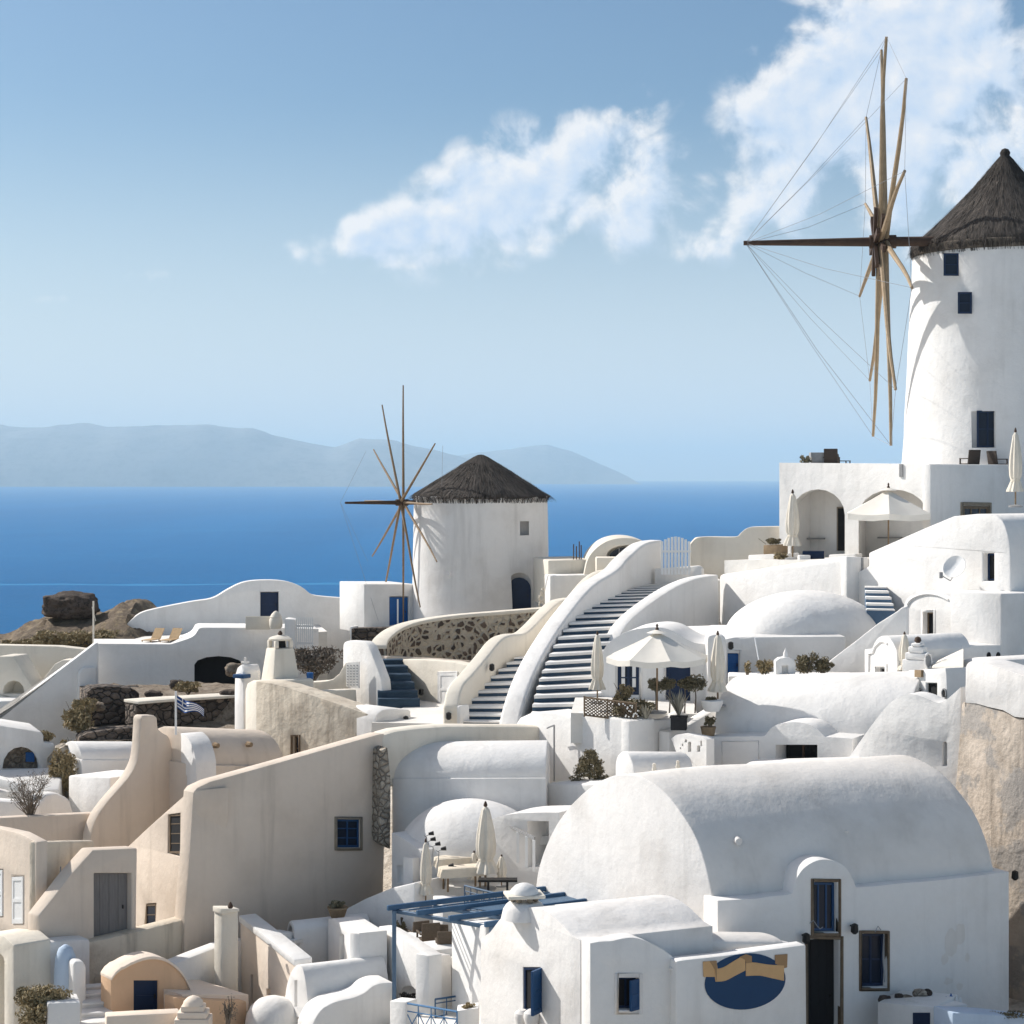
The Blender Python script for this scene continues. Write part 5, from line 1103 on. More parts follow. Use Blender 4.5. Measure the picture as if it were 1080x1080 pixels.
g = W('facade', (951, 74.6), (1023, 71.6), [(952.5, 760), (952.5, 645)] + sm([(953, 640), (957, 631), (965, 626), (978, 623), (990, 624.5), (1001, 629), (1010, 638), (1017, 650), (1021, 668)], 3) + [(1022, 760)], 1.6, 'white', [(rect(973.5, 646, 984.5, 675), .4)], parent=t, bev=.05)
pl = o_pl[g]; window(g, pl, 973.5, 646, 984.5, 675, .28, cols=1, rows=1, fm='frame', bar=.05, pane='dark'); surround(g, pl, 973.5, 646, 984.5, 675, .1, 'white', th=.02)
bm = bmesh.new(); a1 = sm([(955, 645), (959, 634.5), (967, 629), (978, 626.5), (990, 628), (1000, 632.5)], 3); tube(bm, [pl.pt(x, y, -.01) for x, y in a1], .05, 6); fin(bm, 'arch_moulding', 'white', g)
# small vault house with the carved chimney
t = thing('vaulted_house', 'small white vaulted house with a moulded arched gable and tiny window', 'house', P(930, 720, 68))
g = W('gable', (911, 69.4), (948, 67.3), [(912, 760), (912, 685), (920, 684)] + sm([(922, 679), (926, 673), (932, 670.5), (937, 672), (942, 678), (946, 687)], 3) + [(947, 760)], 3, 'white', [(rect(923.5, 704, 934, 722), .35)], vec=SD * 3.3, parent=t, bev=.05)
pl = o_pl[g]; bm = bmesh.new(); a1 = [(916.5, 718), (917, 690), (921, 688)] + sm([(923.5, 682), (928, 677.5), (932, 676.5), (936, 679)], 3); tube(bm, [pl.pt(x, y, -.01) for x, y in a1], .045, 6); fin(bm, 'arch_moulding', 'white', g)
surround(g, pl, 923.5, 703, 934, 722, .1, 'white', th=.04, bottom=False); window(g, pl, 923.5, 704, 934, 722, .25, cols=1, rows=1, fm='grey', bar=.05, pane='dark')
t = thing('carved_chimney', 'white carved chimney of stacked scrolls with a round hole and dark knob', 'chimney', P(970, 708, 66.5)); c = P(968, 708, 66.5)
for i, (w, h0, h1) in enumerate(((.98, -.1, .42), (.78, .42, .66), (.55, .66, .88), (.34, .88, 1.0))):
    bm = bmesh.new(); cbox(bm, c + Vector((0, 0, (h0 + h1) / 2)), (w, .5, h1 - h0), R(-32)); fin(bm, 'tier', 'white', t, bev=.05)
bm = bmesh.new(); lathe(bm, [(.07, 1.0), (.13, 1.08), (.1, 1.18), (.02, 1.22)], c, 10); fin(bm, 'knob', 'darkwood', t)
bm = bmesh.new(); q = P(979, 697, 65.9); nrm = Vector((.5, -.85, 0)).normalized(); sx = Vector((.85, .5, 0)); tube(bm, [q + (sx * math.cos(2 * math.pi * i / 16) * .16 + Vector((0, 0, math.sin(2 * math.pi * i / 16) * .26))) for i in range(17)], .035, 6); fin(bm, 'ring', 'white', t)
bm = bmesh.new(); loop = [q + nrm * -.02 + (sx * math.cos(2 * math.pi * i / 16) * .15 + Vector((0, 0, math.sin(2 * math.pi * i / 16) * .25))) for i in range(16)]; prism_bm(loop, nrm * .03, bm=bm); fin(bm, 'grille', 'grey', t)
o = W('entrance_house', (945, 66.4), (1000, 63.6), [(946, 712), (957, 710), (958, 707), (975, 706), (997, 704.5), (998, 712), (1000, 760), (946, 760)], 1.6, 'white', [(rect(976.5, 720.5, 988, 750), .2)], label='small white entrance house with a dark doorway below the carved chimney', cat='house', bev=.04)
pl = o_pl[o]; panel(o, pl, 976.7, 720.7, 987.8, 750, .16, 'dark', handle=False)
for x, y in ((971, 731), (996.5, 731.5)):
    bm = bmesh.new(); q = pl.pt(x, y, -.03); loop = [q + pl.u * (math.cos(2 * math.pi * i / 14) * .11) + Vector((0, 0, math.sin(2 * math.pi * i / 14) * .15)) for i in range(14)]; prism_bm(loop, pl.n * .05, bm=bm); fin(bm, 'round_window', 'dark', o)
    bm = bmesh.new(); tube(bm, [q + pl.u * (math.cos(2 * math.pi * i / 14) * .12) + Vector((0, 0, math.sin(2 * math.pi * i / 14) * .16)) for i in range(15)], .03, 5); fin(bm, 'window_rim', 'grey', o)
bm = bmesh.new(); prism_bm([pl.pt(x, y, -.1) for x, y in rect(967, 706.5, 974, 714)], pl.n * .1, bm=bm); fin(bm, 'meter_box', 'terracotta', o)
W('low_wall', (1013, 68.6), (1060, 70.4), [(1014.5, 681), (1058, 680), (1060, 760), (1014.5, 760)], 1.4, 'white', label='white wall with round vents right of the awning', cat='wall', bev=.05)
w_ = bpy.context.scene.objects[-1] if False else [x for x in COL.objects if x.get('label', '').startswith('white wall with round vents')][0]; pl = o_pl[w_]
for x in (1042.5, 1052.5):
    bm = bmesh.new(); q = pl.pt(x, 692, -.03); loop = [q + pl.u * (math.cos(2 * math.pi * i / 14) * .12) + Vector((0, 0, math.sin(2 * math.pi * i / 14) * .15)) for i in range(14)]; prism_bm(loop, pl.n * .06, bm=bm); fin(bm, 'round_vent', 'dark', w_)
t = thing('awning', 'sloping white canvas awning beside the carved chimney', 'awning', P(1000, 705, 66))
bm = bmesh.new(); a, b, c, d = P(983, 703, 65), P(1016, 703, 64), P(1016, 684, 68), P(990, 696, 68); up = Vector((0, 0, .05))
q = [bm.verts.new(x) for x in (a, b, c, d)]; w = [bm.verts.new(x - up) for x in (a, b, c, d)]; bm.faces.new(q); bm.faces.new(list(reversed(w)))
for k in range(4): bm.faces.new((q[k], w[k], w[(k + 1) % 4], q[(k + 1) % 4]))
fin(bm, 'canvas', 'canvaswhite', t)
bm = bmesh.new(); px_tube(bm, (1003, 700, 66), (999, 716, 66), .03); px_tube(bm, (1003, 700, 66), (1008, 716, 66), .03); fin(bm, 'support', 'wood', t)
block('recess_shade', (994, 700.5, 67.6), (1016, 700, 67.2), .3, 1.2, 'dark', label='dark painted block standing for the shaded opening under the white awning', cat='opening', bev=0)  # solid block, its dark colour stands for the shade of an opening
# sweeping white wall and the old ruin at the right edge
W('sweeping_wall', (892, 63.3), (1014, 60.75), sm([(880, 826), (893, 803), (905, 785), (920, 764), (936, 744), (946, 736.5), (958, 732), (972, 734.5), (988, 741), (997, 738.5), (1004, 733), (1013, 725)], 4) + [(1014, 900), (884, 900)], .9, 'white', [(archpx(994, 782, 999, 808, 5), .25)], label='white sweeping wall with an S curved top behind the large grey vault', cat='wall', bev=.14)
t = thing('ruined_wall', 'high crumbling ruin wall, whitewashed on top and flaking brown below, at the right edge', 'wall', P(1050, 1010, 60))
W('whitewashed_top', (1017, 60.1), (1100, 56.9), sm([(1018, 745), (1018.6, 715), (1019, 703), (1023, 698), (1030, 697.5), (1044, 701), (1062, 707), (1085, 715), (1100, 721)], 3) + [(1100, 764), (1085, 757.5), (1070, 756), (1058, 749), (1042, 745.5), (1030, 742), (1018, 741)], 1.1, 'whiteold', parent=t, bev=.1)
W('bare_masonry', (1010, 60.4), (1100, 57.0), [(1014, 742), (1018, 739), (1030, 742), (1042, 746), (1058, 750), (1070, 757), (1085, 758.5), (1100, 765), (1100, 1120), (1006, 1120), (1006, 850), (1010, 800)], 1.0, 'ruin', parent=t, bev=.05)
W('rear_parapet', (1038, 66), (1110, 68), [(1040, 699), (1055, 696), (1110, 693), (1110, 760), (1040, 760)], 1.2, 'white', label='pale parapet behind the whitewashed top of the ruin', cat='wall', bev=.08)
lamp('dark wall lantern on the ruin wall right of the large house', 1071, 920, 57.6)

# ------------------------------------------------------------------ the large vaulted house in front
t = thing('large_vaulted_house', 'large white house with a wide grey barrel vault, tall dark door and dark framed windows', 'house', P(800, 1090, 55))
VV = Vector((8.7, 3.75, 0))
arch_g = sm([(563, 960), (566, 926), (573, 899), (586, 871), (602, 849), (622, 830.5), (641, 820), (659, 816.5), (678, 820), (701, 836), (719, 858.5), (734, 884), (745, 915), (752, 948)], 4)
GA, GB = (562, 59.1), (757, 52.1)
pl = Plane(GA, GB); loop = [pl.pt(563, 1120)] + [pl.pt(*q) for q in arch_g] + [pl.pt(754, 1120)]
# vault body with many rings so that the plaster can sag a little
bm = bmesh.new(); N = 26; rows = []
for i in range(N + 1):
    f = i / N; row = []
    for k, p in enumerate(loop):
        q = p + VV * f
        if 0 < k < len(loop) - 1: q.z += .07 * math.sin(f * 3.1) * math.sin(math.pi * k / len(loop)) - .06 * mnoise.noise(Vector((f * 4, k * .12, 2))) * math.sin(math.pi * k / len(loop)) * min(1, 8 * f)
        row.append(bm.verts.new(q))
    rows.append(row)
for a, b in zip(rows, rows[1:]):
    for k in range(len(loop) - 1): bm.faces.new((a[k], a[k + 1], b[k + 1], b[k]))
bm.faces.new(rows[0]); bm.faces.new(list(reversed(rows[-1])))
for a, b in zip(rows, rows[1:]): bm.faces.new((a[0], b[0], b[-1], a[-1]))
vb = fin(bm, 'vault', ['vault', 'whiteold'], t, bev=.05)
u_ = (pl.b - pl.a).normalized()
for p in vb.data.polygons:
    if p.normal.dot(Vector((-u_.y, u_.x, 0))) < -.9: p.material_index = 1
FA, FB = (760, 51.7), (1065, 55.85)
top_f = [(757, 950), (800, 947.5), (812, 945.5), (830, 944), (836, 942), (838.5, 933)] + sm([(841, 925), (847, 916.5), (857, 909.5), (868, 906.5), (880, 908), (890, 913), (897, 922), (903, 936)], 3) + [(925, 934.5), (945, 932), (985, 929), (1020, 925), (1064, 919.5)]
g = W('front_wall', FA, FB, top_f + [(1064, 1120), (757, 1120)], .75, 'white', [([(857, 930.5), (883, 928.5), (884.5, 983), (858.5, 985)], .4), ([(851.5, 991), (885.5, 988.5), (886.5, 1112), (851.5, 1112)], .5), ([(908, 985), (936.5, 982.5), (935, 1041), (907, 1043)], .35)], parent=t, bev=.06)
pl = o_pl[g]
W('dormer', (838, 53.35), (904, 54.15), [(838.5, 960), (838.5, 934)] + sm([(841, 926), (847, 917.5), (857, 910.5), (868, 907.5), (880, 909), (889, 914), (896, 923), (902, 936)], 3) + [(903, 960)], 2.6, 'white', vec=pl.n * 2.6, parent=t, bev=.03)
def fwin(q, dep, **kw):
    x0, y0, x1, y1 = q; return window(g, pl, x0, y0, x1, y1, dep, **kw)
tw = fwin((858, 931.5, 883, 983), .2, cols=3, rows=1, fm='blue', bar=.055, pane='glass')
surround(g, pl, 858, 930, 884, 984, .09, 'frame', th=.03)
surround(g, pl, 852, 990, 886, 1112, .10, 'frame', th=.03, bottom=False, name='door_frame')
panel(g, pl, 852.5, 990.5, 885.5, 1112, .34, 'dark', boards=4)
sw_ = fwin((908.5, 985, 935.5, 1041.5), .22, cols=2, rows=2, fm='navy', bar=.07, pane='glass', curtain=False)
surround(g, pl, 908.5, 984.5, 935.5, 1042, .085, 'frame', th=.03)
for i, (x, y) in enumerate(((778, 887), (891, 879))):       # two old drain spouts on the vault
    bm = bmesh.new(); q = P(x, y, 53.2 + i * 1.55); tube(bm, [q + Vector((-.1, .5, .05)), q + Vector((.02, -.12, 0))], [.13, .1], 10); fin(bm, 'spout', 'whiteold', t)
bm = bmesh.new(); 
for (cx, cy, rx, ry, s) in ((1003, 995, .24, .42, 1), (1013, 985, .2, .3, 2), (996, 1012, .12, .16, 3), (1020, 1010, .08, .12, 4), (1000, 1035, .15, .1, 5), (1012, 1040, .12, .1, 6)):
    r = random.Random(s); q = pl.pt(cx, cy, -.004 - s * .0006)
    lp = [q + pl.u * (rx * (1 + .4 * mnoise.noise(Vector((math.cos(a) * 1.5, math.sin(a) * 1.5, s * 3)))) * math.cos(a)) + Vector((0, 0, ry * (1 + .5 * mnoise.noise(Vector((math.cos(a) * 1.5 + 5, math.sin(a) * 1.5, s * 3)))) * math.sin(a))) for a in [2 * math.pi * i / 22 for i in range(22)]]
    bm.faces.new([bm.verts.new(x) for x in lp])
fin(bm, 'bare_plaster', 'vault', g, kind='stuff', smooth=0)
bm = bmesh.new(); px_tube(bm, (757.5, 950, 51.75), (757.5, 972, 51.75), .05); fin(bm, 'rain_pipe', 'grey', t)
for lab, x, y in (('caged wall lantern left of the tall dark door', 846, 986), ('caged wall lantern right of the tall dark door', 897, 976)):
    p = pl.pt(x, y); lamp(lab, x, y, p.y, out=tuple(-pl.n))
for (pts) in (((852, 973), (856, 970), (860, 976), (863, 979), (866, 977)), ((921, 982), (924, 976), (927, 980)), ((930, 985), (929, 1010), (931, 1035))):
    bm = bmesh.new(); tube(bm, [pl.pt(x, y, -.09) for x, y in pts], .014, 4); fin(bm, 'cable', 'rope', g)

# annex with the shuttered windows
t = thing('white_annex', 'white annex with low barrel roofs and blue shuttered windows in front of the large vault', 'house', P(660, 1110, 49))
AV = Vector((.92, .395, 0))
A0, A1 = (505, 52.2), (622, 47.4)
gab = [(507, 1120), (507, 1000), (507.5, 990), (517, 983), (526, 971)] + sm([(532, 964), (545, 959), (557, 957), (570, 958.5), (582, 965), (594, 976), (603, 986)], 3) + [(609, 990), (612, 991.5), (612, 1120)]
g = W('gable', A0, A1, gab, 3.9, 'whiteold', [(rect(551.5, 1020, 570, 1067), .14)], vec=AV * 3.8, parent=t, bev=.08)
pq = Plane(A0, A1); fin(prism_bm([pq.pt(*q) + AV * .6 for q in ((509, 1120), (509, 1002), (603, 992), (608, 993), (611, 996), (611, 1120))], AV * 5.6 + Vector((0, 0, -.60))), 'body', 'whiteold', t, bev=.04)
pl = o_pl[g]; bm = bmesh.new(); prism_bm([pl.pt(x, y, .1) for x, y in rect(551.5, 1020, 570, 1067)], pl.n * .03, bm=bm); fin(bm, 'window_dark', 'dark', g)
window(g, pl, 551.8, 1020, 569.8, 1067, .07, cols=2, rows=1, fm='navy', bar=.06, pane='dark')
# a shutter standing open, hinged on the right jamb
def shutter(par, pl, x, y0, y1, w, ang, mat='blue', side=1):
    a, c = pl.pt(x, y1, -.02), pl.pt(x, y0, -.02); H = c.z - a.z; d = Matrix.Rotation(R(ang), 3, 'Z') @ (pl.u * side); bm = bmesh.new(); th = Vector((-d.y, d.x, 0)) * .04
    box(bm, a, d * w, th, (0, 0, H))
    for (s0, s1, h0, h1) in ((0, .14, 0, 1), (.86, 1, 0, 1), (.14, .86, 0, .1), (.14, .86, .45, .53), (.14, .86, .9, 1)):
        box(bm, a + d * w * s0 + Vector((0, 0, H * h0)) - th * .35, d * w * (s1 - s0), th * .35, (0, 0, H * (h1 - h0)))
        box(bm, a + d * w * s0 + Vector((0, 0, H * h0)) + th, d * w * (s1 - s0), th * .35, (0, 0, H * (h1 - h0)))
    return fin(bm, 'shutter', mat, par)
shutter(g, pl, 570.5, 1020.5, 1067, .46, -62)
for x in (556, 566):
    bm = bmesh.new(); lathe(bm, [(.0, -.0), (.16, .1), (.22, .3), (.2, .42), (.1, .5)], pl.pt(x, 1084, -.15), 12); fin(bm, 'corbel', 'whiteold', t)
g2 = W('side_wall', (622, 47.28), (718, 48.31), sm([(622.5, 995), (634, 993), (645, 992.5), (656, 990), (668, 989), (680, 992), (695, 999), (708, 1008), (714, 1013)], 3) + [(720, 1014), (720, 1120), (622.5, 1120)], .5, 'white', [(rect(651.5, 1031, 674, 1065), .3)], parent=t, bev=.05)
pl = o_pl[g2]; window(g2, pl, 652, 1031.5, 673.5, 1065, .2, cols=2, rows=1, fm='navy', bar=.05, pane='dark'); surround(g2, pl, 652, 1031, 673.5, 1065, .11, 'whiteold', th=.03)
shutter(g2, pl, 672.5, 1032, 1064, .3, 200, 'blue')
bm = bmesh.new(); q = pl.pt(706, 1021, -.02); tube(bm, [q, q - pl.n * .12], .03, 8); fin(bm, 'pipe_stub', 'white', t)
# low second barrel running along the side
pq = Plane(A0, A1); base = [(612, 1006), (611.5, 997), (609, 992), (603, 987), (595, 983.5), (586, 982), (577, 984), (571, 990), (570, 1006)]
fin(prism_bm([pq.pt(*q) + AV * .5 for q in sm(base, 3)], AV * 5.5 + Vector((0, 0, -.60))), 'side_barrel', 'vault', t, bev=.03)
# sign wall
g3 = W('sign_wall', (713, 47.9), (851, 49.42), [(713, 1014), (722, 1012.5), (760, 1008.5), (800, 1003), (850, 996.5), (851, 1120), (713, 1120)], .45, 'white', parent=t, bev=.035)
pl = o_pl[g3]; sg = thing('shop_sign', 'blue oval shop sign crossed by a blank tan ribbon on the white annex', 'sign', pl.pt(786, 1065, -.03))
def flat(name, pts, off, mat, th=.02, par=sg): return fin(prism_bm([pl.pt(x, y, off) for x, y in pts], pl.n * th), name, mat, par, smooth=0)
flat('oval_board', [(785.5 + 42.5 * math.cos(a), 1035 + 29.5 * math.sin(a) - 3 * math.cos(a)) for a in [2 * math.pi * i / 48 for i in range(48)]], -.025, 'signblue')
flat('ribbon_end', [(741, 1014), (755, 1013), (757, 1027), (753.5, 1030), (741.5, 1030)], -.032, 'ribbon'); flat('ribbon_end', [(817, 1007), (830, 1006), (829.5, 1020), (826, 1021), (817, 1016)], -.032, 'ribbonback')
flat('ribbon_band', sm([(752.5, 1022), (762, 1020), (772, 1014), (785, 1006.5)], 3) + sm([(785.5, 1023), (774, 1029), (764, 1034), (754, 1035)], 3), -.042, 'ribbon')
flat('ribbon_band', sm([(786, 1014.5), (797, 1015), (810, 1017), (826, 1018)], 3) + sm([(826, 1034), (812, 1031), (800, 1028.5), (786, 1029)], 3), -.046, 'ribbon')
flat('ribbon_fold', [(779, 1009), (786, 1006), (792, 1008), (792, 1015), (786, 1015.5), (785.4, 1012)], -.050, 'ribbonback')
flat('ribbon_fold', [(748, 1013.5), (755, 1013), (755, 1035), (753, 1022)], -.050, 'ribbonback')
# chimney on the annex gable
t = thing('chimney', 'low white chimney with a tan slab cap on small stones on the annex gable', 'chimney', P(555, 958, 50.6)); c = P(553, 958, 50.4)
bm = bmesh.new(); lathe(bm, [(.62, -.25), (.56, .0), (.48, .12), (.4, .18)], c, 16, lambda a, i: 1 + .08 * mnoise.noise(Vector((math.cos(a), math.sin(a), i)))); fin(bm, 'base', 'whiteold', t)
for k in range(6):
    a = k * 1.05; rockm = bmesh.new(); bmesh.ops.create_icosphere(rockm, subdivisions=2, radius=.085)
    for v in rockm.verts: v.co += c + Vector((.30 * math.cos(a), .26 * math.sin(a), .25))
    fin(rockm, 'stone', 'stoneframe', t)
bm = bmesh.new(); cbox(bm, c + Vector((0, 0, .36)), (1.0, .8, .09), R(10)); fin(bm, 'slab', 'cream', t, bev=.02)
bm = bmesh.new(); lathe(bm, [(.38, .41), (.36, .5), (.26, .6), (.12, .66), (.02, .68)], c, 14); fin(bm, 'cap', 'white', t)
# ledge with shells and stones, blue wall in the corner
t = thing('display_ledge', 'white masonry ledge with a small blue panel below the dark framed window', 'ledge', P(965, 1085, 52.5))
block('counter', (925, 1057, 52.9), (986, 1062, 51.9), 1.6, 2, 'white', parent=t, bev=.05); block('counter_end', (987, 1062.5, 51.9), (1021, 1059, 52.6), 1.2, 2, 'white', parent=t, bev=.05)
plq = Plane((925, 52.9), (986, 51.9)); bm = bmesh.new(); prism_bm([plq.pt(x, y, -.02) for x, y in rect(963, 1068, 981, 1100)], plq.n * .03, bm=bm); fin(bm, 'blue_panel', 'navy', t)
r = random.Random(12)
for i, (x, y, s, m_, lab) in enumerate(((934, 1053, .2, 'boulder', 'black round stone at the left end of the display ledge'), (948, 1049, .13, 'boulder', 'small dark stone behind the black round stone'), (956, 1053, .21, 'dirt', 'tan stone in the middle of the display ledge'), (971, 1047, .22, 'palerubble', 'big pale stone on top of the display ledge'), (978, 1045, .14, 'boulder', 'dark stone leaning on the big pale stone'), (990, 1056, .13, 'steel', 'blue grey stone near the end of the ledge'))):
    rockmesh('display_stone', P(x, y + 2, 53.3), (s, s * .8, s * .75), i * 2.1, m_, 3, .22, label=lab, cat='stone')
bm = bmesh.new(); clump(bm, P(960, 1058, 53.2), (1.0, .35, .12), 9, 420, .05, 15, .4); fin(bm, 'fishing_net', 'steel', label='heap of blue grey net draped over the display ledge', cat='net', smooth=0)
for i, (x, y) in enumerate(((1003, 1052), (1009, 1054), (998, 1055), (1013, 1056))):
    bm = bmesh.new(); lathe(bm, [(.045, 0), (.05, .16), (.02, .2), (.02, .24)], P(x, y + 5, 53), 8); fin(bm, 'small_bottle', 'cloth' if i % 2 else 'midblue', label=('tallest white bottle at the right end of the ledge', 'small white jar standing next to the blue bottle', 'blue bottle on the right part of the ledge', 'white jar at the very end of the ledge')[(0, 1, 2, 3)[i]] if i != 2 else 'leftmost little blue bottle behind the net', cat='bottle', group='bottles on the ledge')
W('blue_wall', (1005, 50.5), (1100, 52), [(1005, 1068), (1050, 1070), (1100, 1076), (1100, 1130), (1005, 1130)], .8, 'blueshade', label='low pale blue wall at the bottom right corner', cat='wall', bev=.05)
bm = bmesh.new(); clump(bm, P(1050, 1070, 51.6), (1.6, .3, .07), 12, 500, .05, 16, .3); fin(bm, 'creeper', 'leaf', label='dark creeper lying along the pale blue wall top', cat='plant', smooth=0)

# ------------------------------------------------------------------ restaurant terraces between the vaults
block('terrace', (440, 937, 61.5), (580, 934, 62.2), 5, 1.5, 'pave', bev=0, kind='structure')
t = thing('terrace_house', 'white house end with two small shaded windows left of the tables', 'house', P(430, 1000, 63.5))
g = W('sunlit_wall', (412, 64.4), (444, 62.8), [(413, 878), (420, 881), (432, 889), (444, 897), (444, 1040), (413, 1040)], 1.2, 'white', [(rect(418.5, 913, 424.5, 931), .15), (rect(429.5, 919.5, 433.5, 928.5), .12)], parent=t, bev=.05)
W('shaded_wall', (435, 62.5), (445, 63), [(435.5, 905), (444, 904), (444, 1040), (435.5, 1040)], .4, 'white', parent=t, bev=.03)
W('white_slope', (343, 63.4), (437, 60.6), [(344, 980), (352, 969), (366, 958), (385, 948), (413, 936.5), (437, 931), (437, 1050), (344, 1050)], 1.6, 'white', label='broad white sloping wall below the long beige house', cat='wall', bev=.06)
t = thing('planter', 'round clay bowl with a dusty plant on the white sloping wall', 'planter', P(356, 968, 61.6))
bm = bmesh.new(); lathe(bm, [(.15, 0), (.24, .12), (.31, .34), (.34, .38), (.33, .42), (.27, .40)], P(356, 970, 61.2), 18); fin(bm, 'bowl', 'terracotta', t)
bm = bmesh.new(); clump(bm, P(357, 953, 61.2), (.30, .25, .14), 6, 420, .06, 81, .5); fin(bm, 'foliage', 'leafgreen', t, smooth=0)
W('pergola_terrace_wall', (399, 58.6), (452, 55.6), [(399, 977), (408, 980), (419, 986.5), (435, 996.5), (452, 1008), (452, 1120), (399, 1120)], .45, 'white', [(archpx(421, 1040, 440, 1058, 6), .3)], label='white sloping terrace wall behind the blue pergola post', cat='wall', bev=.04)
W('terrace_corner', (452.3, 55.6), (478, 56.6), [(452.3, 1008), (476, 1007), (478, 1120), (452.3, 1120)], .5, 'white', label='shaded end of the pergola terrace wall', cat='wall', bev=.04)
W('white_block', (475.5, 56), (512, 54), [(476, 972), (512, 976), (512, 1120), (476, 1120)], 1.6, 'white', label='tall white block under the pergola beside the dining chairs', cat='block', bev=.05)
block('terrace', (402, 1010, 58.8), (480, 1010, 56.6), 6, 1.0, 'pave', bev=0, kind='structure', back=(3.2, 5, 0))
block('terrace', (405, 1085, 54.5), (520, 1085, 53.5), 5, 1.0, 'pave', bev=0, kind='structure')
# pergola
C0, C1, C2 = P(412, 960, 56), P(518, 978, 53.9), P(533, 945, 57.9); e1, e2 = C1 - C0, (C2 - C0) * 1.35; z = Vector((0, 0, 1))
t = thing('pergola', 'blue timber pergola with slats and a reed covered half over the dining terrace', 'pergola', C0 - z * 2.7)
def beam(name, a, d, w=.11, h=.15, mat='pergola', off=0):
    bm = bmesh.new(); s = Vector((-d.y, d.x, 0)).normalized() * w; box(bm, a - s / 2 + z * off, d, s, z * h); return fin(bm, name, mat, t, bev=.012, seg=1)
for f in (0, .30, .62, .97): beam('beam', C0 + e1 * f - e2 * .02, e2 * 1.04)
for f in (.04, .28, .52, .76, .98): beam('rafter', C0 + e2 * f - e1 * .01 , e1 * 1.02, .09, .11, 'steel', -.115)
for f in (.12, .2): beam('slat', C0 + e1 * f + e2 * .04, e2 * .92, .05, .04, 'pergola', .02)
bm = bmesh.new()
s0, s1 = C0 + e1 * .33 + e2 * .30 + z * .03, C0 + e1 * .95 + e2 * .30 + z * .03; n_ = 30
for i in range(n_): box(bm, s0 + (s1 - s0) * (i / n_), (s1 - s0) / n_ * .86, e2 * .66, z * .025)
fin(bm, 'reed_cover', 'steel', t, kind=None)
for p, l in ((C0 + e1 * .02 + e2 * .01, 2.65), (C0 + e1 * .97 + e2 * .02, 2.5), (C0 + e2 * .98, 1.4)):
    bm = bmesh.new(); cbox(bm, p - z * (l / 2 - .0), (.12, .12, l)); fin(bm, 'post', 'steel', t, bev=.01, seg=1)
# railings
def railing(label, A, B, h, mat, n=6, cross=True, top=.06):
    a, b = P(*A), P(*B); L = (b - a).length; u = (b - a).normalized(); t = thing('railing', label, 'railing', a - z * h)
    s = Vector((-u.y, u.x, 0)).normalized() * .04
    def bar(name, p, d, w=.05):
        bm = bmesh.new(); tube(bm, [p, p + d], w / 2, 6); return fin(bm, name, mat, t)
    bar('rail', a, b - a, top); bar('rail', a - z * h * .22, b - a, .035); bar('rail', a - z * h * .92, b - a, .045)
    for i in range(n + 1):
        p = a + u * L * i / n; bar('baluster', p - z * h, z * h, .05 if i in (0, n) else .035)
        if cross and i < n:
            q = a + u * L * (i + 1) / n; bar('brace', p - z * h * .92, (q - z * h * .22) - (p - z * h * .92), .03); bar('brace', p - z * h * .22, (q - z * h * .92) - (p - z * h * .22), .03)
    return t
block('gate_post', (411, 1055.5, 54.6), (428, 1057, 54.2), .5, 2, 'white', label='white square post left of the light blue railing', cat='post', bev=.03)
block('gate_post', (482, 1066, 53.2), (505, 1063, 53.2), .6, 2, 'white', label='white square post right of the light blue railing', cat='post', bev=.03)
railing('light blue painted railing between two white posts at the bottom edge', (428, 1058, 54.3), (482, 1067, 53.2), 1.0, 'railblue', 4)
railing('dark blue railing behind the right hand white post', (459, 1054, 55.2), (506, 1047, 56.4), .55, 'pergola', 4, cross=False)
block('terrace_pier', (467, 949, 59.5), (491, 948.5, 59.9), .7, 2, 'white', label='short white pier between the lower closed parasol and the railing', cat='pier', bev=.04)
railing('blue railing above the pergola beside the white pier', (490, 934, 59.8), (530, 944, 58.6), .75, 'steel', 6)
bm = bmesh.new(); clump(bm, P(431, 1051, 56.4), (.36, .25, .14), 4, 350, .05, 84, .5); fin(bm, 'dark_plant', 'black', label='dark withered plant in the small wall niche below the pergola', cat='plant', smooth=0)
bm = bmesh.new(); clump(bm, P(494, 1062, 53.4), (.26, .22, .12), 4, 350, .045, 85, .5); fin(bm, 'dry_plant', 'scrub', label='small dry tan plant on the right hand white post', cat='plant', smooth=0)

# furniture, one of each kind and then copies
def copy_thing(s, loc, rz=0, label=None, group=None, sc=None):
    t = s.copy(); COL.objects.link(t); t.location = loc; t.rotation_euler.z = rz
    if sc: t.scale = (sc, sc, sc) if isinstance(sc, (int, float)) else sc
    if label: t['label'] = label
    if group: t['group'] = group
    for c in list(s.children):
        k = c.copy(); COL.objects.link(k); k.parent = t
        for c2 in list(c.children): k2 = c2.copy(); COL.objects.link(k2); k2.parent = k
    return t
def make_chair(mat):
    t = thing('dining_chair', '', 'chair', (0, 0, 0))
    def bx(name, *bs, m=mat, bev=.008):
        bm = bmesh.new()
        for c, s in bs: cbox(bm, c, s)
        return fin(bm, name, m, t, bev=bev, seg=1)
    bx('seat', ((0, 0, .43), (.50, .50, .07)))
    bm = bmesh.new(); bmesh.ops.create_cube(bm, size=1); m = Matrix.Rotation(R(-10), 3, 'X')
    for v in bm.verts: v.co = m @ Vector((v.co.x * .50, v.co.y * .05, v.co.z * .52)) + Vector((0, .27, .70))
    fin(bm, 'backrest', mat, t, bev=.015)
    for sx in (-1, 1):
        for sy in (-1, 1): bx('leg', ((sx * .22, sy * .22, .2), (.05, .05, .4)))
        bx('armrest', ((sx * .26, -.02, .64), (.06, .50, .035)), ((sx * .26, -.24, .53), (.05, .05, .2)))
    return t
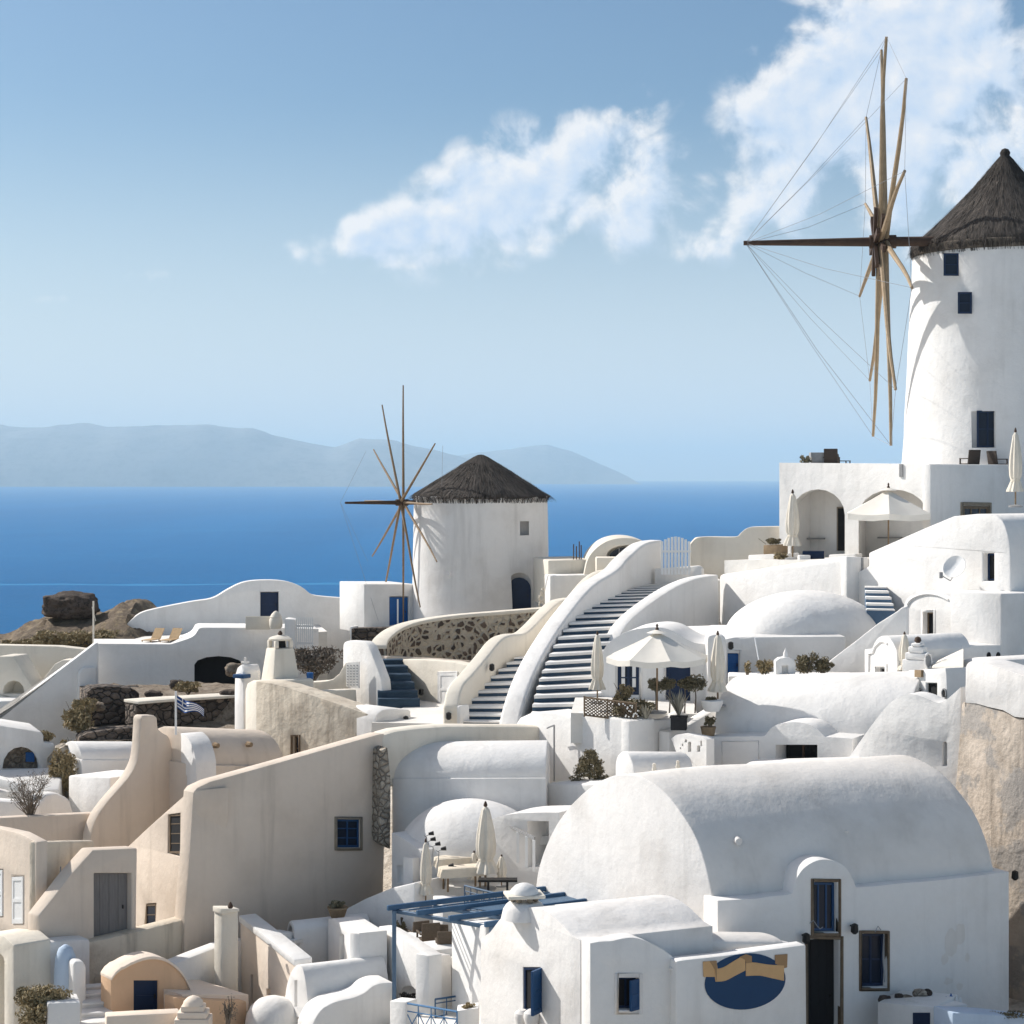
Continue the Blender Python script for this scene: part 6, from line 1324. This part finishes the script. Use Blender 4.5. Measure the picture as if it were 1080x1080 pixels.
def make_table(mat):
    t = thing('dining_table', '', 'table', (0, 0, 0)); bm = bmesh.new(); N = 40; pr = [(.02, .75), (.52, .75), (.56, .735), (.58, .60), (.60, .46)]
    rows = []
    for r0, h in pr:
        rows.append([bm.verts.new((max(-1, min(1, 1.25 * math.cos(a))) * r0 * (1 + (.05 * math.sin(9 * a) if h < .7 else 0)), max(-1, min(1, 1.25 * math.sin(a))) * r0 * (1 + (.05 * math.cos(8 * a) if h < .7 else 0)), h)) for a in [2 * math.pi * k / N for k in range(N)]])
    for q, s in zip(rows, rows[1:]):
        for k in range(N): bm.faces.new((q[k], q[(k + 1) % N], s[(k + 1) % N], s[k]))
    bm.faces.new(rows[0]); fin(bm, 'tablecloth', mat, t, smooth=50)
    for sx in (-1, 1):
        for sy in (-1, 1):
            bm = bmesh.new(); cbox(bm, (sx * .42, sy * .42, .36), (.05, .05, .72)); fin(bm, 'leg', 'wood', t)
    return t
ch_b = make_chair('wickerbrown'); ch_d = make_chair('wicker'); tb_w = make_table('cloth'); tb_c = make_table('creamcloth')
used = {}
def put(src, px, py, d, rz, label, group, sc=None, dz=0):
    loc = P(px, py, d) + Vector((0, 0, dz))
    if src.name not in used:
        used[src.name] = 1; src.location = loc; src.rotation_euler.z = R(rz); src['label'] = label; src['group'] = group
        if sc: src.scale = (sc,) * 3 if isinstance(sc, (int, float)) else sc
        return src
    s = copy_thing(src, loc, R(rz), label, group, sc or 1.0); return s
G1 = 'brown chairs under the pergola'
put(ch_b, 434, 997, 61.2, 160, 'brown wicker chair standing farthest back under the pergola by the dark plant', G1)
put(ch_b, 452, 1008, 59.0, 195, 'broad brown wicker chair turned away at the pergola terrace edge', G1, 1.15)
put(ch_b, 466, 1008, 59.6, 170, 'brown wicker chair in the middle of the pergola group', G1, 1.12)
put(ch_b, 470, 1016, 57.9, 185, 'brown wicker chair nearest the tall white block', G1, 1.1)
put(ch_b, 447, 992, 62.4, 180, 'brown chair behind the broad brown chair under the pergola', G1)
put(ch_b, 460, 990, 62.8, 175, 'brown chair at the very back right under the pergola', G1)
put(ch_b, 440, 1004, 60.2, 205, 'brown wicker chair with its side to the white clothed table under the pergola', G1, 1.1)
put(ch_b, 475, 1003, 60.8, 165, 'brown wicker chair half hidden by the tall white block', G1, 1.12)
put(tb_w, 440, 1012, 59.4, 25, 'white clothed table left among the brown pergola chairs', 'white clothed tables under the pergola')
put(tb_w, 464, 1022, 57.6, 25, 'white clothed table nearest the terrace corner under the pergola', 'white clothed tables under the pergola')
bm = bmesh.new(); clump(bm, P(421, 983, 60.6), (.28, .28, .55), 6, 800, .06, 87, .5); fin(bm, 'dark_shrub', 'leaf', label='dark shrub behind the top of the pergola post', cat='shrub', smooth=0)
G2 = 'cream clothed tables on the upper terrace'
for i, (x, y, d) in enumerate(((474, 905, 65.0), (478, 912, 63.9), (482, 921, 62.7), (487, 932, 61.4))):
    put(tb_c, x, y + 6, d, 20, ('cream clothed table farthest up the row beside the spotlights', 'second cream clothed table from the top of the row', 'third cream clothed table from the top of the row', 'cream clothed table nearest the white pier')[i], G2, (1.3, .55, 1))
G3 = 'dark chairs on the upper terrace'
for i, (x, y, d) in enumerate(((492, 906, 64.2), (497, 913, 63.6), (499, 922, 62.9))):
    put(ch_d, x, y + 6, d, 250, ('dark chair highest up beside the cream tables', 'middle dark chair beside the cream tables', 'lowest dark chair beside the cream tables')[i], G3, 1.15)
tb = put(tb_w, 566, 902, 63.4, 10, 'white clothed table in the shade of the cave house front', 'white clothed table alone')
put(ch_d, 565, 897, 64, 180, 'dark chair behind the white table by the cave house', G3, 1.15)
for i, x in enumerate((546, 555, 564)):
    pass
t = thing('handrail', 'grey wooden handrail on pale posts before the shaded cave house front', 'railing', P(550, 905, 61.8))
bm = bmesh.new(); a, b = P(536, 872.5, 62.6), P(563, 886, 60.8); box(bm, a, b - a, (.05, .1, 0), (0, 0, .08)); fin(bm, 'rail', 'grey', t)
for f in (.38, .72, 1.0):
    bm = bmesh.new(); p = a.lerp(b, f); cbox(bm, p - z * .5, (.09, .09, 1.0)); fin(bm, 'post', 'whitemetal', t)
t = thing('bench', 'long dark bench top behind the blue railing above the pergola', 'bench', P(525, 934, 60.5)); bm = bmesh.new(); cbox(bm, P(525, 928, 60.6), (1.25, .4, .07)); fin(bm, 'seat', 'black', t)
for x in (515, 535): bm = bmesh.new(); cbox(bm, P(x, 934, 60.6), (.07, .3, .4)); fin(bm, 'leg', 'black', t)
for i, (x, y, d) in enumerate(((454, 879, 63), (456, 885, 62.6), (461, 890, 62.2), (467, 895, 61.9), (475, 913, 61.4))):
    t = thing('spotlight', ('topmost black spotlight on a thin stalk by the closed parasol', 'second black spotlight down by the closed parasol', 'black spotlight in the middle of the row above the tables', 'fourth black spotlight of the row above the tables', 'lowest black spotlight of the row above the tables')[i], 'lamp', P(x, y + 20, d), 'spotlights along the terrace wall')
    bm = bmesh.new(); tube(bm, [P(x - 6, y + 24, d), P(x - 4, y + 4, d), P(x - 7, y + 2, d)], .018, 5); tube(bm, [P(x - 5, y + 3, d), P(x + 1, y, d)], .012, 5); fin(bm, 'stalk', 'grey', t)
    bm = bmesh.new(); tube(bm, [P(x - 2, y + .6, d), P(x + 3.5, y - .4, d)], [.045, .075], 8); fin(bm, 'head', 'black', t)

# parasols
def make_closed():
    t = thing('closed_parasol', '', 'parasol', (0, 0, 0)); bm = bmesh.new(); n = 48
    prof = [(.03, 2.50), (.09, 2.40), (.14, 2.1), (.19, 1.7), (.21, 1.35), (.19, 1.05), (.14, .90), (.20, .74), (.26, .58), (.27, .52), (.05, .56)]
    def fr(a, i): return 1 + (.16 * math.cos(8 * a + .12 * i) + .07 * math.sin(5 * a + i * .5)) * min(1, .3 + i * .12)
    lathe(bm, prof, (0, 0, 0), n, fr); fin(bm, 'canopy', 'canvas', t, smooth=70, origin=Vector((0, 0, 0)))
    bm = bmesh.new(); lathe(bm, [(.155, .86), (.165, .90), (.155, .94)], (0, 0, 0), 24); fin(bm, 'tie', 'creamcloth', t)
    bm = bmesh.new(); tube(bm, [(0, 0, 0), (0, 0, 2.55)], .028, 8); fin(bm, 'pole', 'wood', t)
    bm = bmesh.new(); lathe(bm, [(.03, 2.5), (.05, 2.53), (.03, 2.62), (.01, 2.66)], (0, 0, 0), 8); fin(bm, 'finial', 'darkwood', t)
    bm = bmesh.new(); lathe(bm, [(.24, 0), (.25, .05), (.08, .09)], (0, 0, 0), 16); fin(bm, 'base', 'grey', t)
    return t
cp = make_closed(); GP_ = 'closed cream parasols'
for x, yt, yb, d, w, lab in ((449, 884, 957, 60.8, 1.0, 'slim closed cream parasol behind the blue pergola beam'), (512, 845, 938, 61.4, 1.35, 'big closed cream parasol among the cream tables'),
        (500, 897, 934, 62.6, 1.9, 'short closed cream parasol half hidden behind the big one'), (529, 901, 935, 61.6, 2.0, 'short closed cream parasol right of the big one'),
        (630, 665, 742, 68.4, 1.05, 'closed cream parasol at the foot of the long stairs'), (757, 665, 745, 67.6, 1.15, 'closed cream parasol beside the pillar of the parasol house'),
        (836, 516, 590, 84.2, 1.15, 'closed cream parasol in front of the left arch'), (1071, 451, 535, 79, .95, 'closed cream parasol near the top right, beside the large mill'),
        (954, 666, 716, 67.4, 1.5, 'small closed cream parasol left of the carved chimney')):
    H = (yb - yt) / 2000 * d; s = H / 2.66
    q = P(x, yb, d)
    if cp.get('label') is None: o = cp; o.location = q
    else: o = copy_thing(cp, q)
    o['label'] = lab; o['group'] = GP_; o.scale = (s * w, s * w, s); o.rotation_euler.z = x * .7
def open_parasol(label, px, py_top, py_edge, py_foot, d, rad, n=8, rz=0, val=.2):
    c = P(px, py_foot, d); zt = (HOR - py_top) / 2000 * d - c.z; ze = (HOR - py_edge) / 2000 * d - c.z
    t = thing('open_parasol', label, 'parasol', c); bm = bmesh.new(); rows = []; seg = 8; K = n * seg
    for f in (.04, .16, .3, .45, .6, .75, .9, 1.0):
        row = []
        for k in range(K):
            a = 2 * math.pi * k / K + R(rz); m = (k % seg) / seg; edge = math.cos(math.pi / n) / math.cos((m - .5) * 2 * math.pi / n)
            sag = math.sin(math.pi * m) * .07 * f
            row.append(bm.verts.new(c + Vector((math.cos(a) * rad * f * edge, math.sin(a) * rad * f * edge, zt + (ze - zt) * (f ** .93) - sag))))
        rows.append(row)
    for v_ in (val * .5, val):
        rows.append([bm.verts.new(v.co + Vector((0, 0, -v_)) + (v.co - c).normalized() * .01 * math.sin(k * 1.7)) for k, v in enumerate(rows[7])])
    for q, s in zip(rows, rows[1:]):
        for k in range(K): bm.faces.new((q[k], q[(k + 1) % K], s[(k + 1) % K], s[k]))
    bm.faces.new(rows[0]); fin(bm, 'canopy', 'canvaswhite', t, smooth=25)
    bm = bmesh.new(); rows = []
    for f, h in ((.03, .13), (.13, .07), (.2, .0)):
        rows.append([bm.verts.new(c + Vector((math.cos(2 * math.pi * k / K) * rad * f, math.sin(2 * math.pi * k / K) * rad * f, zt + h - .07 + (0 if f < .2 else .02)))) for k in range(K)])
    for q, s in zip(rows, rows[1:]):
        for k in range(K): bm.faces.new((q[k], q[(k + 1) % K], s[(k + 1) % K], s[k]))
    bm.faces.new(rows[0]); fin(bm, 'vent_cap', 'canvaswhite', t, smooth=60)
    for k in range(n):
        a = 2 * math.pi * k / n + R(rz); bm = bmesh.new(); tube(bm, [c + Vector((0, 0, zt - .1)), c + Vector((math.cos(a) * rad * .98, math.sin(a) * rad * .98, ze - .03))], .016, 5); fin(bm, 'rib', 'wood', t)
    bm = bmesh.new(); tube(bm, [c, c + Vector((0, 0, zt + .1))], .035, 8); fin(bm, 'pole', 'wood', t)
    bm = bmesh.new(); lathe(bm, [(.05, .04), (.07, .09), (.03, .16), (.045, .22), (.01, .28)], c + Vector((0, 0, zt)), 8); fin(bm, 'finial', 'darkwood', t)
    bm = bmesh.new(); lathe(bm, [(.35, 0), (.36, .06), (.1, .1)], c, 16); fin(bm, 'base', 'grey', t)
    return t
open_parasol('open white parasol shading the terrace before the blue window and door', 693, 666, 692, 752, 67.6, 1.86, 8, 10, .2)
open_parasol('open white parasol in front of the right arch below the large mill', 937, 516, 541, 592, 81.6, 2.0, 6, 20, .25)

# plants on the parasol terrace
GT = 'plants on the parasol terrace'
t = thing('lattice_fence', 'brown diamond lattice fence at the edge of the parasol terrace', 'fence', P(640, 757, 66.8))
pl = Plane((616, 67.6), (672, 66.6)); bm = bmesh.new()
for k in range(-8, 24):
    for sgn in (1, -1):
        pts = []
        for s in range(0, 31):
            x = 616 + k * 4 + sgn * s * .8 if sgn > 0 else 616 + k * 4 + (30 - s) * .8; y = 735.5 + s * .62
            if 616.5 <= x <= 671: pts.append(pl.pt(x, y + (x - 616) * .12, 0 if sgn > 0 else .03))
        if len(pts) > 2: tube(bm, [pts[0], pts[-1]], .02, 4)
fin(bm, 'lattice', 'frame', t)
bm = bmesh.new()
for (a, b) in (((616, 735), (672, 742)), ((616, 754), (672, 761)), ((616.5, 734), (616.5, 756)), ((641, 737), (641, 758)), ((671, 741), (671, 762))): tube(bm, [pl.pt(*a, -.02), pl.pt(*b, -.02)], .03, 5)
fin(bm, 'frame', 'frame', t)
plant('flowering_shrub', 'dense dry shrub with pale flowers growing through the lattice fence', 'shrub', 664, 760, 67.3, .85, .9, 'leaf', 1600, .07, 90, group=GT, lumps=9)
plant('shrub', 'round dry brown shrub in front of the blue window', 'shrub', 656, 745, 67.9, .42, .9, 'scrub', 900, .06, 91, group=GT)
r = random.Random(2); bm = bmesh.new()
for i in range(22): bmesh.ops.create_icosphere(bm, subdivisions=1, radius=.03, matrix=Matrix.Translation(P(652 + r.random() * 22, 742 + r.random() * 14, 66.2)))
fin(bm, 'blossom', 'cloth', [x for x in COL.objects if x.get('label', '').startswith('dense dry shrub with pale')][0], kind='stuff')
def topiary(label, px, py, d, yc, rx, seed):
    c = P(px, py, d); h = (py - yc) / 2000 * d; t = thing('small_tree', label, 'tree', c, GT)
    bm = bmesh.new(); clump(bm, c + z * h, (rx, rx * .9, rx * .85), 7, 800, .06, seed, .55); fin(bm, 'crown', 'leafgreen', t, smooth=0)
    bm = bmesh.new(); tube(bm, [c, c + Vector((.03, 0, h * .5)), c + z * h], [.03, .026, .02], 6); fin(bm, 'trunk', 'bare', t)
topiary('small round crowned tree left of the parasol pole', 691, 752, 67.9, 722, .36, 92); topiary('small round crowned tree right of the parasol pole', 706, 752, 68.0, 721, .34, 93)
topiary('small round crowned tree left of the closed parasol', 722, 752, 68.2, 720, .36, 94); topiary('taller bushy crowned tree beside the pillar', 733, 752, 68.2, 720, .50, 95)
def agave(label, px, py, d, h, n, seed, spread=.5):
    c = P(px, py, d); t = thing('agave', label, 'plant', c, GT); r = random.Random(seed); bm = bmesh.new()
    for i in range(n):
        a = r.uniform(0, 6.28); s = spread * r.uniform(.2, 1); L = h * r.uniform(.75, 1.05); q = c + Vector((math.cos(a) * s * .5, math.sin(a) * s * .4, L * .6)); e = c + Vector((math.cos(a) * s, math.sin(a) * s * .8, L))
        w = Vector((-math.sin(a), math.cos(a), 0)) * .045
        v = [bm.verts.new(x) for x in (c - w * .7, c + w * .7, q + w, q - w)]; bm.faces.new(v); tip = bm.verts.new(e); bm.faces.new((v[3], v[2], tip))
    fin(bm, 'blade', 'agave', t, smooth=0, kind='stuff'); return t
t = thing('planter', 'square black planter at the terrace edge under the grey agave', 'planter', P(716, 768, 66.6)); bm = bmesh.new(); cbox(bm, P(716, 762.5, 66.6), (.56, .5, .46), R(-8)); fin(bm, 'pot', 'terradark', t, bev=.02); bm = bmesh.new(); cbox(bm, P(716, 756, 66.6), (.62, .56, .05), R(-8)); fin(bm, 'rim', 'terradark', t, bev=.01)
agave('grey spiky agave growing from the black planter', 716, 756, 66.6, 1.0, 24, 96, .62); agave('low spiky agave at the right end of the lattice fence', 681, 760, 66.8, .6, 26, 97, .5)
plant('shrub', 'dark low bush between the lattice fence and the small trees', 'shrub', 683, 752, 68.2, .45, .5, 'leafgreen', 600, .06, 98, group=GT)
t = thing('planter', 'white bowl planter at the foot of the closed parasol by the pillar', 'planter', P(751, 748, 66.9)); bm = bmesh.new(); lathe(bm, [(.26, 0), (.36, .2), (.40, .38), (.36, .40)], P(751, 750, 66.9), 20); fin(bm, 'bowl', 'white', t); bm = bmesh.new(); clump(bm, P(751, 737, 66.9), (.3, .3, .1), 3, 200, .05, 99, .5); fin(bm, 'foliage', 'leaf', t, smooth=0)
t = thing('planter', 'tall clay pot with a dry plant left of the big white barrel vault', 'planter', P(747, 778, 66.6)); bm = bmesh.new(); lathe(bm, [(.2, 0), (.25, .3), (.28, .42), (.25, .43)], P(747, 779, 66.6), 16); fin(bm, 'pot', 'terracotta', t); bm = bmesh.new(); clump(bm, P(748, 760, 66.6), (.26, .24, .24), 5, 400, .05, 100, .5); fin(bm, 'foliage', 'leaf', t, smooth=0)
# roof terrace of the long vault: little bushes and a house shaped lantern
for i, (x, y, rx, h, lab) in enumerate(((806, 712, .38, .6, 'small dry bush left of the little white model house'), (850, 712, .55, .95, 'dark bushy shrub right of the little white model house'), (868, 712, .5, .75, 'brown bushy shrub against the diagonal flank wall'), (788, 712, .2, .55, 'thin dry plant beside the small blue door'))):
    plant('shrub', lab, 'shrub', x, y, 69.6, rx, h, 'scrub' if i in (0, 3) else 'leaf', 900 if rx > .3 else 160, .06, 110 + i, group='shrubs above the barrel vault')
t = thing('model_house', 'little white model house with a pointed bell top on the roof ledge', 'lantern', P(827, 712, 69)); c = P(827, 713, 69)
bm = bmesh.new(); prism_bm([c + Vector(q) for q in ((-.34, -.2, -.2), (.38, -.2, -.2), (.38, -.2, .48), (.3, -.2, .62), (.05, -.2, .70), (-.2, -.2, .66), (-.34, -.2, .55))], Vector((0, .5, 0)), [([c + Vector(q) for q in ((-.1, -.2, .1), (.12, -.2, .1), (.12, -.2, .4), (-.1, -.2, .4))], .2)], bm=bm); fin(bm, 'body', 'white', t, bev=.03)
bm = bmesh.new(); lathe(bm, [(.1, .68), (.08, .84), (.03, .95), (.01, 1.02)], c + Vector((.05, 0, 0)), 10); fin(bm, 'bell_top', 'white', t)
block('roof_ledge', (768, 713, 69.9), (900, 713, 69.4), 1.4, 1.5, 'white', label='white roof ledge carrying the small shrubs above the barrel vault', cat='ledge', bev=.05)
bm = bmesh.new(); tube(bm, [P(780, 674, 71.3), P(796, 672, 71.2)], .02, 5); tube(bm, [P(796, 672, 71.2), P(803, 712, 70.6)], .03, 5); fin(bm, 'guy_wire', 'whitemetal', label='pale slanting pole beside the small blue door', cat='pole')
lamp('dark wall lantern above the small blue door', 769, 679, 71.5, out=(.2, -1, 0))
# chairs on the roof terrace
GR = 'dark chairs on the roof terrace'
put(ch_d, 877, 501, 90, 165, 'dark wicker chair at the left of the roof terrace', GR, 1.3); put(ch_d, 889, 501, 90.4, 100, 'dark chair seen sideways at the left of the roof terrace', GR, 1.05)
put(ch_d, 1023, 502, 87, 200, 'dark armchair at the foot of the large mill', GR, 1.25); put(ch_d, 1052, 502, 87, 120, 'dark armchair beside the closed parasol by the large mill', GR, 1.2)
bm = bmesh.new(); cbox(bm, P(862, 485, 90.2), (.7, .6, .7)); fin(bm, 'low_table', 'grey', label='grey low table left of the roof terrace chair', cat='table', bev=.02)
plant('potted_plant', 'small spiky plant at the left end of the roof terrace parapet', 'plant', 849, 490, 89.6, .32, .5, 'leafgreen', 220, .08, 120, stems=3)
